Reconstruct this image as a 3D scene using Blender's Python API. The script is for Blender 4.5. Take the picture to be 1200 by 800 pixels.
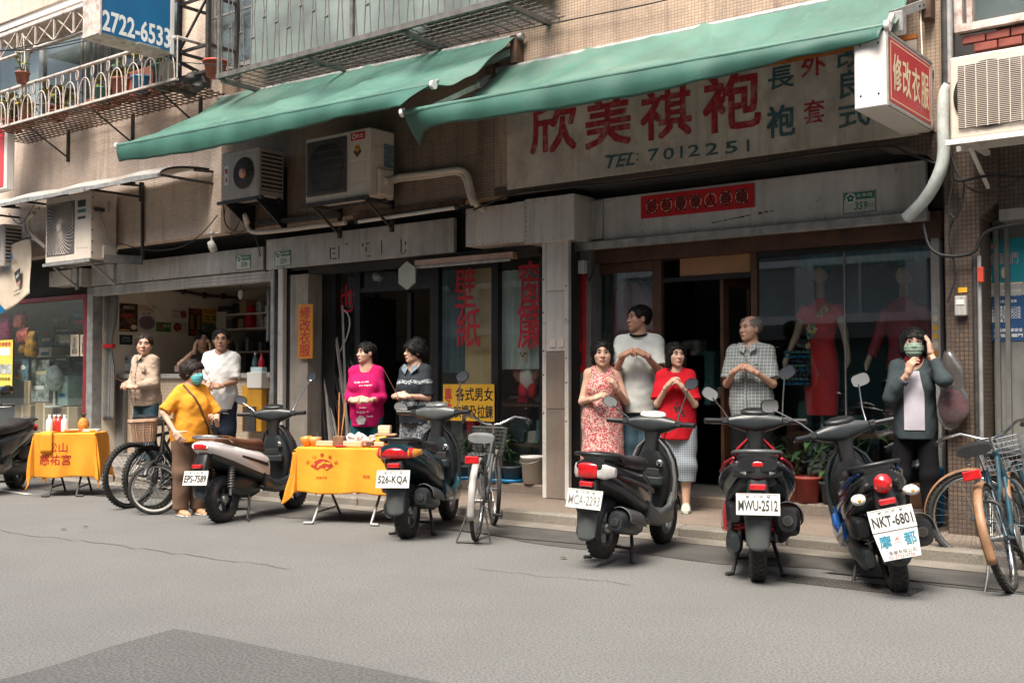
import bpy,math,random
import numpy as np
from mathutils import Vector,Matrix
from mathutils.bvhtree import BVHTree
rnd = random.Random(7)
ORD = 'first second third fourth fifth sixth seventh eighth ninth tenth eleventh twelfth thirteenth fourteenth fifteenth sixteenth seventeenth eighteenth'.split()
for _o in list(bpy.data.objects): bpy.data.objects.remove(_o)
SC = bpy.context.scene
COL = SC.collection
R = math.radians
# ---------------------------------------------------------------- camera, sky, sun, exposure
YAW,PITCH,CAMH,FPX = R(37.752),R(2.115),1.30,1300.0
_c = bpy.data.cameras.new('camera');CAM = bpy.data.objects.new('camera',_c);COL.objects.link(CAM)
CAM.location = (0,0,CAMH);CAM.rotation_euler = (math.pi/2+PITCH,0,YAW)
_c.sensor_width = 36;_c.lens = 36*FPX/1200;_c.clip_start = 0.05;_c.clip_end = 500
SC.camera = CAM
SUN_EL,SUN_AZ = R(60),R(170)          # azimuth from +Y towards +X
W = bpy.data.worlds.new('World');SC.world = W;W.use_nodes = True
_n = W.node_tree.nodes;_l = W.node_tree.links
_bg = _n['Background'];_bg.inputs[1].default_value = 0.125
_sky = _n.new('ShaderNodeTexSky');_sky.sky_type = 'NISHITA';_sky.sun_disc = False
_sky.sun_elevation = SUN_EL;_sky.sun_rotation = SUN_AZ;_sky.air_density = 1.0;_sky.dust_density = 6.0;_sky.ozone_density = 1.0
_hs = _n.new('ShaderNodeHueSaturation');_hs.inputs['Saturation'].default_value = 0.8
_l.new(_sky.outputs[0],_hs.inputs['Color']);_l.new(_hs.outputs[0],_bg.inputs[0])
_s = bpy.data.lights.new('sun','SUN');_s.energy = 2.6;_s.angle = R(28);_s.color = (1.0,0.935,0.83)
SUN = bpy.data.objects.new('sun',_s);COL.objects.link(SUN)
_d = Vector((math.sin(SUN_AZ)*math.cos(SUN_EL),math.cos(SUN_AZ)*math.cos(SUN_EL),math.sin(SUN_EL)))
SUN.rotation_euler = (-_d).to_track_quat('-Z','Y').to_euler()
SC.view_settings.view_transform = 'Standard';SC.view_settings.look = 'None'
SC.view_settings.exposure = 1.22;SC.view_settings.gamma = 1.0
SC.render.engine = 'CYCLES'
SC.cycles.max_bounces = 7;SC.cycles.diffuse_bounces = 3;SC.cycles.glossy_bounces = 3
SC.cycles.transmission_bounces = 4;SC.cycles.transparent_max_bounces = 12
SC.cycles.caustics_reflective = False;SC.cycles.caustics_refractive = False
SC.cycles.use_denoising = True
# ---------------------------------------------------------------- survey: photograph point -> place on a known plane
_F = Vector((-math.sin(YAW)*math.cos(PITCH),math.cos(YAW)*math.cos(PITCH),math.sin(PITCH)))
_R = Vector((math.cos(YAW),math.sin(YAW),0));_U = _R.cross(_F)
def ray(x,y): return _F + _R*((x-600)/FPX) - _U*((y-400)/FPX)
def at(x,y,Y):
 d = ray(x,y);return Vector((d.x*Y/d.y,Y,CAMH+d.z*Y/d.y))
def gd(x,y,z=0.0):
 d = ray(x,y);t = (z-CAMH)/d.z;return Vector((d.x*t,d.y*t,z))
def atX(x,y,X):
 d = ray(x,y);t = X/d.x;return Vector((X,d.y*t,CAMH+d.z*t))
# ---------------------------------------------------------------- materials
MATS = {}
def mat(name,col,rough=0.6,metal=0.0,var=0.12,scale=6.0,bump=0.0,bscale=80.0,dirt=0.0,dirtcol=(0.05,0.045,0.04),streak=0.0,spec=None,trans=0.0,alpha=1.0,coat=0.0,emit=0.0,grain=0.0,gs=22,sheen=0.0,rvar=0.1,subsurf=0.0):
 if name in MATS: return MATS[name]
 m = bpy.data.materials.new(name);m.use_nodes = True;MATS[name] = m
 nt = m.node_tree;N = nt.nodes;L = nt.links;b = N['Principled BSDF']
 tc = N.new('ShaderNodeTexCoord');vec = tc.outputs['Object']
 def noise(s,det=4,v=None,rg=0.55):
  n = N.new('ShaderNodeTexNoise');n.inputs['Scale'].default_value = s;n.inputs['Detail'].default_value = det;n.inputs['Roughness'].default_value = rg
  L.new(v or vec,n.inputs['Vector']);return n.outputs['Fac']
 def ramp(x,a,c):
  r = N.new('ShaderNodeMapRange');r.inputs[1].default_value = a;r.inputs[2].default_value = c;L.new(x,r.inputs[0]);return r.outputs[0]
 def mix(fac,a,c):
  x = N.new('ShaderNodeMix');x.data_type = 'RGBA'
  if isinstance(fac,float): x.inputs[0].default_value = fac
  else: L.new(fac,x.inputs[0])
  for i,q in ((6,a),(7,c)):
   if isinstance(q,(tuple,list)): x.inputs[i].default_value = (*q[:3],1)
   else: L.new(q,x.inputs[i])
  return x.outputs[2]
 c = col
 if var > 0:
  lo = tuple(max(0,q*(1-var*1.6)) for q in col);hi = tuple(min(1,q*(1+var)) for q in col)
  c = mix(ramp(noise(scale),0.3,0.7),lo,hi)
 if grain > 0:
  g = tuple(q*(1-grain) for q in col)
  c = mix(ramp(noise(scale*gs,2),0.42,0.60),c,g)
 if streak > 0:
  mp = N.new('ShaderNodeMapping');mp.inputs['Scale'].default_value = (9,9,0.7);L.new(vec,mp.inputs['Vector'])
  f = ramp(noise(1.5,5,mp.outputs[0],0.65),0.5,0.78)
  mm = N.new('ShaderNodeMath');mm.operation = 'MULTIPLY';mm.inputs[1].default_value = streak;L.new(f,mm.inputs[0])
  c = mix(mm.outputs[0],c,dirtcol)
 if dirt > 0:
  f = ramp(noise(scale*0.45,6,None,0.7),0.5,0.72)
  mm = N.new('ShaderNodeMath');mm.operation = 'MULTIPLY';mm.inputs[1].default_value = dirt;L.new(f,mm.inputs[0])
  c = mix(mm.outputs[0],c,dirtcol)
 if isinstance(c,tuple): b.inputs['Base Color'].default_value = (*c[:3],1)
 else: L.new(c,b.inputs['Base Color'])
 b.inputs['Roughness'].default_value = rough;b.inputs['Metallic'].default_value = metal
 if rvar > 0 and var > 0:
  r = N.new('ShaderNodeMapRange');r.inputs[3].default_value = max(0.03,rough-rvar);r.inputs[4].default_value = min(1,rough+rvar)
  L.new(noise(scale*2.3,5),r.inputs[0]);L.new(r.outputs[0],b.inputs['Roughness'])
 if spec is not None: b.inputs['Specular IOR Level'].default_value = spec
 if trans: b.inputs['Transmission Weight'].default_value = trans
 if coat: b.inputs['Coat Weight'].default_value = coat;b.inputs['Coat Roughness'].default_value = 0.06
 if sheen: b.inputs['Sheen Weight'].default_value = sheen
 if subsurf: b.inputs['Subsurface Weight'].default_value = subsurf;b.inputs['Subsurface Radius'].default_value = (0.02,0.008,0.004)
 if alpha < 1: b.inputs['Alpha'].default_value = alpha
 if emit:
  b.inputs['Emission Color'].default_value = (*col[:3],1);b.inputs['Emission Strength'].default_value = emit
 if bump > 0:
  bp = N.new('ShaderNodeBump');bp.inputs['Strength'].default_value = bump;bp.inputs['Distance'].default_value = 0.01
  L.new(noise(bscale,4),bp.inputs['Height']);L.new(bp.outputs[0],b.inputs['Normal'])
 m['_c'] = 0
 return m
def glass(name,tint=(0.9,0.96,0.95),refl=1.0,rough=0.0,body=0.0,bodycol=(0.1,0.13,0.13)):
 """thin pane: mirror by Fresnel over a tinted clear pane, with a little dust"""
 if name in MATS: return MATS[name]
 m = bpy.data.materials.new(name);m.use_nodes = True;MATS[name] = m
 nt = m.node_tree;N = nt.nodes;L = nt.links;N.clear()
 out = N.new('ShaderNodeOutputMaterial');tr = N.new('ShaderNodeBsdfTransparent');tr.inputs[0].default_value = (*tint,1)
 gl = N.new('ShaderNodeBsdfGlossy');gl.inputs['Roughness'].default_value = rough;gl.inputs['Color'].default_value = (1,1,1,1)
 fr = N.new('ShaderNodeLayerWeight');fr.inputs[0].default_value = 0.5                 # Schlick, the same from both sides
 pw = N.new('ShaderNodeMath');pw.operation = 'POWER';pw.inputs[1].default_value = 5;L.new(fr.outputs['Facing'],pw.inputs[0])
 mu = N.new('ShaderNodeMath');mu.operation = 'MULTIPLY_ADD';mu.inputs[1].default_value = .96*refl;mu.inputs[2].default_value = .04*refl;mu.use_clamp = True;L.new(pw.outputs[0],mu.inputs[0])
 mx = N.new('ShaderNodeMixShader');L.new(mu.outputs[0],mx.inputs[0])
 base = tr.outputs[0]
 if body:
  df = N.new('ShaderNodeBsdfDiffuse');df.inputs[0].default_value = (*bodycol,1)
  tc = N.new('ShaderNodeTexCoord');nz = N.new('ShaderNodeTexNoise');nz.inputs['Scale'].default_value = 2.5;nz.inputs['Detail'].default_value = 6;L.new(tc.outputs['Object'],nz.inputs['Vector'])
  mr = N.new('ShaderNodeMapRange');mr.inputs[1].default_value = 0.3;mr.inputs[2].default_value = 0.8;mr.inputs[3].default_value = body*0.4;mr.inputs[4].default_value = body*1.4;L.new(nz.outputs[0],mr.inputs[0])
  m2 = N.new('ShaderNodeMixShader');L.new(mr.outputs[0],m2.inputs[0]);L.new(tr.outputs[0],m2.inputs[1]);L.new(df.outputs[0],m2.inputs[2]);base = m2.outputs[0]
 L.new(base,mx.inputs[1]);L.new(gl.outputs[0],mx.inputs[2]);L.new(mx.outputs[0],out.inputs[0])
 return m
def tiles(name,c1,c2,mortar,w,h,off=0.5,msize=0.0025,dirt=0.5,vertical_axis='z',streak=0.35,rough=0.5,axis=None):
 """small mosaic wall tiles (a few pixels each in the photograph)"""
 if name in MATS: return MATS[name]
 m = bpy.data.materials.new(name);m.use_nodes = True;MATS[name] = m
 nt = m.node_tree;N = nt.nodes;L = nt.links;b = N['Principled BSDF']
 ge = N.new('ShaderNodeNewGeometry');sx = N.new('ShaderNodeSeparateXYZ');L.new(ge.outputs['Position'],sx.inputs[0])
 ad = N.new('ShaderNodeMath');ad.operation = 'ADD';L.new(sx.outputs['X'],ad.inputs[0]);L.new(sx.outputs['Y'],ad.inputs[1])
 cx = N.new('ShaderNodeCombineXYZ');L.new(ad.outputs[0],cx.inputs[0]);L.new(sx.outputs['Z'],cx.inputs[1])
 br = N.new('ShaderNodeTexBrick');L.new(cx.outputs[0],br.inputs['Vector'])
 br.offset = off;br.inputs['Scale'].default_value = 1.0;br.inputs['Brick Width'].default_value = w;br.inputs['Row Height'].default_value = h
 br.inputs['Mortar Size'].default_value = msize;br.inputs['Mortar Smooth'].default_value = 0.2
 br.inputs['Color1'].default_value = (*c1,1);br.inputs['Color2'].default_value = (*c2,1);br.inputs['Mortar'].default_value = (*mortar,1)
 def noise(s,v,det=5,rg=0.6):
  n = N.new('ShaderNodeTexNoise');n.inputs['Scale'].default_value = s;n.inputs['Detail'].default_value = det;n.inputs['Roughness'].default_value = rg;L.new(v,n.inputs['Vector']);return n.outputs[0]
 def mr(x,a,c,d=0.0,e=1.0):
  r = N.new('ShaderNodeMapRange');r.inputs[1].default_value = a;r.inputs[2].default_value = c;r.inputs[3].default_value = d;r.inputs[4].default_value = e;L.new(x,r.inputs[0]);return r.outputs[0]
 def mix(fac,a,c,bt='MIX'):
  x = N.new('ShaderNodeMix');x.data_type = 'RGBA';x.blend_type = bt;L.new(fac,x.inputs[0]);L.new(a,x.inputs[6])
  if isinstance(c,tuple): x.inputs[7].default_value = (*c,1)
  else: L.new(c,x.inputs[7])
  return x.outputs[2]
 c = mix(mr(noise(1.3,ge.outputs['Position']),0.42,0.75,0,dirt),br.outputs['Color'],tuple(q*0.35 for q in c1))
 mp = N.new('ShaderNodeMapping');mp.inputs['Scale'].default_value = (5,5,0.5);L.new(ge.outputs['Position'],mp.inputs['Vector'])
 c = mix(mr(noise(1.4,mp.outputs[0]),0.5,0.8,0,streak),c,(0.05,0.045,0.04))
 L.new(c,b.inputs['Base Color']);b.inputs['Roughness'].default_value = rough
 bp = N.new('ShaderNodeBump');bp.inputs['Strength'].default_value = 0.5;bp.inputs['Distance'].default_value = 0.004;bp.invert = True
 L.new(br.outputs['Fac'],bp.inputs['Height']);L.new(bp.outputs[0],b.inputs['Normal'])
 return m
# ---------------------------------------------------------------- objects
def thing(name,label,cat,loc=(0,0,0),rotz=0.0,group=None):
 o = bpy.data.objects.new(name,None);COL.objects.link(o);o.empty_display_size = 0.1
 o.location = loc;o.rotation_euler = (0,0,rotz);o['label'] = label;o['category'] = cat
 if group: o['group'] = group
 return o
def tag(o,label=None,cat=None,group=None,kind=None):
 if label: o['label'] = label
 if cat: o['category'] = cat
 if group: o['group'] = group
 if kind: o['kind'] = kind
 return o
def rootloc(p):
 v = Vector((0,0,0))
 while p is not None: v = v+p.location;p = p.parent
 return v
def link(name,me,m,parent=None,world=True,label=None,kind=None):
 """one mesh object; vertices are given in world axes (world=True) or in the parent thing's own axes, and recentred on the part"""
 n = len(me.vertices)
 if n:
  co = np.empty(n*3,np.float32);me.vertices.foreach_get('co',co);co = co.reshape(-1,3)
  c = (co.min(0)+co.max(0))/2
  if parent is None: c[2] = co[:,2].min()
  me.vertices.foreach_set('co',(co-c).ravel());me.update()
 else: c = np.zeros(3)
 o = bpy.data.objects.new(name,me);COL.objects.link(o)
 if m is not None and len(me.materials) == 0: me.materials.append(m)
 o.location = Vector([float(q) for q in c])
 if parent is not None:
  o.parent = parent
  if world: o.location = o.location-rootloc(parent)
  else:                                   # local axes of the top thing: take off the parents below it
   q = parent
   while q.parent is not None: o.location = o.location-q.location;q = q.parent
 if label: o['label'] = label
 if kind: o['kind'] = kind
 return o
def copy_tree(o,parent=None):
 c = o.copy();COL.objects.link(c)
 if parent is not None: c.parent = parent
 for ch in list(o.children): copy_tree(ch,c)
 return c
class MB:
 def __init__(s,M=None): s.v = [];s.f = [];s.sm = [];s.M = M
 def add(s,vs,fs,smooth=False):
  b = len(s.v)
  s.v.extend([tuple(s.M @ Vector(q)) for q in vs] if s.M is not None else [tuple(q) for q in vs])
  for f in fs: s.f.append([i+b for i in f]);s.sm.append(smooth)
  return s
 def box(s,x0,x1,y0,y1,z0,z1,bev=0.0,T=None):
  x0,x1 = min(x0,x1),max(x0,x1);y0,y1 = min(y0,y1),max(y0,y1);z0,z1 = min(z0,z1),max(z0,z1)
  if bev <= 0:
   vs = [(x,y,z) for x in (x0,x1) for y in (y0,y1) for z in (z0,z1)]
   fs = [(0,1,3,2),(4,6,7,5),(0,4,5,1),(2,3,7,6),(0,2,6,4),(1,5,7,3)]
  else:
   b = min(bev,(x1-x0)*.49,(y1-y0)*.49,(z1-z0)*.49);vs = [];idx = {}
   for i,(x,sx) in enumerate(((x0,1),(x1,-1))):
    for j,(y,sy) in enumerate(((y0,1),(y1,-1))):
     for k,(z,sz) in enumerate(((z0,1),(z1,-1))):
      for a,q in enumerate(((x,y+sy*b,z+sz*b),(x+sx*b,y,z+sz*b),(x+sx*b,y+sy*b,z))):
       idx[i,j,k,a] = len(vs);vs.append(q)
   fs = []
   for i in (0,1): fs.append([idx[i,j,k,0] for j,k in ((0,0),(0,1),(1,1),(1,0))])
   for j in (0,1): fs.append([idx[i,j,k,1] for i,k in ((0,0),(1,0),(1,1),(0,1))])
   for k in (0,1): fs.append([idx[i,j,k,2] for i,j in ((0,0),(0,1),(1,1),(1,0))])
   for i in (0,1):
    for j in (0,1): fs.append([idx[i,j,0,0],idx[i,j,1,0],idx[i,j,1,1],idx[i,j,0,1]])
   for i in (0,1):
    for k in (0,1): fs.append([idx[i,0,k,0],idx[i,1,k,0],idx[i,1,k,2],idx[i,0,k,2]])
   for j in (0,1):
    for k in (0,1): fs.append([idx[0,j,k,1],idx[1,j,k,1],idx[1,j,k,2],idx[0,j,k,2]])
   for i in (0,1):
    for j in (0,1):
     for k in (0,1): fs.append([idx[i,j,k,a] for a in range(3)])
  if T is not None: vs = [T @ Vector(q) for q in vs]
  return s.add(vs,fs)
 def obox(s,c,size,T=None,bev=0.0):
  h = [q/2 for q in size];M = Matrix.Translation(c) @ (T.to_4x4() if T is not None else Matrix())
  return s.box(-h[0],h[0],-h[1],h[1],-h[2],h[2],bev,M)
 def tube(s,pts,r,n=8,closed=False,cap=True):
  P = [Vector(p) for p in pts];k = len(P)
  rr = r if isinstance(r,(list,tuple)) else [r]*k
  up = None;vs = []
  for i,p in enumerate(P):
   if closed: t = P[(i+1) % k]-P[i-1]
   else: t = P[min(i+1,k-1)]-P[max(i-1,0)]
   if t.length < 1e-9: t = Vector((0,0,1))
   t.normalize()
   if up is None:
    up = Vector((0,0,1)) if abs(t.z) < 0.9 else Vector((1,0,0))
   a = t.cross(up)
   if a.length < 1e-6: a = t.orthogonal()
   a.normalize();b = a.cross(t);up = b
   for j in range(n):
    q = 2*math.pi*j/n;vs.append(p+(a*math.cos(q)+b*math.sin(q))*rr[i])
  fs = []
  for i in range(k if closed else k-1):
   for j in range(n):
    fs.append((i*n+j,i*n+(j+1) % n,((i+1) % k)*n+(j+1) % n,((i+1) % k)*n+j))
  s.add(vs,fs,n > 4)
  if cap and not closed: s.add(vs[:n],[list(range(n))[::-1]]);s.add(vs[-n:],[list(range(n))])
  return s
 def bar(s,a,b,w,h=None):                 # rectangular bar
  a,b = Vector(a),Vector(b);h = h or w;t = b-a;L = t.length;T = t.to_track_quat('Z','Y').to_matrix()
  return s.obox((a+b)/2,(w,h,L),T)
 def lathe(s,prof,n=20,T=None,smooth=True,ang=2*math.pi):
  full = abs(ang-2*math.pi) < 1e-6;m = n if full else n+1
  vs = []
  for r,z in prof:
   for j in range(m):
    a = ang*j/n;vs.append((r*math.cos(a),r*math.sin(a),z))
  fs = []
  for i in range(len(prof)-1):
   for j in range(n):
    fs.append((i*m+j,i*m+(j+1) % m,(i+1)*m+(j+1) % m,(i+1)*m+j))
  if T is not None: vs = [T @ Vector(v) for v in vs]
  return s.add(vs,fs,smooth)
 def loft(s,rings,smooth=True,caps=True,closed=True):
  k = len(rings[0]);vs = [q for rg in rings for q in rg];fs = []
  for i in range(len(rings)-1):
   for j in range(k if closed else k-1): fs.append((i*k+j,i*k+(j+1) % k,(i+1)*k+(j+1) % k,(i+1)*k+j))
  s.add(vs,fs,smooth)
  if caps and closed: s.add(rings[0],[list(range(k))[::-1]]);s.add(rings[-1],[list(range(k))])
  return s
 def sections(s,secs,n=20,e=2.6,smooth=True,axis='y',T=None):
  """secs: (t, cx, cz, hw, hup, hdown[, e]) rounded-box rings along y"""
  rings = []
  for q in secs:
   t,cx,cz,hw,hu,hd = q[:6];ee = q[6] if len(q) > 6 else e;rg = []
   for j in range(n):
    a = 2*math.pi*j/n;ca,sa = math.cos(a),math.sin(a)
    x = math.copysign(abs(ca)**(2/ee),ca)*hw;z = math.copysign(abs(sa)**(2/ee),sa)*(hu if sa > 0 else hd)
    v = Vector((cx+x,t,cz+z))
    if axis == 'z': v = Vector((cx+x,cz+z,t))
    if axis == 'x': v = Vector((t,cx+x,cz+z))
    rg.append(T @ v if T is not None else v)
   rings.append(rg)
  return s.loft(rings,smooth)
 def ell(s,c,r,n=14,m=9,T=None):
  if not isinstance(r,(tuple,list)): r = (r,r,r)
  prof = [(math.sin(math.pi*i/m),-math.cos(math.pi*i/m)) for i in range(m+1)]
  M = Matrix.Translation(c) @ (T.to_4x4() if T is not None else Matrix()) @ Matrix.Diagonal((*r,1))
  prof[0] = (1e-4,-1);prof[-1] = (1e-4,1)
  return s.lathe(prof,n,M)
 def grid(s,fn,nu,nv,smooth=True,thick=0.0):
  P = [[Vector(fn(i/nu,j/nv)) for j in range(nv+1)] for i in range(nu+1)]
  vs = [p for row in P for p in row];w = nv+1
  fs = [(i*w+j,(i+1)*w+j,(i+1)*w+j+1,i*w+j+1) for i in range(nu) for j in range(nv)]
  if not thick: return s.add(vs,fs,smooth)
  nr = [Vector((0,0,0)) for _ in vs]
  for f in fs:
   q = (vs[f[1]]-vs[f[0]]).cross(vs[f[3]]-vs[f[0]])
   for i in f: nr[i] = nr[i]+q
  bk = [v-(q.normalized()*thick if q.length > 0 else Vector((0,0,0))) for v,q in zip(vs,nr)];n = len(vs)
  fs2 = [tuple(n+i for i in f[::-1]) for f in fs]
  edge = []
  for i in range(nu): edge += [((i+1)*w,i*w),(i*w+nv,(i+1)*w+nv)]
  for j in range(nv): edge += [(j,j+1),(nu*w+j+1,nu*w+j)]
  return s.add(vs+bk,fs+fs2+[(a,b,n+b,n+a) for a,b in edge],smooth)
 def quad(s,a,b,c,d): return s.add([a,b,c,d],[(0,1,2,3)])
 def prism(s,poly,d,T=None,smooth=False):  # poly in local xy, extruded along local z by d
  n = len(poly);vs = [Vector((x,y,0)) for x,y in poly]+[Vector((x,y,d)) for x,y in poly]
  if T is not None: vs = [T @ v for v in vs]
  s.add(vs,[list(range(n))[::-1],list(range(n,2*n))])
  return s.add(vs,[(i,(i+1) % n,n+(i+1) % n,n+i) for i in range(n)],smooth)
 def mesh(s,name):
  me = bpy.data.meshes.new(name);me.from_pydata(s.v,[],s.f)
  me.polygons.foreach_set('use_smooth',s.sm);me.update();return me
 def build(s,name,m,parent=None,world=True,label=None,kind=None):
  return link(name,s.mesh(name),m,parent,world,label,kind)
 def top(s,name,m,label=None,cat=None,group=None,kind=None):
  return tag(s.build(name,m),label,cat,group,kind)
def basis(o,ex,ey,ez=None):
 ex = Vector(ex).normalized();ey = Vector(ey);ez = Vector(ez).normalized() if ez else ex.cross(ey).normalized();ey = ez.cross(ex).normalized()
 M = Matrix((ex,ey,ez)).transposed().to_4x4();M.translation = Vector(o);return M
def text_mesh(body,w=None,h=None,bold=0.0,res=2,spacing=1.0,shear=0.0,depth=0.0):
 """lettering as a flat mesh in local xy, centred, fitted to width w and height h"""
 cu = bpy.data.curves.new('lettering','FONT');cu.body = body;cj = any(ord(c) > 0x2e80 for c in body);b2 = bold*.8 if cj else max(0,bold-.014);cu.offset = 0 if cj else min(bold,.014);cu.resolution_u = res;cu.space_character = spacing;cu.shear = shear;cu.space_line = 0.95
 if '\n' in body: cu.align_x = 'CENTER'
 o = bpy.data.objects.new('lettering',cu);COL.objects.link(o)
 me = bpy.data.meshes.new_from_object(o.evaluated_get(bpy.context.evaluated_depsgraph_get()))
 bpy.data.objects.remove(o);bpy.data.curves.remove(cu)
 n = len(me.vertices);co = np.empty(n*3,np.float32);me.vertices.foreach_get('co',co);co = co.reshape(-1,3)
 lo,hi = co.min(0),co.max(0);co -= (lo+hi)/2;s = hi-lo
 if w and h: co[:,0] *= w/s[0];co[:,1] *= h/s[1]
 elif w: co[:,:2] *= w/s[0]
 elif h: co[:,:2] *= h/s[1]
 me.vertices.foreach_set('co',co.ravel());me.update()
 if b2 > 0:                                   # heavier strokes: the same letters laid again, shifted by less than a stroke
  nl = body.count('\n')+1;q = b2*.55*((h/nl) if h else (w/max(1,len(body)/nl)));P = [v.co.copy() for v in me.vertices];F = [list(f.vertices) for f in me.polygons];n0 = len(P);V = [];G = []
  for k,(dx,dy) in enumerate(((-1,-1),(1,-1),(-1,1),(1,1))): V += [p+Vector((dx*q,dy*q,.0002*k)) for p in P];G += [[i+k*n0 for i in f] for f in F]
  me = bpy.data.meshes.new('lettering');me.from_pydata(V,[],G);me.update()
 return me
def lettering(body,M,m,parent,w=None,h=None,world=True,onto=None,name='lettering',**k):
 """flat print laid on a surface: M maps local xy to the face; onto = BVH to wrap it on a curved surface along -z"""
 me = text_mesh(body,w,h,**k);n = len(me.vertices)
 for v in me.vertices:
  p = M @ v.co
  if onto is not None:
   d = -(M.to_3x3() @ Vector((0,0,1))).normalized();hit = onto.ray_cast(p-d*0.3,d,0.8)
   if hit[0] is not None: p = hit[0]-d*0.003
  v.co = p
 me.update()
 return link(name,me,m,parent,world)
# ---------------------------------------------------------------- implicit surfaces for bodies and clothes
class Vol:
 def __init__(s,lo,hi,vx):
  s.lo = np.array(lo,float);s.vx = vx;n = [int(math.ceil((hi[i]-lo[i])/vx))+2 for i in range(3)]
  s.d = np.full(n,0.5,np.float32);s.ax = [(s.lo[i]+vx*np.arange(n[i])).astype(np.float32) for i in range(3)]
 def _w(s,lo,hi):
  sl = []
  for i in range(3):
   a = int(max(0,math.floor((lo[i]-s.lo[i])/s.vx)));b = int(min(len(s.ax[i]),math.ceil((hi[i]-s.lo[i])/s.vx)+1));sl.append(slice(a,max(a,b)))
  return tuple(sl),(s.ax[0][sl[0]][:,None,None],s.ax[1][sl[1]][None,:,None],s.ax[2][sl[2]][None,None,:])
 def op(s,fn,lo,hi,k=0.0,sub=False):
  g = k+3*s.vx;sl,P = s._w([q-g for q in lo],[q+g for q in hi])
  cur = s.d[sl]
  if cur.size == 0: return
  d = fn(*P)
  if sub:
   d = -d
   if k > 0: h = np.maximum(k-np.abs(cur-d),0)/k;s.d[sl] = np.maximum(cur,d)+h*h*k*0.25
   else: s.d[sl] = np.maximum(cur,d)
  else:
   if k > 0: h = np.maximum(k-np.abs(cur-d),0)/k;s.d[sl] = np.minimum(cur,d)-h*h*k*0.25
   else: s.d[sl] = np.minimum(cur,d)
 def cap(s,a,b,ra,rb,k=0.0,sub=False,flat=False):
  a = np.array(a,float);b = np.array(b,float);ba = b-a;l2 = float(ba @ ba)+1e-9;rm = max(ra,rb)
  def fn(X,Y,Z):
   x,y,z = X-a[0],Y-a[1],Z-a[2];t = (x*ba[0]+y*ba[1]+z*ba[2])/l2;tc = np.clip(t,0,1)
   d = np.sqrt((x-ba[0]*tc)**2+(y-ba[1]*tc)**2+(z-ba[2]*tc)**2)-(ra+(rb-ra)*tc)
   if flat: d = np.maximum(d,(t-1)*math.sqrt(l2))
   return d
  s.op(fn,np.minimum(a,b)-rm,np.maximum(a,b)+rm,k,sub)
 def ell(s,c,r,M=None,k=0.0,sub=False):
  c = np.array(c,float);r = np.array(r,float);m = np.array(M) if M is not None else np.eye(3)   # columns = axes
  ext = np.sqrt(((m*r)**2).sum(1))
  def fn(X,Y,Z):
   x,y,z = X-c[0],Y-c[1],Z-c[2];q = [(x*m[0,i]+y*m[1,i]+z*m[2,i]) for i in range(3)]
   k0 = np.sqrt((q[0]/r[0])**2+(q[1]/r[1])**2+(q[2]/r[2])**2);k1 = np.sqrt((q[0]/r[0]**2)**2+(q[1]/r[1]**2)**2+(q[2]/r[2]**2)**2)+1e-6
   return k0*(k0-1)/k1
  s.op(fn,c-ext,c+ext,k,sub)
 def rbox(s,c,h,rad,M=None,k=0.0,sub=False):
  c = np.array(c,float);h = np.array(h,float);m = np.array(M) if M is not None else np.eye(3);ext = (np.abs(m)*h).sum(1)
  def fn(X,Y,Z):
   x,y,z = X-c[0],Y-c[1],Z-c[2];q = [np.abs(x*m[0,i]+y*m[1,i]+z*m[2,i])-(h[i]-rad) for i in range(3)]
   o = np.sqrt(sum(np.maximum(t,0)**2 for t in q));return o+np.minimum(np.maximum(np.maximum(q[0],q[1]),q[2]),0)-rad
  s.op(fn,c-ext,c+ext,k,sub)
 def cut(s,p,n):                           # keep the side n points away from
  X,Y,Z = s.ax[0][:,None,None],s.ax[1][None,:,None],s.ax[2][None,None,:]
  s.d = np.maximum(s.d,(X-p[0])*n[0]+(Y-p[1])*n[1]+(Z-p[2])*n[2]).astype(np.float32)
 def noise(s,amp,f,seed=0,dirs=None,n=5):
  g = np.random.RandomState(seed);X,Y,Z = s.ax[0][:,None,None],s.ax[1][None,:,None],s.ax[2][None,None,:]
  acc = 0
  for i in range(n):
   v = g.normal(size=3)
   if dirs is not None: v = v*np.array(dirs)
   v = v/np.linalg.norm(v)*f*g.uniform(0.6,1.5);w = g.normal(size=3)*f*0.5
   acc = acc+np.sin(X*v[0]+Y*v[1]+Z*v[2]+g.uniform(0,6.28)+1.2*np.sin(X*w[0]+Y*w[1]+Z*w[2]))
  s.d += (amp/math.sqrt(n)*acc).astype(np.float32)
 def surf(s,smooth=1):
  d = s.d;ins = d < 0;nx,ny,nz = d.shape
  c = [ins[i:nx-1+i,j:ny-1+j,k:nz-1+k] for i in (0,1) for j in (0,1) for k in (0,1)]
  cnt = sum(q.astype(np.int8) for q in c);act = (cnt > 0) & (cnt < 8);ids = np.argwhere(act)
  if len(ids) == 0: return np.zeros((0,3)),np.zeros((0,4),int)
  lut = -np.ones(act.shape,np.int64);lut[act] = np.arange(len(ids))
  off = np.array([(i,j,k) for i in (0,1) for j in (0,1) for k in (0,1)])
  vals = np.stack([d[ids[:,0]+o[0],ids[:,1]+o[1],ids[:,2]+o[2]] for o in off],1)
  acc = np.zeros((len(ids),3));num = np.zeros(len(ids))
  for a in range(8):
   for b in range(a+1,8):
    if np.abs(off[a]-off[b]).sum() != 1: continue
    va,vb = vals[:,a],vals[:,b];m = (va < 0) != (vb < 0);t = np.where(m,va/(va-vb+1e-12),0)
    acc += m[:,None]*(off[a]+t[:,None]*(off[b]-off[a]));num += m
  V = s.lo+s.vx*(ids+acc/num[:,None]);Q = []
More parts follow.
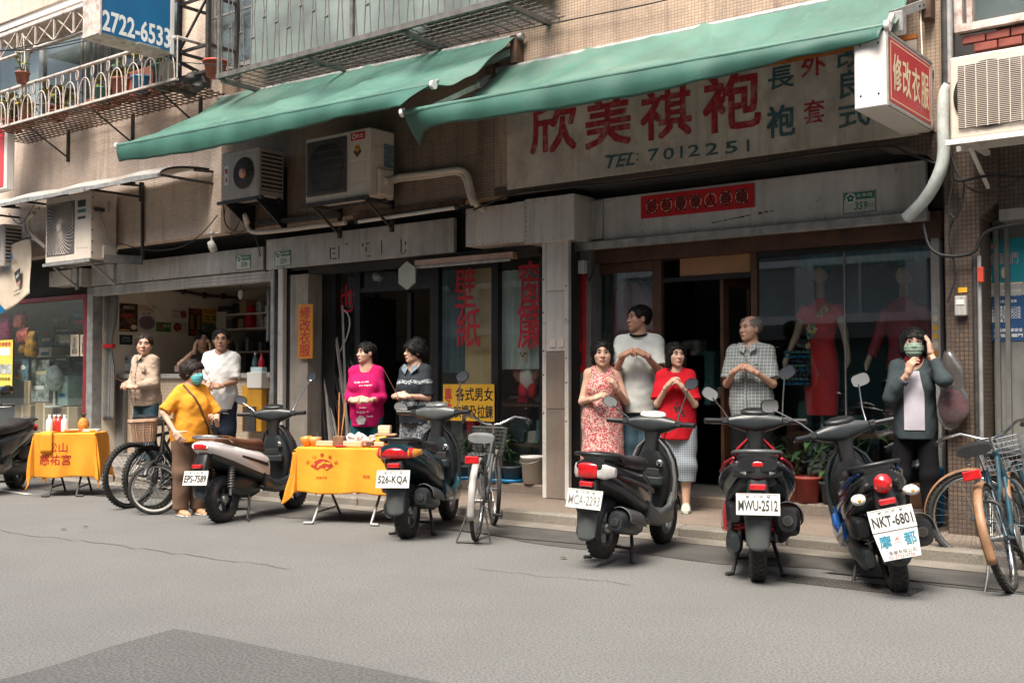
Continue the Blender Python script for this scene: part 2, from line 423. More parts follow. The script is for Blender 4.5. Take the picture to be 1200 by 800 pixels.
  for ax in range(3):
   sl0 = [slice(None)]*3;sl1 = [slice(None)]*3;sl0[ax] = slice(0,-1);sl1[ax] = slice(1,None)
   A,B = ins[tuple(sl0)],ins[tuple(sl1)];e = np.argwhere(A != B);fl = A[tuple(e.T)]
   u,w = (ax+1) % 3,(ax+2) % 3;ok = (e[:,u] > 0) & (e[:,w] > 0) & (e[:,u] < d.shape[u]-1) & (e[:,w] < d.shape[w]-1);e = e[ok];fl = fl[ok]
   def cell(du,dw):
    q = e.copy();q[:,u] -= du;q[:,w] -= dw;return lut[tuple(q.T)]
   q = np.stack([cell(1,1),cell(0,1),cell(0,0),cell(1,0)],1);q[~fl] = q[~fl][:,::-1];Q.append(q)
  Q = np.concatenate(Q)
  for _ in range(smooth):
   S = np.zeros_like(V);n = np.zeros(len(V))
   for i in range(4):
    np.add.at(S,Q[:,i],V[Q[:,(i+1) % 4]]+V[Q[:,(i+3) % 4]]);np.add.at(n,Q[:,i],2)
   V = 0.5*V+0.5*S/n[:,None]
  return V,Q
def vmesh(name,parts):
 V = [];Q = [];b = 0
 for v,q in parts: V.append(v);Q.append(q+b);b += len(v)
 V = np.concatenate(V);Q = np.concatenate(Q)
 me = bpy.data.meshes.new(name);me.vertices.add(len(V));me.vertices.foreach_set('co',V.astype(np.float32).ravel())
 me.loops.add(len(Q)*4);me.loops.foreach_set('vertex_index',Q.ravel().astype(np.int32));me.polygons.add(len(Q))
 me.polygons.foreach_set('loop_start',np.arange(0,len(Q)*4,4,dtype=np.int32))
 me.polygons.foreach_set('use_smooth',np.ones(len(Q),bool));me.update(calc_edges=True);me.validate();return me
# ================================================================ materials in use
M = {}
M['asphalt'] = mat('asphalt',(0.165,0.164,0.155),0.85,var=0.07,scale=1.2,bump=0,grain=0.42,gs=60,dirt=0.3,dirtcol=(0.135,0.137,0.13))
M['asphalt_new'] = mat('asphalt_patch',(0.115,0.115,0.11),0.88,var=0.08,scale=2,bump=0,grain=0.5,gs=32)
M['asphalt_old'] = mat('asphalt_old',(0.085,0.08,0.072),0.9,var=0.35,scale=2.5,bump=0.15,bscale=150,grain=0.35,gs=40,dirt=0.6,dirtcol=(0.05,0.048,0.045))
M['kerb'] = mat('kerb_concrete',(0.23,0.205,0.17),0.85,var=0.2,scale=3,bump=0.5,bscale=60,grain=0.25,dirt=0.6,dirtcol=(0.09,0.08,0.07))
M['granite'] = mat('pavement_terrazzo',(0.235,0.185,0.145),0.7,var=0.15,scale=4,bump=0.25,bscale=200,grain=0.45,dirt=0.35,dirtcol=(0.10,0.09,0.08))
M['concrete'] = mat('concrete',(0.22,0.205,0.185),0.85,var=0.2,scale=3,bump=0.3,bscale=50,dirt=0.5,streak=0.4)
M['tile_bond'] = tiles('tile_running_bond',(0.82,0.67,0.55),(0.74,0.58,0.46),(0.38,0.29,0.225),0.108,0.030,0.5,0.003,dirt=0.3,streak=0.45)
M['tile_square'] = tiles('tile_square_mosaic',(0.58,0.42,0.30),(0.49,0.35,0.25),(0.27,0.20,0.15),0.036,0.030,0.0,0.003,dirt=0.6,streak=0.75)
M['tile_dark'] = tiles('tile_column_mosaic',(0.145,0.10,0.07),(0.105,0.072,0.052),(0.04,0.03,0.024),0.034,0.036,0.0,0.004,dirt=0.7,streak=0.5)
M['tile_pale'] = tiles('tile_counter_mosaic',(0.60,0.48,0.36),(0.50,0.38,0.27),(0.32,0.26,0.20),0.05,0.05,0.0,0.004,dirt=0.2,streak=0.1)
M['steel'] = mat('stainless_steel',(0.68,0.655,0.61),0.30,0.2,var=0.16,scale=1.3,dirt=0.35,dirtcol=(0.33,0.25,0.18),streak=0.5,rvar=0.12)
M['steel_dull'] = mat('dull_steel_panel',(0.54,0.525,0.49),0.36,0.2,var=0.2,scale=1.6,dirt=0.5,dirtcol=(0.16,0.13,0.10),streak=0.6,rvar=0.15)
M['galv'] = mat('galvanised_steel',(0.42,0.42,0.40),0.5,0.6,var=0.2,scale=8,dirt=0.4,streak=0.3,dirtcol=(0.15,0.11,0.08))
M['iron'] = mat('dark_iron',(0.055,0.052,0.05),0.6,0.3,var=0.3,scale=10,dirt=0.4,dirtcol=(0.10,0.05,0.03))
M['rust'] = mat('rusty_white_paint',(0.60,0.52,0.47),0.7,var=0.15,scale=13,dirt=0.95,dirtcol=(0.20,0.09,0.05))
M['rusty'] = mat('rusty_iron',(0.14,0.075,0.05),0.85,0.2,var=0.4,scale=9,dirt=0.5,dirtcol=(0.05,0.04,0.035))
M['dark'] = mat('dark_frame',(0.022,0.022,0.024),0.45,0.2,var=0.2)
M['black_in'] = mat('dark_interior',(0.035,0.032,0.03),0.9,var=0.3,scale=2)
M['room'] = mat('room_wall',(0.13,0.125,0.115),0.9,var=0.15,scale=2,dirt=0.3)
M['cream'] = mat('cream_wall',(0.82,0.72,0.58),0.8,var=0.08,scale=2,dirt=0.3,dirtcol=(0.35,0.28,0.2))
M['white'] = mat('white_paint',(0.72,0.70,0.66),0.5,var=0.05,scale=3,dirt=0.25,dirtcol=(0.45,0.38,0.3))
M['wood'] = mat('dark_wood',(0.10,0.045,0.022),0.5,var=0.3,scale=5,streak=0.4,dirtcol=(0.03,0.015,0.01))
M['wood_lt'] = mat('tan_board',(0.46,0.24,0.115),0.6,var=0.12,scale=3)
M['card'] = mat('cardboard',(0.40,0.27,0.16),0.85,var=0.1,scale=4,dirt=0.2)
M['maroon'] = mat('maroon_frame',(0.24,0.02,0.03),0.4,var=0.15)
M['glass'] = glass('shop_glass',(0.93,0.97,0.96),1.0,0.0,body=0.02,bodycol=(0.35,0.42,0.42))
M['glass_t'] = glass('tailor_glass',(0.92,0.97,0.96),1.6)
M['glass_win'] = glass('window_glass',(0.45,0.55,0.55),1.3,0.02,body=0.35,bodycol=(0.34,0.40,0.40))
M['red_paper'] = mat('red_paper',(0.55,0.012,0.02),0.7,var=0.1,scale=5)
M['red_print'] = mat('red_print',(0.50,0.02,0.035),0.6,var=0.2,scale=12)
M['red_old'] = mat('worn_red_paint',(0.40,0.022,0.032),0.7,var=0.3,scale=18,dirt=0.7,dirtcol=(0.46,0.35,0.29))
M['teal_old'] = mat('worn_teal_paint',(0.05,0.115,0.125),0.7,var=0.2,scale=18,dirt=0.3,dirtcol=(0.2,0.2,0.18))
M['black_print'] = mat('black_print',(0.015,0.014,0.013),0.6,var=0)
M['white_print'] = mat('white_print',(0.85,0.83,0.78),0.6,var=0)
M['cream_print'] = mat('cream_print',(0.80,0.66,0.42),0.6,var=0)
M['green_print'] = mat('green_print',(0.02,0.20,0.13),0.5,var=0.05)
M['sign_board'] = mat('weathered_sign_board',(0.62,0.55,0.46),0.75,var=0.2,scale=2.2,dirt=0.85,dirtcol=(0.26,0.19,0.14),streak=0.5)
M['sign_red'] = mat('sign_red_face',(0.52,0.04,0.045),0.4,var=0.08,scale=4)
M['sign_blue'] = mat('sign_blue_face',(0.008,0.135,0.30),0.4,var=0.06,scale=3)
M['sign_yellow'] = mat('sign_yellow',(0.72,0.40,0.03),0.5,var=0.08,scale=4)
M['orange_sign'] = mat('orange_sign',(0.60,0.24,0.02),0.5,var=0.08)
M['ac'] = mat('ac_cream_paint',(0.66,0.58,0.49),0.45,var=0.06,scale=4,dirt=0.35,dirtcol=(0.36,0.29,0.22),streak=0.35)
M['ac_grey'] = mat('ac_grey_paint',(0.44,0.40,0.36),0.5,var=0.08,scale=4,dirt=0.4,dirtcol=(0.2,0.17,0.14),streak=0.4)
M['ac_dark'] = mat('ac_grille_dark',(0.03,0.03,0.03),0.6,var=0.2)
M['fan'] = mat('ac_fan_grey',(0.10,0.095,0.09),0.5,var=0.1)
M['plastic_dk'] = mat('black_plastic',(0.013,0.014,0.015),0.38,var=0.25,scale=5,bump=0.05,bscale=300,dirt=0.25,dirtcol=(0.04,0.037,0.033))
M['cable'] = mat('black_cable',(0.015,0.015,0.015),0.6,var=0)
M['pipe_pale'] = mat('pale_pipe_lagging',(0.55,0.60,0.58),0.7,var=0.1,scale=8,dirt=0.3,bump=0.3,bscale=60)
M['pvc'] = mat('cream_pvc_pipe',(0.62,0.55,0.46),0.5,var=0.08,dirt=0.35,scale=6)
M['terracotta'] = mat('terracotta',(0.36,0.12,0.075),0.8,var=0.2,dirt=0.3)
M['pot_green'] = mat('green_pot',(0.03,0.14,0.10),0.5,var=0.2)
M['pot_grey'] = mat('grey_plastic_pot',(0.06,0.075,0.08),0.6,var=0.2)
M['blue_pl'] = mat('blue_plastic',(0.01,0.20,0.42),0.4,var=0.1)
M['leaf'] = mat('leaf_green',(0.035,0.085,0.025),0.5,var=0.35,scale=9)
M['leaf_lt'] = mat('leaf_yellow_green',(0.22,0.24,0.03),0.5,var=0.35,scale=9)
M['tarp'] = mat('green_awning_tarpaulin',(0.066,0.165,0.128),0.40,var=0.22,scale=1.3,dirt=0.8,dirtcol=(0.135,0.175,0.145),streak=0.6,bump=0.10,bscale=40,rvar=0.12)  # paler blotches and streaks paint sheen highlights together with stains
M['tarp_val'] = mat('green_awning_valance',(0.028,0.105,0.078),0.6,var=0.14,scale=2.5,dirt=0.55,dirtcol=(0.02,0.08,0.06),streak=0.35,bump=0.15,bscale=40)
M['soil'] = mat('soil',(0.04,0.03,0.02),0.95,var=0.3)

# ================================================================ the ground
YK,ZP,ZS = 8.28,0.095,0.20            # kerb face, pavement height, shop step height
MB().box(-90,60,-30,120,-0.6,-0.012).top('ground',M['asphalt_old'],kind='structure')
_rm = MB();_rm.grid(lambda u,v: (-60+100*u,-6+13.55*v,0.0),4,2);_rm.top('road',M['asphalt'],kind='structure')
def flat(name,pts,z,m): 
 b = MB();b.add([(p[0],p[1],z) for p in pts],[list(range(len(pts)))]);return b.top(name,m,kind='structure')
_p2,_p3,_p1 = gd(205,737),gd(560,810),gd(-60,812)
flat('asphalt_patch',[_p1,gd(-10,800),gd(60,781),gd(130,758),_p2,gd(262,748),gd(340,765),gd(430,783),_p3,(-3.2,2.2,0),(-4.9,1.8,0)],0.005,M['asphalt_new'])
# worn strip of older asphalt and concrete gutter between the road and the kerb
_edge = [(-22,7.6)]+[(x,7.32+0.10*math.sin(x*1.7)+0.07*math.sin(x*4.1+1)+0.05*rnd.uniform(-1,1)) for x in [(-16+0.3*i) for i in range(70)]]+[(8,7.3)]
flat('gutter_strip',_edge+[(8,YK+0.05),(-22,YK+0.05)],0.004,M['asphalt_old'])
flat('gutter_channel',[(-22,7.98),(8,7.98),(8,YK+0.04),(-22,YK+0.04)],0.008,M['kerb'])
for pts in ([(-6.55,7.45),(-5.6,7.36),(-4.9,7.42),(-4.75,7.6),(-5.4,7.72),(-6.5,7.7)],[(-3.0,7.32),(-2.1,7.4),(-1.3,7.35),(-1.4,7.8),(-2.7,7.75)]):
 flat('road_repair',pts,0.0095,mat('tar_repair',(0.07,0.067,0.062),0.9,var=0.2,scale=4,bump=0.5,bscale=120,grain=0.3))
def crack(pts,w):
 b = MB();v = []
 for i,p in enumerate(pts):
  q = rnd.uniform(0.5,1.2)*w;v += [(p[0],p[1]-q,0.0035),(p[0],p[1]+q,0.0035)]
 b.add(v,[(2*i,2*i+2,2*i+3,2*i+1) for i in range(len(pts)-1)]);b.top('road_crack',mat('crack',(0.115,0.112,0.105),0.95,var=0.1),kind='structure')
crack([Vector(gd(0+i*12,622+i*12*0.128+rnd.uniform(-1.5,1.5))) for i in range(30)],0.008)
crack([Vector(gd(560+i*14,668+i*14*0.09+rnd.uniform(-1.5,1.5))) for i in range(14)],0.005)
_mk = MB();_mk.add([(-13.4,6.80,0.0075),(-12.35,6.74,0.0075),(-12.3,6.82,0.0075),(-13.4,6.90,0.0075)],[(0,1,2,3)]);_mk.top('road_marking',mat('road_white',(0.6,0.58,0.53),0.8,var=0.1,scale=12,dirt=0.4,dirtcol=(0.2,0.19,0.17)),kind='structure')
# checker-plate drain cover in the gutter
_dc = thing('drain_cover','rusty checker plate drain cover in the gutter between the two right-hand scooters','drain cover',(-2.75,6.98,0))
MB().box(-3.12,-2.25,6.86,7.12,0.002,0.009).build('plate',M['asphalt_old'],_dc)
_st = MB()
for i in range(28):
 for j in range(8):
  x,y = -3.10+i*0.031,6.875+j*0.031;a = 0.8 if (i+j) % 2 else -0.8
  _st.obox((x,y,0.0105),(0.022,0.006,0.003),Matrix.Rotation(a,3,'Z'))
_st.build('tread_bar',M['iron'],_dc,kind='stuff')
# kerb stones, each a piece of its own; pavement; shop step
_kb = thing('kerb',None,None,(-6,YK,0));del _kb['label'],_kb['category'];_kb['kind'] = 'structure'
x = -20.0
while x < 6:
 w = 0.96;dy = rnd.uniform(-0.012,0.012);dz = rnd.uniform(-0.008,0.006)
 MB().box(x+0.006,x+w-0.006,YK+dy,YK+0.17,-0.02,ZP+dz+0.001,0.018).build('kerb_stone',M['kerb'],_kb);x += w
MB().box(-20,6,YK+0.165,9.7,-0.02,ZP-0.003).top('pavement',M['granite'],kind='structure')
for x0,x1 in ((-11.2,-7.0),(-6.85,-2.75)):
 MB().box(x0,x1,9.65,9.83,0.05,ZS,0.015).top('shop_step',M['granite'],kind='structure')
MB().box(-16,-11.25,8.72,9.83,0.03,ZS-0.03,0.015).top('shop_doorstep',M['concrete'],kind='structure')
# litter: leaf scraps on the road
for p in ((74,621),(100,618),(660,655),(735,575)):
 q = gd(*p);b = MB();b.add([(q.x-.03,q.y-.01,.012),(q.x+.01,q.y-.02,.02),(q.x+.035,q.y+.01,.011),(q.x,q.y+.02,.018)],[(0,1,2,3)])
 b.top('dead_leaf',mat('dry_leaf',(0.12,0.06,0.02),0.8),'dry brown leaf on the road, '+('leftmost of all','just right of the leftmost','in front of the black and grey scooter','by the kerb behind it')[((74,621),(100,618),(660,655),(735,575)).index(p)],'leaf','dead leaves on the road')

# ================================================================ the building above the shops
YW,ZB = 9.20,3.28
B = thing('apartment_building','old tiled apartment building with shops below and caged windows above','building',(-9,9.6,0))
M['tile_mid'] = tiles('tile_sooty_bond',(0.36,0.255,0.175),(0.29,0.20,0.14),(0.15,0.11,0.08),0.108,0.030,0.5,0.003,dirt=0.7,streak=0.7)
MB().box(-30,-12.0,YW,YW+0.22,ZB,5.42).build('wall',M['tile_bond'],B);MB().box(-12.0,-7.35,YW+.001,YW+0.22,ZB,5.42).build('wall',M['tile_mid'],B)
MB().box(-7.35,-2.66,YW-0.001,YW+0.22,ZB+0.06,8.2).build('wall',M['tile_square'],B)
MB().box(-30,-7.352,YW,YW+0.22,7.25,9.0).build('wall',M['tile_bond'],B)
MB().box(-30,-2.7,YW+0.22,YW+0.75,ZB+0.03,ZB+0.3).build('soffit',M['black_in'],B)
MB().box(-30,-7.36,YW-0.03,YW+0.24,5.42,5.47).build('window_sill',M['concrete'],B)
MB().box(-30,-2.7,9.80,9.9,2.80,ZB+.1).build('soffit',M['black_in'],B);MB().box(-30,3,13.6,13.8,0,9).build('rear_wall',M['black_in'],B);MB().box(-30,3,9.95,13.6,3.02,3.1).build('floor_slab',M['black_in'],B)  # upright block added behind the fascias to stop sky light leaking through
# rounded cove and tiled column at the right end of the tailor's opening
def arc(cx,cz,r,a0,a1,n=10): return [(cx+r*math.cos(R(a0+(a1-a0)*i/n)),cz+r*math.sin(R(a0+(a1-a0)*i/n))) for i in range(n+1)]
_col = [(-2.70,0.09),(-2.43,0.09),(-2.43,2.45)]+[(-2.43+0.0,2.60),(-2.30,2.72),(-2.30,ZB+0.05),(-3.25,ZB+0.05),(-3.25,ZB)]+arc(-3.10,2.86,0.40,88,2,10)[1:]+[(-2.70,2.60)]
_T = Matrix(((1,0,0,0),(0,0,-1,9.62),(0,1,0,0),(0,0,0,1)))     # local xy -> world xz, extruded towards the street
MB().prism(_col,0.43,_T).build('tile_column',M['tile_dark'],B)
# lower edge band: rough tile soffit lip under the sign
MB().box(-7.35,-3.25,YW-0.02,YW+0.05,ZB,ZB+0.085).build('edge_band',M['tile_dark'],B)
# upper window band: glass, mullions (left flat behind the balcony; centre flat behind the cage)
YG = 9.33
MB().box(-30,-7.36,9.75,9.8,5.4,7.3).build('curtain_wall',mat('drawn_curtain',(0.42,0.47,0.46),0.9,var=0.12,scale=3,streak=0.4,dirtcol=(0.22,0.26,0.26)),B)
MB().box(-7.60,-7.352,YW+0.001,YW+0.24,5.47,7.25).build('pier',M['tile_bond'],B)
MB().box(-13.0,-12.35,YW+0.001,YW+0.24,5.47,7.25).build('pier',M['tile_bond'],B)
MB().box(-30,-7.6,YW+0.03,YW+0.20,7.13,7.25).build('window_head',M['white'],B)
def upper_window(x0,x1,z0,z1,dark=False):
 f = MB()
 for a,b_,c,d in ((x0,x1,z0,z0+0.06),(x0,x1,z1-0.06,z1)): f.box(a,b_,YG-0.03,YG+0.05,c,d)
 for a in (x0,x1-0.055): f.box(a,a+0.055,YG-0.028,YG+0.048,z0+0.06,z1-0.06)
 w = f.build('window',M['galv'],B);p = MB().box(x0+0.05,x1-0.05,YG+0.01,YG+0.018,z0+0.05,z1-0.05);p.build('pane',M['glass_win'] if not dark else M['glass'],w)
for x0,x1,dk in ((-20.5,-19.3,1),(-19.3,-18.3,0),(-18.25,-17.35,1),(-17.3,-16.75,1),(-16.75,-15.55,0),(-15.52,-15.22,1),(-15.15,-14.9,1),(-14.9,-13.98,0),(-13.95,-13.02,0)):
 upper_window(x0,x1,5.48,7.12,dk)
for i in range(5): upper_window(-12.33+i*0.95,-12.33+(i+1)*0.95-0.02,5.48,7.12,False)
for z in (6.2,): MB().box(-12.3,-7.65,9.24,9.27,z,z+0.03).build('rail',M['galv'],B)

# neighbouring building at the right edge
NB = thing('neighbour_building','neighbouring brown tiled building at the right edge behind the large air conditioner','building',(-1.4,9.4,0))
MB().box(-2.30,2.5,YW+0.06,YW+0.3,2.66,4.18).build('wall',M['tile_dark'],NB)
MB().box(-2.64,2.5,YW+0.062,YW+0.3,4.18,8).build('wall',M['concrete'],NB)
MB().box(-2.29,2.5,YW+0.02,YW+0.34,2.57,2.66).build('lintel',M['concrete'],NB)
for i in range(9):
 for r_ in range(2):
  x = -2.55+0.185*i+(0.09 if r_ else 0);MB().box(x,x+0.175,YW+0.02,YW+0.07,4.02-r_*0.075,4.085-r_*0.075,0.005).build('brick',mat('red_glazed_brick',(0.26,0.07,0.05),0.4,var=0.25,scale=9,dirt=0.3),NB)
f = MB()
f.box(-2.60,1.2,YW-0.02,YW+0.05,4.115,4.175);f.box(-2.60,-2.535,YW-0.021,YW+0.05,4.17,6.0);f.box(-2.50,-2.46,YW-0.018,YW+0.04,4.17,6.0);f.box(-2.02,-1.95,YW-0.018,YW+0.04,4.17,6.0)
w = f.build('window',M['rust'],NB);MB().box(-2.45,1.2,YW+0.045,YW+0.052,4.17,6.0).build('pane',M['glass_win'],w)
# metal door with poster panel under it
M['door_dull'] = mat('dull_green_grey_door',(0.20,0.20,0.185),0.45,0.2,var=0.3,scale=2,dirt=0.7,dirtcol=(0.09,0.08,0.07),streak=0.6)
MB().box(-2.42,2.4,9.52,9.60,0.09,2.62).build('metal_door',M['door_dull'],NB)
for x in (-2.40,-2.32,-1.93,-1.885): MB().box(x,x+0.035,9.48,9.522,0.1,2.56).build('door_frame',M['door_dull'],NB)
def face(x,z,Y,flip=False): return basis((x,Y,z),(1,0,0),(0,0,1),(0,-1,0)) if True else None
def face_px(px,py,Y):
 p = at(px,py,Y);return basis(p,(1,0,0),(0,0,1),(0,-1,0))
def slab(mb,p0,p1,Y,th,bev=0.0):          # upright panel between two photograph corners on plane Y
 a,b = at(*p0,Y),at(*p1,Y);return mb.box(a.x,b.x,Y,Y+th,a.z,b.z,bev)
CJ = dict(bold=0.012,res=2)
# ---------------------------------------------------------------- food stall
F1 = thing('food_shop','open food shop with tiled counter under a dull steel fascia','shopfront',(-13.5,9.7,ZS))
x0,x1 = -15.70,-11.42
MB().box(-15.72,-11.62,9.60,9.66,2.80,3.11,0.006).build('fascia',M['steel_dull'],F1)
for xx in (-14.9,-14.1,-13.3,-12.5): MB().box(xx,xx+0.012,9.594,9.602,2.79,2.84).build('clip',M['galv'],F1)
MB().box(-16.62,-16.0,9.42,9.7,2.82,3.06,0.005).build('duct',M['steel'],F1)
MB().box(-15.999,-15.73,9.44,9.7,2.80,3.07,0.005).build('duct',M['steel_dull'],F1)
sh = MB();sh.box(-15.70,-11.45,9.64,9.72,2.64,2.79,0.004)
for k in range(3): sh.box(-15.70,-11.45,9.628,9.642,2.655+0.045*k,2.678+0.045*k)
sh.build('roller_shutter',M['steel_dull'],F1)
MB().box(-15.86,-15.70,9.62,9.80,0.12,2.79,0.01).build('door_post',M['galv'],F1)
MB().box(-11.47,-11.40,9.60,9.80,0.12,2.79,0.008).build('door_post',M['galv'],F1)
MB().box(-11.40,-11.14,9.66,9.9,0.12,2.9).build('door_post',M['dark'],F1)
MB().box(-11.30,-11.20,9.58,9.66,0.12,2.79,0.01).build('shutter_rail',M['steel'],F1)
MB().box(-15.9,-15.70,9.80,13.6,0.1,3.0).build('side_wall',M['cream'],F1)
MB().box(-15.70,-11.3,12.45,12.55,0.1,3.0).build('back_wall',M['cream'],F1)
MB().box(-11.38,-11.14,9.9,13.6,0.1,3.0).build('side_wall',M['cream'],F1)
MB().box(-15.9,-11.14,9.76,13.6,2.90,3.0).build('ceiling',M['cream'],F1)
MB().box(-15.9,-11.14,9.83,13.6,0.1,ZS).build('shop_floor',M['concrete'],F1)
ct = thing('counter','beige mosaic tiled counter with grey top in the open food shop','counter',(-13.6,10.2,ZS))
MB().box(-15.69,-11.5,10.10,10.16,ZS,1.36).build('front_panel',M['tile_pale'],ct)
MB().box(-15.69,-11.48,10.04,10.62,1.36,1.43,0.01).build('worktop',M['steel_dull'],ct)
MB().box(-15.69,-15.45,10.03,10.10,ZS,1.36,0.01).build('end_post',M['concrete'],ct)
# pipes and a lamp under the ceiling on the left wall
pp = thing('ceiling_pipe','brown water pipe fixed along the left wall of the food shop','pipe',(-15.6,11.5,2.5))
MB().tube([atX(190,338,-15.64),atX(215,341,-15.62),atX(240,346,-15.62),atX(320,352,-15.62)],0.025,8).build('pipe',M['rusty'],pp)
for q in ((215,341),(240,346),(262,347),(285,349)):
 p = atX(*q,-15.62);MB().box(p.x-.05,p.x+.04,p.y-.015,p.y+.015,p.z-.05,p.z+.05).build('clamp',M['iron'],pp)
w_ = MB();w_.tube([atX(170,343,-15.66),atX(172,356,-15.66),atX(186,366,-15.66),atX(195,378,-15.66)],0.012,6);w_.top('wall_cable',M['white'],'thin pale cable drooping down the left wall between the posters','cable')
pl_ = thing('pendant_bulb','small white bulb hanging from the food shop ceiling','lamp',at(282,345,10.6));q = at(282,345,10.6)
MB().tube([(q.x,q.y,2.9),(q.x,q.y,q.z+0.05)],0.006,5).build('cord',M['cable'],pl_)
MB().ell((q.x,q.y,q.z),(0.04,0.04,0.075),10,8).build('bulb',M['white'],pl_)
# posters on the left wall
def wall_poster(px0,py0,px1,py1,label,bg,items,cat='poster',X=-15.695):
 a,b = atX(px0,py0,X),atX(px1,py1,X);yc,zc = (a.y+b.y)/2,(a.z+b.z)/2;w,h = abs(b.y-a.y),abs(a.z-b.z)
 t = thing('poster',label,cat,(X,yc,min(a.z,b.z)));MB().box(X,X+0.006,yc-w/2,yc+w/2,zc-h/2,zc+h/2).build('sheet',bg,t)
 for k,(kind,u,v,su,sv,m,tx) in enumerate(items):
  Mx = basis((X+0.008+0.001*k,yc+(u-0.5)*w,zc+(0.5-v)*h),(0,1,0),(0,0,1),(1,0,0))
  if kind == 't': lettering(tx,Mx,m,t,w=su*w,h=sv*h,**CJ)
  elif kind == 'o': MB(Mx).lathe([(0.001,0.001),(1,0.0)],18,Matrix.Diagonal((su*w/2,sv*h/2,1,1))).build('print',m,t)
  else: MB(Mx).box(-su*w/2,su*w/2,-sv*h/2,sv*h/2,-0.001,0.001).build('print',m,t)
 return t
dark_food = mat('food_print_dark',(0.07,0.03,0.02),0.6,var=0.6,scale=14);red_food = mat('food_print_red',(0.36,0.06,0.03),0.6,var=0.6,scale=22);bean = mat('food_print_purple',(0.33,0.26,0.27),0.6,var=0.5,scale=40)
paper = mat('poster_paper',(0.66,0.58,0.46),0.7,var=0.06);yel_pr = mat('poster_yellow',(0.62,0.36,0.04),0.6,var=0.15);blk_pr = mat('poster_black',(0.02,0.025,0.03),0.6,var=0.2);grn_pr = mat('poster_green',(0.07,0.22,0.05),0.6,var=0.3,scale=20)
wall_poster(140,355,161,389,'dark food poster with brown grilled dishes, leftmost on the cream wall',dark_food,[('t',.5,.14,.6,.12,M['cream_print'],'美味可口'),('o',.4,.45,.7,.22,red_food,0),('o',.6,.62,.6,.2,mat('food_brown',(0.22,0.09,0.04),.6,var=.5,scale=20),0),('o',.78,.83,.34,.18,M['cream_print'],0),('b',.3,.95,.5,.05,yel_pr,0)])
wall_poster(161.5,357,182,389,'cream poster with a round bowl of purple beans',paper,[('t',.5,.13,.86,.16,mat('poster_orange',(0.6,0.2,0.03),.6,var=.1),'紅豆湯圓'),('o',.5,.66,.92,.56,bean,0),('o',.5,.66,.80,.44,mat('food_print_bean',(0.24,0.15,0.17),.6,var=.5,scale=60),0),('b',.3,.32,.2,.03,blk_pr,0),('b',.6,.30,.2,.03,blk_pr,0)])
wall_poster(140,392,155,404,'small black notice with faint lettering below the dark food poster',blk_pr,[('t',.5,.3,.5,.12,M['white_print'],'營業時間'),('t',.5,.6,.7,.3,mat('grey_print',(0.3,0.32,0.34),.6,var=0),'週一至週六\n早上十時')])
wall_poster(183,377,200,389,'green menu card between the bean poster and the food photos',grn_pr,[('b',.3,.5,.3,.6,mat('card_brown',(0.3,0.13,0.05),.6,var=.3),0),('t',.68,.4,.5,.3,M['cream_print'],'清涼')])
wall_poster(201,362,219,374,'white menu card with a red bowl of food, upper of two',paper,[('o',.76,.5,.4,.8,red_food,0),('t',.3,.25,.5,.2,M['red_print'],'四神湯'),('b',.25,.65,.3,.06,blk_pr,0)])
wall_poster(201,375.5,220,391,'pale menu card with a round red dish, lower of two',paper,[('o',.35,.5,.5,.7,red_food,0),('t',.72,.3,.4,.18,M['green_print'],'甜不辣')])
wall_poster(221,361,236,394,'tall dark menu poster with yellow price columns',dark_food,[('o',.5,.12,.9,.2,red_food,0),('b',.25,.5,.22,.5,yel_pr,0),('b',.75,.5,.22,.5,yel_pr,0),('t',.25,.5,.16,.45,blk_pr,'湯\n麵\n飯'),('t',.75,.5,.16,.45,blk_pr,'粥\n餃\n餅'),('o',.4,.88,.7,.2,red_food,0)])
wall_poster(237,361,256,394,'yellow topped menu poster with a plate of greens, rightmost on the wall',mat('poster_teal_dish',(0.25,0.28,0.22),.6,var=.4,scale=16),[('b',.5,.25,1.0,.5,yel_pr,0),('t',.5,.12,.7,.12,M['red_print'],'招牌菜單'),('b',.3,.3,.3,.04,blk_pr,0),('b',.7,.3,.3,.04,blk_pr,0),('b',.3,.4,.3,.04,blk_pr,0),('b',.7,.4,.3,.04,blk_pr,0),('o',.5,.75,.8,.4,mat('food_green',(0.12,0.16,0.06),.6,var=.6,scale=30),0)])
pale_card0 = mat('pale_box_print',(0.36,0.37,0.35),0.6,var=0.5,scale=9)
# shelf unit against the back wall
su = thing('shelf_unit','cream open shelf unit with bottles at the back of the food shop','shelf',(-12.7,12.2,ZS))
a,b = at(257,366,12.05),at(335,366,12.05);zt = a.z
MB().box(a.x,a.x+0.30,11.95,12.43,ZS,zt,0.005).build('side_panel',M['cream'],su)
MB().box(b.x-0.02,b.x+0.04,11.95,12.43,ZS,zt).build('side_panel',M['cream'],su)
MB().box(a.x+.3,b.x,12.39,12.43,ZS,zt).build('back_panel',M['room'],su)
for yy in (366,383.5,411,436):
 z = at(300,yy,11.95).z;MB().box(a.x+.301,b.x-.021,11.94,12.39,z-0.03,z).build('shelf',M['cream'],su)
def bottle(p,r,h,m,label,cap=None,name='bottle',cat='bottle',group=None):
 t = thing(name,label,cat,p,0,group);z = p[2];T = Matrix.Translation(p)
 MB().lathe([(0.001,0),(r*.95,0),(r,h*.04),(r,h*.6),(r*.85,h*.7),(r*.38,h*.82),(r*.36,h*.92),(0.001,h*.92)],12,T).build('bottle_body',m,t)
 MB().lathe([(r*.42,h*.90),(r*.42,h),(0.001,h)],10,T).build('cap',cap or M['white'],t);return t
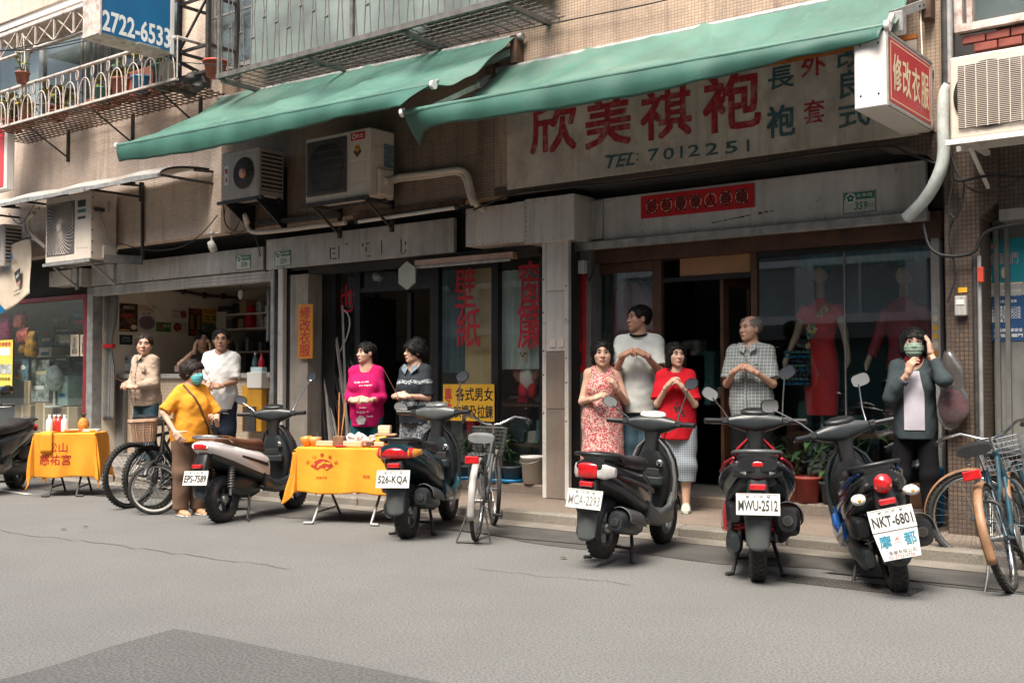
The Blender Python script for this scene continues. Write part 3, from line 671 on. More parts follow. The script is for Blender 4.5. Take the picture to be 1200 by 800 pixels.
for k,px_ in enumerate((268,273,278,284,290,296,305,311,318)):
 q = at(px_,436,12.05);q.z = at(300,411,11.95).z
 bottle(q,0.035,rnd.uniform(.16,.28),(M['galv'],M['iron'],M['ac_grey'],M['plastic_dk'])[k % 4],ORD[k]+' jar from the left on the back shelf of the food shop',M['iron'],group='jars on the back shelf')
for k in range(14):
 px_,yy = (262,270,279,288,297,308,318)[k % 7]+rnd.uniform(-2,2),(366,383.5)[k//7];q = at(px_,yy,12.05);q.z = at(300,yy,11.95).z;h_ = rnd.uniform(.08,.26)
 MB().box(q.x-.07,q.x+rnd.uniform(.05,.12),11.97,12.25,q.z,q.z+h_,.008).top('shelf_box',(M['iron'],pale_card0,M['card'],M['room'],M['white'],M['red_paper'],M['plastic_dk'])[(k*3) % 7],ORD[k % 7]+' box from the left on the '+('top' if k < 7 else 'second')+' shelf of the food shop','box','boxes on the food shop shelves')
bottle(Vector((at(299,433,10.4).x,10.4,1.43)),0.045,0.30,M['teal_old'],'dark teal squeeze bottle on the counter beside the red one')
bottle(Vector((at(306.5,433,10.4).x,10.4,1.43)),0.045,0.29,mat('ketchup_red',(0.45,0.01,0.03),.35,var=.1),'red squeeze bottle at the right end of the food counter',mat('cap_red',(0.45,0.01,0.03),.35,var=.0))
def boxthing(name,label,cat,p0,p1,Y,d,m,bev=0.01,group=None,strip=None):
 a,b = at(*p0,Y),at(*p1,Y);t = thing(name,label,cat,((a.x+b.x)/2,Y+d/2,min(a.z,b.z)),0,group)
 MB().box(a.x,b.x,Y,Y+d,a.z,b.z,bev).build('body',m,t)
 if strip: xm = (a.x+b.x)/2;MB().box(xm-.025,xm+.025,Y-.002,Y+d+.002,min(a.z,b.z)-.001,max(a.z,b.z)+.002).build('tape',strip,t)
 return t
q = boxthing('notice_stand','pale blue notice stand on the left end of the food counter','notice',(142,417),(154,435),10.2,0.02,mat('notice_blue',(0.42,0.52,0.56),.5,var=.05));
a = at(148,428,10.195);MB().box(a.x-.07,a.x+.07,10.192,10.198,a.z-.09,a.z+.03).build('print',M['white_print'],q);lettering('請掃碼',face_px(148,420.5,10.193),M['black_print'],q,w=0.1,**CJ)
q = thing('plastic_bag','red plastic bag standing on the food counter behind the man in tan','bag',(at(157,430,10.4).x,10.4,1.43));MB().sections([(1.43,q.location.x,10.4,.12,.08,.08),(1.55,q.location.x,10.4,.13,.09,.09),(1.66,q.location.x+.01,10.4,.09,.06,.06),(1.72,q.location.x,10.4,.03,.02,.02),(1.79,q.location.x-.02,10.4,.07,.03,.03)],16,2.2,axis='z').build('bag_body',mat('bag_red',(0.42,0.09,0.04),.45,var=.25,scale=14,bump=.3,bscale=25),q)
q = boxthing('tissue_box','white carton hanging off the right end of the food counter','box',(289,436),(306,455),9.95,0.16,M['white'])
MB().box(at(291,436,9.95).x,at(304,436,9.95).x,9.99,10.08,at(291,436,9.95).z,at(291,430,9.95).z).build('flap',mat('pale_cyan',(0.5,0.66,0.68),.5),q)
q = boxthing('cabinet','mustard yellow steel cabinet in front of the food counter','cabinet',(283,452),(306,506),9.97,0.10,mat('mustard',(0.55,0.27,0.02),.5,var=.15,dirt=.3));
MB().box(at(285,476,9.965).x,at(300,476,9.965).x,9.955,9.971,at(285,505,9.965).z,at(285,476,9.965).z,.004).build('drawer',M['iron'],q)
q = thing('steel_flask','steel vacuum flask on the counter beside the seated woman','flask',(at(231,425,10.4).x,10.4,1.43));MB().lathe([(0.001,0),(.05,0),(.05,.2),(.035,.24),(.035,.28),(0.001,.28)],14,Matrix.Translation(q.location)).build('flask_body',M['steel'],q);MB().lathe([(.03,.28),(.03,.31),(0.001,.31)],10,Matrix.Translation(q.location)).build('lid',M['iron'],q)
for k,(px_,mm,lb) in enumerate(((204,mat('pack_pink',(0.55,0.35,0.32),.5),'pink packet lying on the food counter by the man in tan'),(214,paper,'cream paper packet on the food counter left of the flask'))):
 boxthing('packet',lb,'packet',(px_,428),(px_+9,436),10.3,.2,mm)
for k in range(4):
 q = at(236+3.3*k,434,10.45);q.z = 1.43
 bottle(q,.028,.17+.02*(k%2),(M['red_print'],M['sign_yellow'],M['ac'],M['iron'])[k],('red','yellow','cream','dark')[k]+' capped sauce bottle on the counter in front of the seated woman')
# tied back grey curtains
def curtain(name,label,px,py0,py1,Y,w,waist,m,top_w=None):
 a = at(px,py0,Y);z0 = at(px,py1,Y).z
 def fn(u,v):
  z = a.z+(z0-a.z)*v;k = 1-0.55*math.exp(-((v-waist)/0.13)**2) if waist else 1
  k *= (1-0.25*v) if waist else 1
  return (a.x+(u-0.5)*w*k,Y+0.035*math.sin(u*29+v*2)*k+0.02*math.sin(u*11+1),z)
 t = thing(name,label,'curtain',(a.x,Y,z0));MB().grid(fn,48,24,True,0.004).build('cloth',m,t)
 if waist: zz = a.z+(z0-a.z)*waist;MB().lathe([(w*.25,-.03),(w*.27,0),(w*.25,.03)],16,Matrix.Translation((a.x,Y,zz)) @ Matrix.Diagonal((1,.5,1,1))).build('tie',M['red_paper'],t)
 return t
cur_m = mat('grey_curtain',(0.20,0.20,0.19),0.85,var=0.15,scale=3,streak=0.4)
curtain('tied_curtain','grey plastic strip curtain tied with red at the left jamb of the food shop',129,343,492,9.86,0.50,0.42,cur_m)
curtain('side_curtain','grey curtain bunched at the upper right corner of the food shop',320,336,400,9.86,0.26,0,cur_m)

# ---------------------------------------------------------------- leftmost shop window
F0 = thing('corner_shop','leftmost shop with maroon framed display window full of goods','shopfront',(-18,9.7,0.1))
zt = at(103,349,9.7).z
MB().box(-16.02,-15.93,9.66,9.78,0.1,zt+.07,0.008).build('door_post',M['maroon'],F0)
MB().box(-24,-16.02,9.665,9.775,zt,zt+.068,0.006).build('top_rail',M['maroon'],F0)
MB().box(-15.93,-15.86,9.70,9.82,0.1,zt+.07).build('door_post',M['dark'],F0)
MB().box(-24,-16.02,9.74,9.75,0.1,zt).build('pane',M['glass'],F0)
MB().box(-24,-15.9,9.72,9.9,zt+.07,3.3).build('fascia',M['black_in'],F0)
MB().box(-24,-15.9,11.8,11.9,0.1,3).build('back_wall',M['room'],F0)
MB().box(-24,-15.95,9.78,11.8,0.0,0.11).build('shop_floor',M['concrete'],F0)
MB().box(-24,-15.95,9.78,11.8,zt+.05,zt+.1).build('ceiling',M['room'],F0)
teal_card = mat('teal_carton',(0.06,0.17,0.18),0.6,var=0.3,scale=6);pale_card = mat('pale_print_carton',(0.38,0.40,0.38),0.6,var=0.5,scale=9);navy_card = mat('navy_carton',(0.02,0.035,0.06),.6,var=.4,scale=9)
for args in (('cardboard_box','tall brown cardboard carton taped in the leftmost window',(41,472),(62,512),10.0,.35,M['card']),('cardboard_box','brown cardboard carton left of the taped one, half behind the scooter',(17,474),(35,512),10.0,.35,M['card']),('printed_box','cardboard carton with blue stripes at the right of the window',(69,476),(90,512),10.0,.3,M['card']),('cardboard_box','brown carton standing on end behind the tall taped carton',(28,446),(40,474),10.35,.3,M['card'])):
 boxthing(*args[:2],'box',*args[2:],strip=M['cream_print'])
for k,(p0,p1,Y,mm,lb) in enumerate((((37,422),(57,471),10.05,pale_card,'pale printed carton with flowers behind the lamp head'),((68,440),(79,475),10.02,mat('mint_carton',(0.42,0.56,0.52),.5,var=.2),'mint green carton in front of dark goods'),((80,438),(102,476),10.3,teal_card,'dark teal carton low in the shop window'),((45,384),(62,405),10.5,teal_card,'green carton with a white letter on the upper shelf'),((64,392),(84,404),10.5,pale_card,'grey carton on the upper shelf'),((44,407),(60,418),10.4,paper,'stack of striped packets under the green carton'),((82,362),(101,386),10.4,navy_card,'navy carton with pale pattern high in the window'),((62,373),(80,391),10.8,pale_card,'grey patterned carton on the top shelf'),((62,407),(82,430),10.9,teal_card,'teal carton deep in the shop window'),((84,406),(102,436),10.9,navy_card,'dark blue carton deep in the window at right'))):
 t = boxthing('goods_carton',lb,'box',p0,p1,Y,.3,mm,.004)
 for j in range(2):
  u = (p0[0]+p1[0])/2+rnd.uniform(-2,2);a = at(u,p0[1]+(p1[1]-p0[1])*(.3+.35*j),Y-.003);ww = abs(at(p1[0],p1[1],Y).x-at(p0[0],p0[1],Y).x)
  MB().box(a.x-ww*.28,a.x+ww*.28,Y-.004,Y-.001,a.z-.03,a.z+.03).build('print',(M['cream_print'],M['white_print'],M['sign_blue'],M['red_print'])[(k+j) % 4],t)
for z in (1.75,2.2): MB().box(-19,-16.05,10.55,11.0,z,z+0.03).build('shelf',M['galv'],F0)
def bag(px,py0,py1,Y,w,m,label,name='gift_bag'):
 a,b = at(px,py0,Y),at(px,py1,Y);h = a.z-b.z;t = thing(name,label,'bag',b)
 MB().sections([(b.z,b.x,Y,w*.5,.05,.05,4),(b.z+h*.1,b.x,Y,w*.52,.09,.09,4),(b.z+h*.7,b.x,Y,w*.46,.07,.07,4),(b.z+h*.88,b.x,Y,w*.4,.03,.03,4),(a.z,b.x,Y,w*.42,.012,.012,4)],20,axis='z').build('bag_body',m,t);return t
fest = mat('festive_print',(0.55,0.10,0.08),0.5,var=0.7,scale=16);fest2 = mat('festive_magenta',(0.40,0.03,0.12),0.5,var=0.5,scale=14);fest3 = mat('festive_gold',(0.60,0.28,0.03),0.5,var=0.6,scale=12)
bag(24,364,384,9.95,.26,fest,'red and gold festive bag hung in the window, upper');bag(28,384,402,9.95,.36,fest,'red patterned festive bag hung in the window below the upper one')
bag(7,368,398,10.0,.34,fest2,'magenta festive bag hung at the left edge of the window');bag(37,388,418,9.92,.24,fest3,'golden festive bag hanging right of the red bags');bag(29,400,414,10.0,.2,fest3,'small gold bag half hidden under the red bags')
# flower print, yellow calendar poster, two paper notices on the glass
def glass_sheet(p0,p1,Y,m,label,cat,items,name='paper_notice'):
 a,b = at(*p0,Y),at(*p1,Y);cx,cz = (a.x+b.x)/2,(a.z+b.z)/2;w,h = abs(b.x-a.x),abs(a.z-b.z)
 t = thing(name,label,cat,(cx,Y,cz-h/2));MB().box(cx-w/2,cx+w/2,Y,Y+0.004,cz-h/2,cz+h/2).build('sheet',m,t)
 for k,(kind,u,v,su,sv,mm,tx) in enumerate(items):
  Mx = basis((cx+(u-.5)*w,Y-0.0015-.0008*k,cz+(.5-v)*h),(1,0,0),(0,0,1),(0,-1,0))
  if kind == 't': lettering(tx,Mx,mm,t,w=su*w,h=sv*h,**CJ)
  elif kind == 'o': MB(Mx).lathe([(0.001,0.0005),(1,0.0)],18,Matrix.Diagonal((su*w/2,sv*h/2,1,1))).build('print',mm,t)
  else: MB(Mx).box(-su*w/2,su*w/2,-sv*h/2,sv*h/2,-.0006,.0006).build('print',mm,t)
 return t
for px_,tx in ((87.5,'公休日\n每週日\n敬請見諒'),(99,'營業中\n歡迎光臨\n謝謝惠顧')):
 glass_sheet((px_-4.8,392),(px_+4.8,417),9.73,paper,'cream paper notice taped to the glass, '+('left' if px_ < 90 else 'right')+' of the pair','notice',[('t',.5,.5,.6,.8,M['black_print'],tx)])
glass_sheet((-8,399),(14,460),9.72,mat('calendar_yellow',(0.74,0.56,0.10),.5,var=.06),'large yellow poster with photos taped inside the window at the left edge','poster',[('b',.62,.22,.5,.14,M['white_print'],0),('t',.6,.08,.6,.08,M['red_print'],'特價優惠'),('b',.65,.55,.6,.18,pale_card,0),('b',.5,.9,.9,.04,M['sign_blue'],0),('t',.62,.74,.6,.06,M['black_print'],'限時專案')],'yellow_poster')
glass_sheet((17,421),(33,446),9.9,mat('flower_print',(0.12,0.2,0.25),.6,var=.5,scale=10),'flower picture card hanging in the window below the gold bag','card',[('o',.4,.3,.35,.22,fest2,0),('o',.62,.38,.35,.22,M['white_print'],0),('o',.35,.52,.3,.2,paper,0),('o',.3,.82,.5,.24,fest3,0)],'flower_card')
# mop-headed white shade standing in the window
t = thing('white_lamp','white cloth covered fan head standing among cartons in the window','fan',at(64,458,9.95));q = at(64,443,9.95)
MB().ell(q,(.20,.12,.22),18,12).build('cover',mat('sheer_white',(0.55,0.58,0.55),.7,var=.25,scale=12),t);MB().tube([q-Vector((0,0,.1)),Vector((q.x,9.95,.9))],.02,8).build('post',M['white'],t)
MB().lathe([(0.001,.88),(.16,.88),(.14,.92),(0.001,.92)],16,Matrix.Translation((q.x,9.95,-0.0))).build('base',M['white'],t)

# ---------------------------------------------------------------- middle shop (wallpaper and curtains)
F2 = thing('curtain_shop','dark middle shop with glass door and red lettered window under a steel fascia','shopfront',(-9.3,9.8,ZS))
MB().box(-11.56,-8.28,9.60,9.66,2.79,3.19,0.006).build('fascia',M['steel_dull'],F2)
MB().box(-11.62,-11.56,9.64,9.72,2.75,3.2).build('gap_strip',M['dark'],F2)
MB().box(-11.5,-7.1,9.66,9.9,2.70,2.79).build('head_beam',M['black_in'],F2)
a,b = at(488,303,9.62),at(603,297,9.62)
MB().box(a.x,b.x,9.58,9.68,2.66,2.735,0.006).build('shutter_box',mat('dusty_pink_paint',(0.52,0.36,0.29),.6,var=.12,dirt=.3),F2)
MB().box(a.x+.05,b.x-.02,9.56,9.585,2.63,2.66,0.004).build('shutter_bar',M['galv'],F2)
_dx = [at(q,260,9.35).x for q in (545,600,615,673)]
for k,(d_,z0_,z1_) in enumerate(((.015,2.80,3.22),(.005,2.795,3.225),(0,2.765,3.24))): MB().box(_dx[k],_dx[k+1],9.345+d_,9.72,z0_,z1_,0.004).build('duct',M['steel'],F2)
rv = MB()
for k in range(9): rv.ell((_dx[0]+.04+.07*k,9.358,2.815),.006,6,4)
for k in range(9): rv.ell((_dx[2]+.02,9.343,2.8+.05*k),.006,6,4)
rv.build('rivet',M['iron'],F2,kind='stuff')
# old glue marks on the fascia where letters came off
gm = MB()
for (px_,py_,w,h) in ((387,297,1,13),(397,296,1,14),(391,291,5,1.2),(392,303,6,1.2),(391,297,2.5,1.5),(406,286,3,1),(425,287,1.5,3),(431,285,5,1),(429,292,1,4),(432,300,4,1),(447,290,.8,14),(470,288,1,13),(475,285,1.2,4),(475,294,1,3),(472,297,5,.8)):
 p = at(px_,py_,9.597);gm.box(p.x-w*.006,p.x+w*.006,9.5955,9.5995,p.z-h*.006,p.z+h*.006)
gm.build('glue_mark',M['iron'],F2,kind='stuff')
MB().box(-11.14,-10.80,9.66,9.9,0.12,2.75).build('wall_pier',mat('pale_pier',(0.33,0.295,0.25),.8,var=.15,scale=3,streak=.5),F2)
MB().box(-10.80,-10.55,9.9,10.0,0.12,2.75).build('dark_jamb',M['dark'],F2)
M['steel_low'] = mat('lower_brown_steel',(0.30,0.265,0.23),0.33,0.4,var=0.25,scale=1.5,dirt=0.5,dirtcol=(0.30,0.17,0.10),streak=0.6)  # darker lower sheets; orange reflections painted in as blotches
MB().box(-6.86,-6.60,9.47,9.9,0.095,2.80).build('pillar_core',M['black_in'],F2)  # black colour stands for the shaded gap beside the pillar
# stainless pillar between middle and right shop: faced with sheets
for z0_,z1_,mm in ((0.095,1.02,'steel_low'),(1.024,1.62,'steel_low'),(1.624,2.25,'steel'),(2.254,2.80,'steel')):
 MB().box(-6.87,-6.585,9.42,9.47,z0_,z1_,0.006).build('pillar_sheet',M[mm],F2)
for x_ in (-6.888,-6.602): MB().box(x_,x_+.05,9.412,9.468,0.095,2.80,0.004).build('pillar_edge',M['steel'],F2)
for k in range(2): MB().box(-6.78+.1*k,-6.71+.1*k,9.405,9.425,1.66,1.76,.008).build('socket',M['ac'],F2)
lk = MB()
for z in (.9,1.3,1.55,1.95,2.3): lk.ell((-6.58,9.41,z),.009,6,4);lk.ell((-6.868,9.41,z+.08),.009,6,4)
lk.build('rivet',M['iron'],F2,kind='stuff')
# glazing
YD = 10.0
zt_ = 2.70
for px0,px1,z0_,z1_ in ((506,516,.2,zt_),(578,586,.2,zt_),(418,424,.2,zt_),(634,640,.2,zt_)):
 a,b = at(px0,400,YD),at(px1,400,YD);MB().box(a.x,b.x,YD-.04,YD+.04,z0_,z1_,.004).build('mullion',M['dark'],F2)
a,b = at(424,400,YD),at(506,400,YD);zr = at(460,338,YD).z
MB().box(a.x,b.x,YD-.03,YD+.03,zr-.03,zr+.03).build('transom',M['dark'],F2)
MB().box(a.x,b.x,YD,YD+.008,zr+.03,zt_).build('pane',M['glass'],F2)
for p0,p1,z0_ in ((516,578,.32),(586,634,.32),(372,418,.32)):
 a,b = at(p0,400,YD),at(p1,400,YD);MB().box(a.x,b.x,YD,YD+.008,z0_,zt_).build('pane',M['glass'],F2)
 MB().box(a.x,b.x,YD-.04,YD+.04,.2,.32,.004).build('bottom_rail',M['dark'],F2)
dl = MB();a = at(430,400,10.4);dl.box(a.x-.02,a.x+.05,10.02,10.9,.2,zr-.05);dl.box(a.x-.02,a.x+.05,10.0,10.06,.2,zr-.05);dl.build('open_door',M['dark'],F2)
a = at(492,400,10.3);MB().box(a.x-.03,a.x+.03,10.1,10.16,.2,zr-.05).build('door_stile',M['dark'],F2)
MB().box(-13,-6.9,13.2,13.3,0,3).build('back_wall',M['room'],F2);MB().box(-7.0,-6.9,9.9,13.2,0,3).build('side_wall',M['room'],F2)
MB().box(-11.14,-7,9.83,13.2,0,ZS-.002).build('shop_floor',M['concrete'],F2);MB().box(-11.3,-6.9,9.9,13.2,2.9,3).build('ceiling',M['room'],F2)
# red characters on glass and the signs
def glass_char(ch,px,py,w,h,Y,m=None,bold=0.022,parent=None):
 lettering(ch,face_px(px,py,Y-.004),m or M['red_print'],parent or F2,w=w,h=h,bold=bold,name='glass_lettering')
glass_char('壁',545,337,.31,.46,YD);glass_char('紙',549,384,.36,.46,YD)
glass_char('窗',622,331,.33,.49,YD);glass_char('簾',621,381,.34,.52,YD)
glass_char('地',401,350,.40,.36,YD)
t = thing('tailor_sign','narrow orange sign with four dark red characters hung on the pale pier','sign',at(357,420,9.6))
a,b = at(349,357,9.6),at(366,420,9.6);MB().box(a.x,b.x,9.6,9.62,b.z,a.z,.004).build('board',M['orange_sign'],t)
lettering('修\n改\n衣\n服',basis(((a.x+b.x)/2,9.598,(a.z+b.z)/2),(1,0,0),(0,0,1),(0,-1,0)),M['red_print'],t,w=abs(b.x-a.x)*.72,h=abs(a.z-b.z)*.92,bold=.03)
t = thing('zipper_sign','yellow board with black characters leaning against the window behind the bicycle','sign',at(549,495,9.93))
a,b = at(519,450,9.92),at(579,494,9.92);w_,h_ = abs(b.x-a.x),abs(a.z-b.z);cx_,cz_ = (a.x+b.x)/2,(a.z+b.z)/2
MB().box(a.x,b.x,9.92,9.935,b.z,a.z,.003).build('board',M['sign_yellow'],t)
def tz(s,u,v,w,h,m): lettering(s,basis((cx_+(u-.5)*w_,9.918,cz_+(.5-v)*h_),(1,0,0),(0,0,1),(0,-1,0)),m,t,w=w*w_,h=h*h_,bold=.03)
tz('各式男女',.62,.27,.72,.36,M['black_print']);tz('衣褲及拉鍊',.60,.74,.76,.36,M['black_print']);tz('專\n修',.11,.5,.15,.8,M['red_print'])
# things behind the glass
def sheet_curtain(p0,p1,Y,m,label,name='hanging_curtain',amp=.03,fr=40):
 a,b = at(*p0,Y),at(*p1,Y);t = thing(name,label,'curtain',((a.x+b.x)/2,Y,b.z))
 MB().grid(lambda u,v: (a.x+(b.x-a.x)*u,Y+amp*math.sin(u*fr+v)+amp*.5*math.sin(u*fr*.37+2),a.z+(b.z-a.z)*v),60,6).build('cloth',m,t);return t
sheer = mat('sheer_curtain',(0.56,0.64,0.61),0.9,var=0.12,scale=3,streak=.3,dirtcol=(0.2,0.24,0.24))
sheet_curtain((586,318),(650,432),10.14,sheer,'pale sheer curtain behind the right window pane');sheet_curtain((517,318),(546,436),10.22,mat('blue_sheer',(0.22,0.32,0.36),.9,var=.25,scale=4),'dim blue curtain behind the left window pane')
sheet_curtain((545,316),(577,452),10.14,mat('tan_wallpaper',(0.66,0.46,0.24),.8,var=.1,scale=3),'tan wallpaper roll hanging behind the window with faint lettering','wallpaper_roll',.006,6)
t = thing('work_table','cluttered dark work table behind the middle shop window','table',(-8.1,10.6,ZS))
a,b = at(516,470,10.4),at(655,470,10.4);zt2 = at(590,472,10.4).z
MB().box(a.x,b.x,10.3,11.1,zt2-.04,zt2,.005).build('table_top',M['wood'],t)
for xx in (a.x+.05,(a.x+b.x)/2,b.x-.12):
 for yy in (10.35,11.0): MB().box(xx,xx+.06,yy,yy+.06,ZS,zt2-.04).build('leg',M['wood'],t)
MB().box(a.x+.1,b.x-.1,10.36,11.05,.55,.58).build('shelf',M['wood'],t)
clut = [M['card'],M['room'],navy_card,paper,teal_card,M['iron'],M['red_paper'],M['ac_grey']]
for k in range(14):
 x = a.x+.15+(b.x-a.x-.5)*(k/13);h = rnd.uniform(.03,.13);MB().box(x,x+rnd.uniform(.15,.3),10.38+rnd.uniform(0,.2),10.75,zt2,zt2+h,.01).top('fabric_stack',clut[(k*3) % 8],ORD[k]+' heap from the left on top of the cluttered work table','fabric','fabric heaps on the work table')
for k in range(8):
 x = a.x+.15+(b.x-a.x-.5)*(k/7);h = rnd.uniform(.1,.3);MB().box(x,x+rnd.uniform(.18,.3),10.42,10.85,.58,.58+h,.015).top('fabric_stack',clut[(k*5+1) % 8],ORD[k]+' folded fabric from the left on the shelf under the work table','fabric','fabric on the lower shelf')
t = thing('fabric_pile','heap of patterned cloth on the table behind the left window pane','fabric',at(556,452,10.35));q = at(556,447,10.35)
v = Vol(q-Vector((.35,.2,.15)),q+Vector((.35,.2,.22)),.014)
for k in range(9): v.ell(q+Vector((rnd.uniform(-.22,.22),rnd.uniform(-.05,.05),rnd.uniform(-.06,.07))),(rnd.uniform(.07,.12),.08,rnd.uniform(.04,.07)),k=.02)
v.noise(.012,40,3);link('heap',vmesh('heap',[v.surf()]),mat('patterned_cloth',(0.25,0.22,0.20),.9,var=.7,scale=18),t)
# plush doll with white beard
t = thing('plush_doll','white bearded plush doll with red trousers in the right window pane','doll',at(620,450,10.25));q = at(620,418,10.25)
MB().ell(q,(.15,.10,.17),18,12).build('beard',mat('white_fleece',(0.66,0.62,0.54),.95,var=.12,scale=20,bump=.6,bscale=60),t)
MB().ell(q+Vector((0,-.07,.02)),(.085,.05,.10),14,10).build('face',mat('doll_face',(0.66,0.50,0.36),.8,var=.05),t)
for dx in (-.03,.03): MB().ell(q+Vector((dx,-.118,.035)),.012,8,6).build('eye',M['black_print'],t)
MB().ell(q+Vector((0,-.122,.01)),.014,8,6).build('nose',M['red_print'],t)
MB().ell(q+Vector((0,0,-.24)),(.13,.09,.14),14,10).build('torso',M['white'],t)
for dx in (-.07,.07): MB().ell(q+Vector((dx,-.02,-.38)),(.06,.06,.10),12,8).build('leg',M['red_paper'],t)
for dx in (-.15,.13): MB().ell(q+Vector((dx,-.03,-.20)),(.05,.05,.11),12,8,Matrix.Rotation(dx*3,3,'Y')).build('arm',mat('doll_arm',(0.35,0.15,0.1),.9,var=.2),t)
# metal poles and curtain tracks leaning in the dark opening
pm = [M['galv'],M['steel_dull'],M['iron'],M['ac_grey']]
for k in range(17):
 bx,by = 372+rnd.uniform(0,52),520+rnd.uniform(-8,10);tx,ty = bx-rnd.uniform(6,34),rnd.uniform(345,440)
 if k < 6: bx,tx,ty = 398+k*4,366+k*6,(372,392,360,410,398,430)[k]
 p0 = at(bx,by,9.78+.02*(k%5));p0.z = ZS;p1 = at(tx,ty,10.0-.01*k+.06)
 w = rnd.uniform(.018,.034);MB().bar(p0,p1,w,w*.7).top('metal_pole',pm[k % 4],ORD[k]+' of the leaning curtain rails beside the dark door, '+('bright galvanised','dull steel','dark iron','grey painted')[k % 4],'pole','curtain rails leaning beside the door')
for px_,py_,s in ((378,505,.10),(392,512,.13),(404,508,.12)):
 q = at(px_,py_,10.1);q.z = ZS;boxthing('storage_box',('black bucket standing among the leaning rails','dark crate under the rails beside the door','small dark carton under the leaning rails')[int((px_-378)/13)],'box',(px_-6,py_-28),(px_+7,py_+2),10.12,.2,M['iron'])
c_ = [at(388,430,9.98)]+[at(388+22*math.sin(i*.3),430-70*math.sin(i*.16),9.98-.01*i) for i in range(1,9)]
MB().tube(c_,.009,6).top('bent_cable',M['white'],'thin pale tube bent in an arch in front of the door glass','cable')
# details in the doorway: clock-lamp, hanging switch box, hexagon plate
q = at(439,324,10.05);MB().lathe([(0.001,0),(.05,0.0),(.06,.03),(.04,.10),(.02,.14)],14,Matrix.Translation(q) @ Matrix.Rotation(R(-90),4,'X')).top('spot_lamp',M['steel'],'round metal spot lamp above the dark door','lamp')
q = at(478,323,9.56);_h = [(.155*math.cos(R(30+60*i)),.17*math.sin(R(30+60*i))) for i in range(6)]
MB().prism(_h,.02,basis(q,(1,0,0),(0,0,1),(0,-1,0))).top('hexagon_plaque',mat('pale_green_plaque',(0.42,0.45,0.38),.6,var=.1),'pale hexagonal plaque hung above the dark door','plaque')
for (px_,py_,w,h,m_,lb) in ((454,400,.14,.24,M['ac_grey'],'grey switch box on a pole in the dark doorway'),(455,425,.10,.5,M['galv'],'grey machine column in the dark doorway'),(437,373,.10,.55,mat('dim_red',(0.25,0.02,0.03),.6),'narrow red strip hanging inside the doorway'),(437,353,.13,.2,pale_card,'pale card behind the open door glass'),(470,395,.6,.03,M['galv'],'metal rail across the dark room'),(462,440,.5,.4,navy_card,'dark sewing cabinet in the dim room')):
 q = at(px_,py_,11.2);MB().box(q.x-w/2,q.x+w/2,11.2,11.3,q.z-h/2,q.z+h/2,.01).top('dim_fitting',m_,lb,'fitting')
glass_sheet((409,311),(418,365),10.35,mat('pale_banner',(0.30,0.36,0.34),.7,var=.1),'teal and white banner strip behind the character on the door glass','banner',[('b',.5,.05,1,.1,M['green_print'],0),('b',.5,.95,1,.1,M['green_print'],0)],'banner_strip')

# ---------------------------------------------------------------- right shop (tailor)
F3 = thing('tailor_shop','dim tailor shop with wooden door and qipao window under a pale steel fascia','shopfront',(-4.6,9.9,ZS))
MB().box(-6.47,-3.0,9.70,9.76,2.775,3.22,0.006).build('fascia',M['steel'],F3)
MB().box(-6.465,-6.30,9.66,9.70,2.79,3.2,0.004).build('fascia_end',M['steel_dull'],F3)
sb = MB();sb.box(-6.62,-2.96,9.60,9.68,2.68,2.765,.006);sb.build('shutter_bar',M['galv'],F3)
for k in range(2): MB().box(-6.2,-2.97,9.685,9.70,2.70+.035*k,2.72+.035*k).build('shutter_slat',M['iron'],F3)
MB().box(-6.5,-2.9,9.77,10.0,2.55,2.78).build('head_beam',M['wood'],F3)
MB().box(-6.79,-6.46,9.70,9.9,0.1,2.78).build('wall_pier',mat('pale_grey_pier',(0.19,0.18,0.165),.85,var=.15,scale=4,streak=.4),F3)
def px_post(p0,p1,Y,z0_,z1_,m,name,th=.07):
 a,b = at(p0,400,Y),at(p1,400,Y);return MB().box(a.x,b.x,Y,Y+th,z0_,z1_,.005).build(name,m,F3)
YR = 9.85
px_post(690,698,YR,.2,2.56,M['wood'],'door_post');px_post(765,775,YR,.2,2.56,M['wood'],'door_post');px_post(880,887,YR,.2,2.56,M['wood'],'door_post')
px_post(698,765,YR+.01,2.45,2.55,M['wood'],'top_rail');px_post(698,765,YR+.01,.2,.55,M['wood'],'bottom_panel');px_post(887,1096,YR+.01,.2,.42,M['wood'],'bottom_panel');px_post(887,1096,YR+.01,2.5,2.551,M['dark'],'top_rail')
px_post(698,765,YR+.03,.55,2.45,M['glass_t'],'pane',.008);px_post(887,989.5,YR+.03,.42,2.5,M['glass_t'],'pane',.008);px_post(990.5,1095,YR+.034,.42,2.5,M['glass_t'],'pane',.008)
px_post(989.3,990.7,YR+.02,.42,2.5,M['galv'],'joint',.03)
a = at(1093,400,YR);MB().box(a.x,a.x+.075,YR-.03,YR+.09,.1,2.6,.005).build('door_post',M['steel_dull'],F3)
stk = [M['sign_yellow'],paper,M['pipe_pale'],M['orange_sign'],paper,M['sign_yellow']]
for k in range(9): MB().box(a.x+.015,a.x+.055,YR-.034,YR-.029,1.30+.075*k,1.30+.075*k+.05).build('sticker',stk[k % 6],F3)
zb_ = at(840,321,YR).z;px_post(797,880,YR+.05,zb_,2.56,M['wood_lt'],'transom_board',.02)
px_post(775,880,YR+.02,zb_-.05,zb_-.003,M['dark'],'transom',.05)
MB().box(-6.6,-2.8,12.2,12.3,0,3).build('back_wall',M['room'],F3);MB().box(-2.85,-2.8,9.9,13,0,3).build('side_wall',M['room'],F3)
MB().box(-6.6,-2.8,9.83,13,0,ZS-.002).build('shop_floor',M['concrete'],F3);MB().box(-6.8,-2.8,9.9,13,2.9,3).build('ceiling',M['room'],F3);MB().box(-6.85,-6.8,9.9,13,0,3).build('side_wall',M['room'],F3)
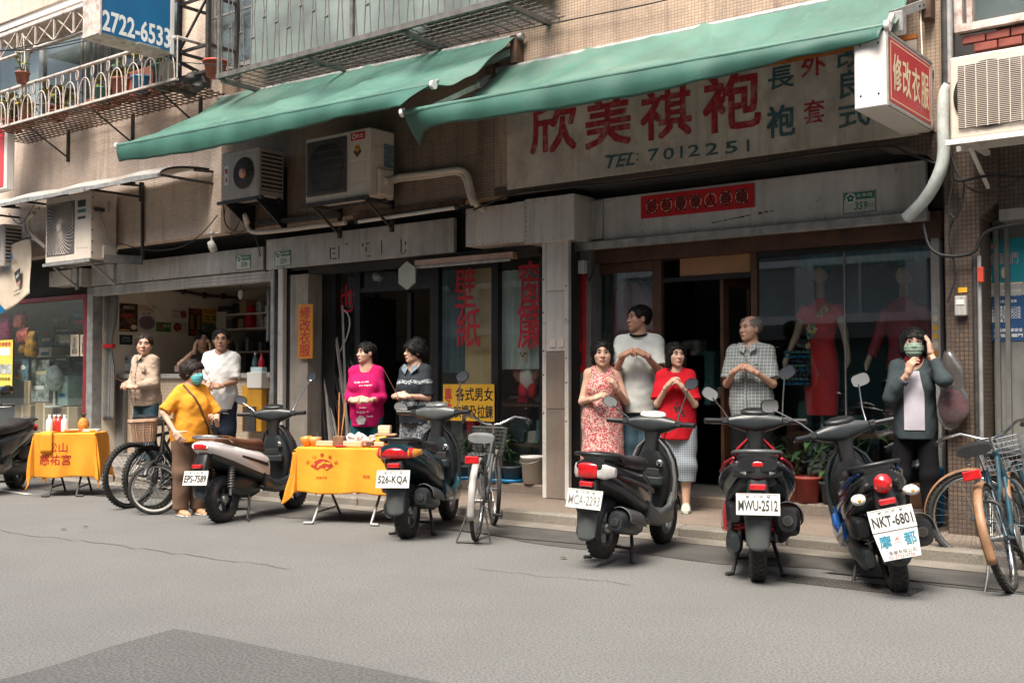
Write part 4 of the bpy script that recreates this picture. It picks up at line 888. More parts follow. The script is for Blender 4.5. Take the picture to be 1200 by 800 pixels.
# the open wooden door leaf with its pane
a,b = at(846,400,9.92),at(883,400,10.45);ang = math.atan2(b.y-a.y,b.x-a.x);Ld = math.hypot(b.x-a.x,b.y-a.y);zt_ = at(865,320,10.1).z
Td = Matrix.Translation((a.x,a.y,0)) @ Matrix.Rotation(ang,4,'Z');od = MB(Td)
od.box(0,.09,-.02,.02,ZS,zt_);od.box(Ld-.09,Ld,-.02,.02,ZS,zt_);od.box(.09,Ld-.09,-.019,.019,zt_-.14,zt_);od.box(.09,Ld-.09,-.019,.019,ZS,ZS+.6)
od = od.build('open_door',M['wood'],F3);MB(Td).box(.08,Ld-.08,-.004,.004,ZS+.58,zt_-.12).build('pane',M['glass'],od)
# couplets and banner
t = glass_sheet((674,308),(687,436),9.695,M['red_paper'],'tall red paper couplet on the pale pier beside the steel pillar','couplet',[('t',.5,.5,.45,.9,M['black_print'],'春\n到\n福\n臨\n門\n第')],'red_couplet')
t = glass_sheet((751,229),(884,248),9.69,M['red_paper'],'horizontal red paper banner with seven black characters on the steel fascia','banner',[],'red_banner')
a,b = at(751,230,9.69),at(884,221,9.69);zc_ = at(818,236,9.69).z;
for o in list(t.children): bpy.data.objects.remove(o)
MB().box(a.x,b.x,9.688,9.692,zc_-.115,zc_+.115).build('sheet',M['red_paper'],t)
n_ = '餘有慶家人善積'
for k,ch in enumerate(n_):
 xx = a.x+(b.x-a.x)*(k+.8)/7.6;MB(basis((xx,9.6868,zc_),(1,0,0),(0,0,1),(0,-1,0))).lathe([(.060,0),(.066,0)],24).build('gold_ring',M['cream_print'],t);lettering(ch,basis((xx,9.686,zc_),(1,0,0),(0,0,1),(0,-1,0)),M['black_print'],t,w=.125,h=.15,bold=.015)
sc_ = MB()
for k in range(7): sc_.box(-5.05+.06*k+rnd.uniform(-.01,.01),-5.0+.06*k,9.6975,9.7005,2.845+.006*k+rnd.uniform(0,.006),2.858+.006*k)
for k in range(3): sc_.box(-4.56+.06*k,-4.52+.06*k,9.6975,9.7005,2.895+rnd.uniform(-.01,.01),2.912)
sc_.build('rust_scratch',M['rusty'],F3,kind='stuff')
# red dress under plastic in the left display
t = thing('plastic_covered_dress','long red dress on a hanger under clear plastic in the left display','dress',at(742,480,10.1));q = at(742,330,10.1)
def dressfn(u,v):
 w = .27+.02*v;k = 1 if v > .06 else .5+v*8;return (q.x+(u-.5)*2*w*k,10.1+.02*math.sin(u*30)-.08*math.sin(u*math.pi),q.z-.02-v*1.15)
MB().grid(dressfn,40,20).build('dress_cloth',mat('old_red_dress',(0.40,0.05,0.05),.8,var=.3,scale=8,streak=.3),t)
MB().grid(lambda u,v: (q.x+(u-.5)*2*(.05+.24*min(1,v*5))*1.08,10.02-.1*math.sin(u*math.pi)+.012*math.sin(u*50+v*9),q.z+.14-v*1.35),40,20).build('plastic_cover',glass('plastic_film',(.93,.95,.95),2.2,.12,body=.10,bodycol=(.6,.6,.6)),t)
MB().tube([(q.x-.2,10.1,q.z-.04),(q.x,10.1,q.z+.07),(q.x+.2,10.1,q.z-.04)],.008,6).build('hanger',M['dark'],t)
MB().tube([(q.x,10.1,q.z+.07),(q.x,10.1,2.46)],.005,5).build('hook',M['galv'],t)
sheet_curtain((697,312),(722,470),10.15,mat('dusty_film',(0.20,0.23,0.23),.6,var=.3,scale=4),'dusty grey cloth hanging left of the red dress in the display','hanging_cloth',.02,20)
# dim goods in the doorway
for k in range(12):
 px_ = 782+8.2*k;h = rnd.uniform(.5,1.5);q = at(px_,430,10.9);MB().box(q.x-.12,q.x+.10,10.8,11.0,.2,.2+h+.3,.02).top('cloth_bolt',[navy_card,teal_card,M['room'],M['iron'],pale_card][k % 5],ORD[k]+' dim cloth bolt from the left inside the tailor doorway, '+('navy','teal','brown grey','black','pale')[k % 5],'cloth','cloth bolts inside the tailor shop')
# right window: curtain rail valance, mannequins, dark goods
val = mat('teal_valance',(0.02,0.10,0.11),.8,var=.3)
a,b = at(940,400,10.0),at(1090,400,10.0)
MB().grid(lambda u,v: (a.x+(b.x-a.x)*u,10.0+.015*math.sin(u*60),2.52-v*(.12+.045*abs(math.sin(u*22)))),90,3).top('valance',val,'scalloped dark teal valance along the top of the tailor window','valance')
def mannequin(px,head_py,neck_py,hem_py,Y,top_m,label,jacket=False,s=1.0):
 h0 = at(px,head_py,Y);nk = at(px,neck_py,Y);hm = at(px,hem_py,Y);t = thing('mannequin',label,'mannequin',(nk.x,Y,ZS));skin = mat('mannequin_skin',(0.50,0.34,0.25),.5,var=.06)
 L = nk.z-hm.z;x = nk.x
 bd = MB();bd.ell((x,Y,h0.z-.11),(.075,.09,.115),16,12);bd.tube([(x,Y,h0.z-.18),(x,Y,nk.z-.03)],.045,12)
 for sx in (-1,1): bd.tube([(x+sx*.17,Y,nk.z-.08),(x+sx*.24,Y-.02,nk.z-.32),(x+sx*.30,Y-.10,nk.z-.52)],[.045,.036,.026],10);bd.tube([(x+sx*.30,Y-.10,nk.z-.52),(x+sx*.315,Y-.14,nk.z-.60),(x+sx*.31,Y-.17,nk.z-.66)],[.026,.03,.012],8)
 bd.build('figure',skin,t)
 MB().ell((x,Y+.02,h0.z-.08),(.088,.10,.11),14,10).build('wig',mat('mannequin_wig',(0.02,0.015,0.012),.6,var=.2),t)
 if not jacket:
  MB().sections([(nk.z+.02,x,Y,.05,.05,.05),(nk.z-.02,x,Y,.07,.06,.06),(nk.z-.07,x,Y,.17,.07,.07),(nk.z-.22,x,Y,.165,.11,.09),(nk.z-.40,x,Y,.125,.085,.08),(nk.z-.60,x,Y,.17,.11,.10),(nk.z-.80,x,Y,.175,.11,.10),(hm.z,x,Y,.15,.09,.09)],28,2.1,axis='z').build('qipao',top_m,t)
  for sx in (-1,1): MB().tube([(x+sx*.14,Y,nk.z-.06),(x+sx*.20,Y,nk.z-.17)],[.06,.065],12).build('sleeve',top_m,t)
  fl = MB();g = mat('embroidery_gold',(0.60,0.42,0.18),.6,var=.3,scale=30);g2 = mat('embroidery_teal',(0.10,0.20,0.19),.6,var=.3)
  for (dx,dz,rr,mm) in ((.06,-.10,.05,g),(.02,-.14,.035,g),(-.06,-.28,.06,g),(-.08,-.34,.045,g2),(-.05,-.25,.035,g2),(-.10,-.44,.03,g),(-.11,-.50,.025,g)):
   pb = MB()
   for i in range(6):
    an = i*math.pi/3;pb.ell((x+dx+rr*.55*math.cos(an),Y-.085+(.0 if dz<-.12 else .02),nk.z+dz+rr*.55*math.sin(an)),(rr*.42,.012,rr*.42),8,5)
   pb.build('embroidery',mm,t)
 else:
  MB().sections([(nk.z+.03,x,Y,.06,.06,.06),(nk.z-.06,x,Y,.17,.08,.08),(nk.z-.22,x,Y,.175,.12,.10),(nk.z-.42,x,Y,.145,.10,.09),(nk.z-.65,x,Y,.18,.12,.11)],28,2.2,axis='z').build('jacket',top_m,t)
  for sx in (-1,1): MB().tube([(x+sx*.16,Y,nk.z-.08),(x+sx*.24,Y-.03,nk.z-.34),(x+sx*.28,Y-.10,nk.z-.52)],[.065,.055,.05],12).build('sleeve',top_m,t)
  MB().sections([(nk.z-.64,x,Y,.17,.11,.10),(nk.z-1.1,x,Y,.2,.13,.12),(hm.z,x,Y,.2,.13,.12)],24,2.2,axis='z').build('skirt',mat('brown_skirt',(0.10,0.05,0.04),.8,var=.2),t)
 MB().tube([(x,Y,ZS),(x,Y,hm.z+.05)],.02,8).build('stand',M['galv'],t);MB().lathe([(0.001,0),(.16,0),(.14,.02),(0.001,.02)],18,Matrix.Translation((x,Y,ZS))).build('base',M['galv'],t);return t
qred = mat('qipao_red_silk',(0.62,0.018,0.022),.42,var=.18,scale=6,sheen=.2)
mannequin(962,306,352,486,10.35,qred,'mannequin in a red silk qipao with gold flower embroidery in the tailor window')
mannequin(1060,308,352,500,10.5,mat('dark_red_jacket',(0.34,0.02,0.035),.6,var=.2),'mannequin in a dark red jacket and brown skirt, right in the tailor window',True)
for k in range(16):
 px_ = 892+13*k;h = rnd.uniform(.5,1.1);q = at(px_,500,10.9+.1*(k%3));MB().sections([(ZS,q.x,q.y,.10,.07,.07),(ZS+h*.6,q.x,q.y,.12,.07,.07),(ZS+h,q.x,q.y,.07,.04,.04)],12,2.5,axis='z').top('hanging_garment',[navy_card,M['iron'],M['room'],mat('dim_cloth',(0.11,0.05,0.04),.9,var=.4),teal_card][k % 5],ORD[k]+' dim garment from the left behind the mannequins, '+('navy','black','brown grey','dark red brown','teal')[k % 5],'garment','garments behind the mannequins')
t = thing('thread_rack','rack of blue and grey thread spools low in the tailor window','rack',at(930,470,10.2));a,b = at(918,410,10.2),at(948,452,10.2)
MB().box(a.x,b.x,10.25,10.28,b.z,a.z).build('board',M['iron'],t)
for i in range(7):
 for j in range(8): MB().box(a.x+(b.x-a.x)*(i+.15)/7,a.x+(b.x-a.x)*(i+.85)/7,10.2,10.25,b.z+(a.z-b.z)*(j+.2)/8,b.z+(a.z-b.z)*(j+.75)/8,.004).build('spool',[M['sign_blue'],teal_card,navy_card][(i*3+j) % 3],t)
t = thing('tailor_counter','dark wooden cutting table inside the tailor window','table',(-3.8,10.4,ZS));MB().box(-4.5,-3.0,10.15,10.75,.78,.82).build('table_top',M['wood'],t)
for xx in (-4.45,-3.1):
 for yy in (10.2,10.68): MB().box(xx,xx+.06,yy,yy+.06,ZS,.78).build('leg',M['wood'],t)
# cctv box and wires near the pillar
q = at(683,312,9.68);t = thing('alarm_box','small white alarm box with cable at the top of the pale pier','box',q);MB().box(q.x-.03,q.x+.05,9.62,9.7,q.z-.08,q.z+.06,.01).build('case',M['white'],t);MB().tube([q+Vector((.03,0,-.08)),q+Vector((.08,0,-.16)),q+Vector((.13,.01,-.05)),q+Vector((.16,.02,.06))],.007,6).build('cable',M['cable'],t)
q = at(694,375,9.84);MB().box(q.x-.02,q.x+.05,9.82,9.85,q.z-.28,q.z+.28,.004).top('brass_plate',mat('brass',(0.40,0.24,0.07),.45,.6,var=.2),'narrow brass plate fixed on the wooden door post','plate')
# ================================================================ signs on the upper wall
t = thing('painted_shop_sign','long weathered painted board with red brush characters and telephone number','sign',at(820,180,9.19))
YS = 9.165;xl,xr = at(594,200,YS).x,at(1075,120,YS).x
MB().box(xl,xr,YS,YS+.034,ZB+.05,4.12,.004).build('board',M['sign_board'],t)
MB().box(xl,xr,YS-.006,YS+.038,4.122,4.16,.004).build('orange_strip',mat('orange_trim',(0.50,0.15,0.02),.6,var=.2),t)
def sign_char(ch,px,py,hp,wp,m,bold=.03,shear=0.0):
 p = at(px,py,YS-.004);a,b = at(px-wp/2,py,YS),at(px+wp/2,py,YS);c,d = at(px,py-hp/2,YS),at(px,py+hp/2,YS)
 lettering(ch,basis(p,(1,0,0),(0,0,1),(0,-1,0)),m,t,w=abs(b.x-a.x),h=abs(c.z-d.z),bold=bold,shear=shear)
sign_char('欣',648,150,56,52,M['red_old'],.05);sign_char('美',712,142,58,52,M['red_old'],.05);sign_char('祺',780,132,58,58,M['red_old'],.05);sign_char('袍',857,118,68,66,M['red_old'],.05)
sign_char('長',915,91,25,30,M['teal_old'],.05);sign_char('袍',915,142,36,32,M['teal_old'],.05)
sign_char('外',953,77,24,28,M['red_old'],.05);sign_char('套',954,131,28,24,M['red_old'],.02)
sign_char('改',996,66,26,30,M['teal_old'],.05);sign_char('良',997,98,32,26,M['teal_old'],.05);sign_char('式',1001,133,32,36,M['teal_old'],.04)
sign_char('TEL',727,188,15,34,M['teal_old'],.02,.3);sign_char(':',747,184,9,3,M['teal_old'],.0)
for k,ch in enumerate('7012251'): sign_char(ch,(766,783.5,798.5,813,834,857,876.5)[k],181.5-1.62*k*1.15+(.5 if k else 0),14,(13,13,3,14,15,15,3)[k],M['teal_old'],.015)
ln = MB()
for k in range(5): p = at(712+7*k,182.5-.6*k,YS-.003);ln.box(p.x-.035,p.x+.035,YS-.004,YS-.002,p.z-.008,p.z+.004)
ln.build('paint_stroke',M['teal_old'],t,kind='stuff')
# projecting light-box sign, red with white panel end
def box_sign(name,label,X0,X1,Y0,Y1,z0,z1,end_m,face_m,face='right',under=None):
 t = thing(name,label,'sign',((X0+X1)/2,(Y0+Y1)/2,z0));MB().box(X0,X1,Y0,Y1,z0,z1,.012).build('case',end_m,t);return t
X1 = at(1039,80,7.98).x;X0 = at(1000.5,80,7.98).x;z1,z0 = at(1039,34,7.98).z,at(1039,124,7.98).z
t = box_sign('light_box_sign','white light box sign with red face projecting over the tailor shop',X0,X1,7.98,9.03,z0,z1,M['white'],None)
yc_,zc_ = 8.505,(z0+z1)/2;h_ = z1-z0
MB().box(X1-.001,X1+.006,8.03,8.98,z0+.045,z1-.045).build('red_face',M['sign_red'],t)
def fr(y0,y1,za,zb_): MB().box(X1-.002,X1+.010,y0,y1,za,zb_).build('frame_bar',M['galv'],t)
fr(7.985,9.025,z0+.005,z0+.022);fr(7.985,9.025,z1-.022,z1-.005);fr(7.985,8.0,z0+.022,z1-.022);fr(9.01,9.025,z0+.022,z1-.022)
def fr2(y0,y1,za,zb_): MB().box(X1+.005,X1+.0075,y0,y1,za,zb_).build('cream_line',M['cream_print'],t)
fr2(8.05,8.96,z0+.065,z0+.072);fr2(8.05,8.96,z1-.072,z1-.065);fr2(8.05,8.057,z0+.072,z1-.072);fr2(8.953,8.96,z0+.072,z1-.072)
for k,ch in enumerate('修改衣服'): lettering(ch,basis((X1+.0085,8.185+.215*k,zc_),(0,1,0),(0,0,1),(1,0,0)),M['cream_print'],t,w=.18,h=.27,bold=.035)
for dx in (.05,X1-X0-.06):
 for dz in (.10,h_-.09): MB().ell((X0+dx,7.979,z0+dz),.008,8,5).build('screw',M['iron'],t)
MB().bar((X0+.1,9.03,z1-.1),(X0+.1,9.19,z1-.1),.04).build('bracket',M['rusty'],t);MB().bar((X1-.05,9.03,z1-.05),(X1-.05,9.19,z1-.05),.04).build('bracket',M['rusty'],t);MB().bar((X1-.05,9.03,z0+.05),(X1-.05,9.19,z0+.05),.04).build('bracket',M['rusty'],t)
MB().tube([(X1-.03,8.9,z1),(X1-.07,9.0,z1+.35),(X1-.12,9.15,z1+.75)],.006,5).build('stay_wire',M['pvc'],t)
# big blue telephone sign at top left
Xb1 = at(116,40,7.4).x;Y0,Y1 = 7.4,8.4
p2 = atX(203,62,Xb1);Y1 = p2.y;Xb0 = at(96,45,7.4).x;zb0 = at(116,40,7.4).z
t = thing('telephone_sign','large blue sign board reading 2722-6533 in a rusty white steel case','sign',(Xb1,7.9,zb0))
MB().box(Xb0,Xb1,Y0,Y1,zb0,zb0+1.5,.015).build('case',M['rust'],t)
MB().box(Xb1-.002,Xb1+.008,Y0+.02,Y1-.06,zb0+.03,zb0+1.5).build('blue_face',M['sign_blue'],t)
MB().box(Xb1+.001,Xb1+.02,Y1-.05,Y1-.002,zb0-.01,zb0+1.5).build('frame_bar',M['white'],t);MB().box(Xb1+.001,Xb1+.02,Y0,Y0+.022,zb0-.01,zb0+1.5).build('frame_bar',M['rust'],t)
lo_,hi_ = atX(120,35,Xb1),atX(199,55,Xb1);zt_ = atX(121,11.5,Xb1).z
zc_ = (atX(121,11.5,Xb1).z+atX(121,36,Xb1).z)/2;ww = atX(199,47,Xb1).y-atX(119.5,30,Xb1).y;hh = abs(atX(121,11.5,Xb1).z-atX(121,36,Xb1).z)
lettering('2722-6533',basis((Xb1+.0105,atX(119.5,30,Xb1).y+ww/2,zc_),(0,1,0),(0,0,1),(1,0,0)),M['white_print'],t,w=ww,h=hh,bold=.035)
MB().box(Xb0+.3,Xb0+.45,Y0+.5,Y0+.8,zb0-.004,zb0+.01).build('vent',M['ac_grey'],t)
# steel tower frame holding the sign
t = thing('sign_frame','dark steel frame tower that holds the blue telephone sign','frame',(Xb1+.2,9.1,zb0-.2))
fx0,fx1,fy0,fy1 = at(214,60,8.75).x,at(248,60,8.75).x,8.7,9.15
for a in (fx0,fx1):
 for b_ in (fy0,fy1): MB().bar((a,b_,zb0-.25),(a,b_,zb0+1.8),.05).build('post',M['iron'],t)
for z in (zb0-.22,zb0+.12,zb0+.75,zb0+1.3):
 MB().bar((fx0,fy0,z),(fx1,fy0,z),.035).build('crossbar',M['iron'],t);MB().bar((fx0,fy0,z),(fx0,fy1,z),.035).build('crossbar',M['iron'],t);MB().bar((fx1,fy0,z),(fx1,fy1,z),.035).build('crossbar',M['iron'],t)
MB().bar((fx0,fy0-.01,zb0+.12),(fx1,fy0-.01,zb0+.75),.025).build('brace',M['iron'],t);MB().bar((fx0,fy0-.01,zb0+1.3),(fx1,fy0-.01,zb0+.75),.025).build('brace',M['iron'],t)
MB().bar((Xb0+.1,Y1-.1,zb0+.1),(fx0,fy1,zb0-.1),.04).build('brace',M['iron'],t)
# red and white sign edge at the far left
q = at(2,160,8.6);t = thing('red_sign','edge of a red sign with pale frame at the left border','sign',at(0,222,8.6));a,b = at(-30,152,8.6),at(6,222,8.6)
MB().box(a.x,b.x,8.6,8.75,b.z,a.z,.02).build('case',M['white'],t);MB().box(a.x,b.x-.05,8.592,8.6,b.z+.05,a.z-.05).build('red_face',mat('sign_red2',(0.62,0.05,0.06),.4,var=.05),t)
# cloth banner with cup, hanging from a pole under the left canopy
cx_,Yb_ = 12,8.9;pts = [at(-8,300,Yb_),at(35,288,Yb_),at(37,345,Yb_),at(4,367,Yb_),at(-12,372,Yb_)]
t = thing('cloth_banner','cream cloth banner with blue lettering and a cup of drink hanging at the left','banner',at(10,370,Yb_))
A,B2,C2,D2 = at(-14,302,Yb_),at(34,278,Yb_),at(37,344,Yb_),at(-14,378,Yb_)
def bfn(u,v): p = (A*(1-u)+B2*u)*(1-v)+(D2*(1-u)+C2*u)*v;return p+Vector((0,.03*math.sin(u*7+v*4),0))
MB().grid(bfn,20,20,True,.003).build('cloth',mat('banner_cream',(0.62,0.52,0.40),.8,var=.08),t)
MB().grid(lambda u,v: bfn(u*.42*(v**.6),.55+v*.45)+Vector((0,-.02,0)),10,10).build('blue_print',M['sign_blue'],t)
def bm(u,v,w,h): p = bfn(u,v)-Vector((0,.05,0));ex = (B2-A).normalized();return basis(p,ex,(0,0,1),(0,-1,0)),w,h
for s_,u,v,w,h,m_ in (('古早味',.58,.22,.40,.11,M['sign_blue']),('冰沙飲',.55,.36,.26,.09,M['sign_blue']),('手工現做每日限量',.72,.80,.26,.035,M['black_print']),('真材實料',.72,.87,.2,.035,M['black_print'])):
 lettering(s_,bm(u,v,0,0)[0],m_,t,w=w,h=h,bold=.02)
Mx = bm(.74,.58,0,0)[0];MB(Mx).prism([(-.09,.08),(.09,.12),(.07,-.07),(-.05,-.10)],.004).build('cup_print',M['iron'],t);MB(Mx).prism([(-.05,-.10),(.07,-.07),(.06,-.12),(-.04,-.15)],.005).build('cup_print',mat('cup_pink',(0.45,0.25,0.22),.6),t);MB(Mx).prism([(-.05,.02),(.05,.05),(.05,-.0),(-.04,-.02)],.006).build('cup_print',pale_card,t)
MB().bar(at(-20,292,Yb_),at(36,278,Yb_),.02).build('pole',M['iron'],t)
# posters on the far-right metal door
glass_sheet((1158,337),(1201,399),9.515,mat('notice_navy',(0.012,0.06,0.16),.5,var=.05),'dark blue notice with pale rows of small writing on the metal door','notice',[('t',.5,.08,.86,.055,M['white_print'],'新店區  營業  時間表'),('t',.5,.16,.86,.035,M['white_print'],'服務專線 二七二二六五三三'),('t',.5,.27,.6,.05,M['white_print'],'每日收費項目表'),('t',.3,.50,.42,.30,M['white_print'],'一般清潔\n代客修改\n衣物送洗\n窗簾訂製\n壁紙施工'),('t',.72,.48,.36,.22,M['white_print'],'一二〇元\n二五〇元\n三〇〇元\n五〇〇元'),('t',.55,.80,.8,.065,M['white_print'],'為維護居家安全'),('t',.55,.90,.8,.065,M['white_print'],'請隨手關門')],'blue_notice')
glass_sheet((1157,281),(1204,345),9.517,mat('poster_turquoise',(0.01,0.27,0.33),.5,var=.08),'torn turquoise poster with pink lettering above the navy notice','poster',[('b',.5,.90,1,.2,M['steel_dull'],0),('b',.45,.79,.9,.025,M['cream_print'],0),('t',.42,.35,.72,.2,mat('pink_print',(0.60,0.30,0.26),.6,var=.1),'全面熱門'),('o',.12,.12,.16,.10,mat('pink_print',(0.60,0.30,0.26),.6),0),('o',.42,.60,.14,.2,M['cream_print'],0),('o',.06,.68,.08,.2,M['cream_print'],0)],'turquoise_poster')
# house number plates
for (px_,py_,wp,hp,lb,Yp,tx) in ((285,307,17,17,'green and white house number plate 359 on the food shop fascia',9.592,'359'),(331,302.5,18.5,18,'green and white house number plate 359 at the left end of the middle fascia',9.592,'359'),(1007,236.5,38,25,'large green and white house number plate 359 on the tailor fascia',9.692,'359')):
 p = at(px_,py_,Yp);s = (at(px_+wp/2,py_,Yp)-at(px_-wp/2,py_,Yp)).x;hh = abs(at(px_,py_+hp/2,Yp).z-at(px_,py_-hp/2,Yp).z);t = thing('house_number_plate',lb,'number plate',p-Vector((0,0,hh/2)),0,'house number plates on the fascias')
 MB().box(p.x-s/2,p.x+s/2,Yp,Yp+.006,p.z-hh/2,p.z+hh/2,.004).build('plate',mat('plate_white',(0.62,0.64,0.58),.4,var=.04),t)
 MB().box(p.x-s/2+.01,p.x+s/2-.01,Yp-.002,Yp,p.z+hh*.12,p.z+hh/2-.008).build('green_band',M['green_print'],t)
 for (u,v,w,h) in ((-.5,0,.018,1),(.482,0,.018,1),(-.48,-.49,.96,.03)): MB().box(p.x+s*u,p.x+s*(u+w),Yp-.0018,Yp-.0002,p.z+hh*(v-h/2),p.z+hh*(v+h/2)).build('green_edge',M['green_print'],t)
 Mx = basis((p.x-s*.27,Yp-.003,p.z+hh*.2),(1,0,0),(0,0,1),(0,-1,0));MB(Mx).lathe([(0.001,.0006),(s*.16,0)],20).build('emblem',M['white_print'],t)
 for i in range(5): MB(Mx @ Matrix.Translation((s*.075*math.cos(i*1.257+1.57),s*.075*math.sin(i*1.257+1.57),.001))).lathe([(0.001,.0006),(s*.05,0)],10).build('emblem_petal',M['green_print'],t)
 lettering(tx,basis((p.x+s*.05,Yp-.003,p.z-hh*.19),(1,0,0),(0,0,1),(0,-1,0)),M['green_print'],t,w=s*.42,h=hh*.36,bold=.02,shear=.2)
 lettering('之7',basis((p.x+s*.36,Yp-.003,p.z-hh*.2),(1,0,0),(0,0,1),(0,-1,0)),M['green_print'],t,w=s*.18,h=hh*.16)
 lettering('忠孝路',basis((p.x+s*.16,Yp-.003,p.z+hh*.3),(1,0,0),(0,0,1),(0,-1,0)),M['white_print'],t,w=s*.5,h=hh*.17)
# ================================================================ awnings
def awning(name,label,BL,BR,FL,FR,sag,drop,flip_l,flip_r,seed=0):
 """sloping tarpaulin between a wall line and a front bar, with a hanging valance"""
 BL,BR,FL,FR = map(Vector,(BL,BR,FL,FR));t = thing(name,label,'awning',(BL+BR)/2)
 def top(u,v):
  a = BL*(1-u)+BR*u;b = FL*(1-u)+FR*u;p = a*(1-v)+b*v
  s = math.sin(math.pi*v)*sag*(1+.25*math.sin(u*9+seed))
  wr = .04*math.sin(7*u*3.1+v*5+seed)*math.sin(math.pi*v)+.016*math.sin((u*2.2+v)*19+seed)*math.sin(math.pi*v)
  wr += sum(a*math.exp(-((u-b-c*v)/.016)**2) for a,b,c in ((.022,.55,.25),(.02,.25,.3),(.016,.78,-.12),(.018,.10,.2),(.014,.42,.35)))
  return p+Vector((0,0,-s+wr))
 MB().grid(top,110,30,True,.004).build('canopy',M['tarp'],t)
 for us in (.2,.4,.6,.8): MB().grid(lambda u,v: top(us+(u-.5)*.012,.01+.98*v)+Vector((0,0,.005)),2,24).build('seam',mat('awning_seam',(0.075,0.17,0.13),.5,var=.2,scale=3),t)
 def val(u,v):
  p = FL*(1-u)+FR*u;d = drop(u);k = v
  fl = .05*math.sin(u*34+seed)*k+.03*math.sin(u*71+1)*k
  fl += flip_l*k*math.exp(-u/.04)-flip_r*k*math.exp(-(1-u)/.05)
  return p+Vector((.02*math.sin(u*23)*k,-.015+fl*.35-.02*math.sin(math.pi*k),-d*k))
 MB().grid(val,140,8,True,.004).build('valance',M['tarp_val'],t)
 MB().tube([FL,FR],.028,12).build('front_bar',M['tarp'],t)
 for q,e in ((FL,-1),(FR,1)): d = (FR-FL).normalized()*e;MB().tube([q+d*.0,q+d*.035],.042,14).build('end_cap',M['white'],t)
 MB().tube([BL+Vector((-.08,0,-.03)),BR+Vector((.08,0,-.03))],.04,10).build('roller',M['galv'],t)
 return t
YA = 9.12
bl,br = at(590,79,YA),at(1068,-22,YA)
fl_,fr_ = atX(474,132,bl.x),at(1037,31,8.0)
aw2 = awning('awning','long green tarpaulin awning sagging over the painted sign of the tailor',bl,br,fl_,fr_,.16,lambda u: .16+.055*math.sin(math.pi*min(1,max(0,(u-.05)/.8)))+.12*math.exp(-u/.03)-.05*max(0,u-.6)/.4,.6,.2,1)
br1 = at(606,41,YA);fr1 = atX(506,100,br1.x);bl1 = at(262,113,YA);fl1 = atX(139,171,bl1.x)
aw1 = awning('awning','green tarpaulin awning on the left above two air conditioners',bl1,br1,fl1,fr1,.12,lambda u: .19+.05*math.sin(u*5)+.14*math.exp(-(1-u)/.07),.1,1.2,4)
aw1['group'] = aw2['group'] = 'green tarpaulin awnings on the upper wall'
def arm(tt,base,mid,tip):
 MB().bar(base,mid,.05,.07).build('arm',M['galv'],tt);MB().bar(mid,tip,.04,.05).build('arm',M['galv'],tt)
 MB().box(base[0]-.04,base[0]+.05,base[1]-.05,base[1]+.09,base[2]-.14,base[2]+.16,.008).build('bracket',M['rusty'],tt)

 for k in range(2): p = Vector(base)*(1-.18-.12*k)+Vector(mid)*(.18+.12*k);MB().ell(p-Vector((-.028,.0,0)),.012,6,4).build('bolt',M['iron'],tt)

b0 = at(604,60,YA);arm(aw1,b0,at(520,92,8.75),fr1);
b0 = at(1085,4,YA);arm(aw2,b0,at(1046,18,8.6),fr_+Vector((0,.03,-.03)));b0 = at(575,90,YA);arm(aw2,b0,at(560,100,8.7),fl_+Vector((.05,.05,-.03)))
q = at(1054,25,8.6);MB().box(q.x-.04,q.x+.04,8.55,8.65,q.z-.1,q.z+.07,.01).build('gear_box',M['galv'],aw2)
# curved corrugated canopy over the left shops
YC0 = 8.35
a,b = at(-40,250,YC0),at(186,206,YC0);zc0 = b.z
t = thing('metal_canopy','weathered curved sheet metal canopy over the leftmost shops','canopy',(a.x*.5+b.x*.5,8.7,zc0))
def cprof(v): an = v*1.5;return YC0+.84*(1-math.cos(an)),zc0+.03+.20*math.sin(an)
def cfn(u,v): y_,z_ = cprof(v);return (a.x+(b.x-a.x)*u,y_,z_+.012*math.sin(u*23))
MB().grid(cfn,90,14,True,.006).build('sheet',mat('weathered_sheet',(0.46,0.44,0.40),.5,.35,var=.15,scale=2,dirt=.75,dirtcol=(0.26,0.17,0.10),streak=.3),t)
MB().grid(lambda u,v: (a.x+(b.x-a.x)*u,YC0-.004+.004*math.sin(u*90),zc0+.04-.05*v),90,2).build('lip',M['galv'],t)
for xx in (b.x-.02,b.x-1.7,b.x-3.4,b.x-5):
 MB().tube([(xx,cprof(v)[0],cprof(v)[1]-.025) for v in [i/8 for i in range(9)]],.016,6).build('rib',M['iron'],t);MB().bar((xx,YC0+.05,zc0+.02),(xx,YW,zc0+.02),.03).build('strut',M['iron'],t);MB().bar((xx,8.9,zc0+.16),(xx,YW,zc0+.18),.03).build('strut',M['iron'],t)
q = at(155,222,9.0);MB().bar((q.x,9.15,q.z+.12),(q.x,9.15,q.z-.15),.05).build('hanger',M['iron'],t)
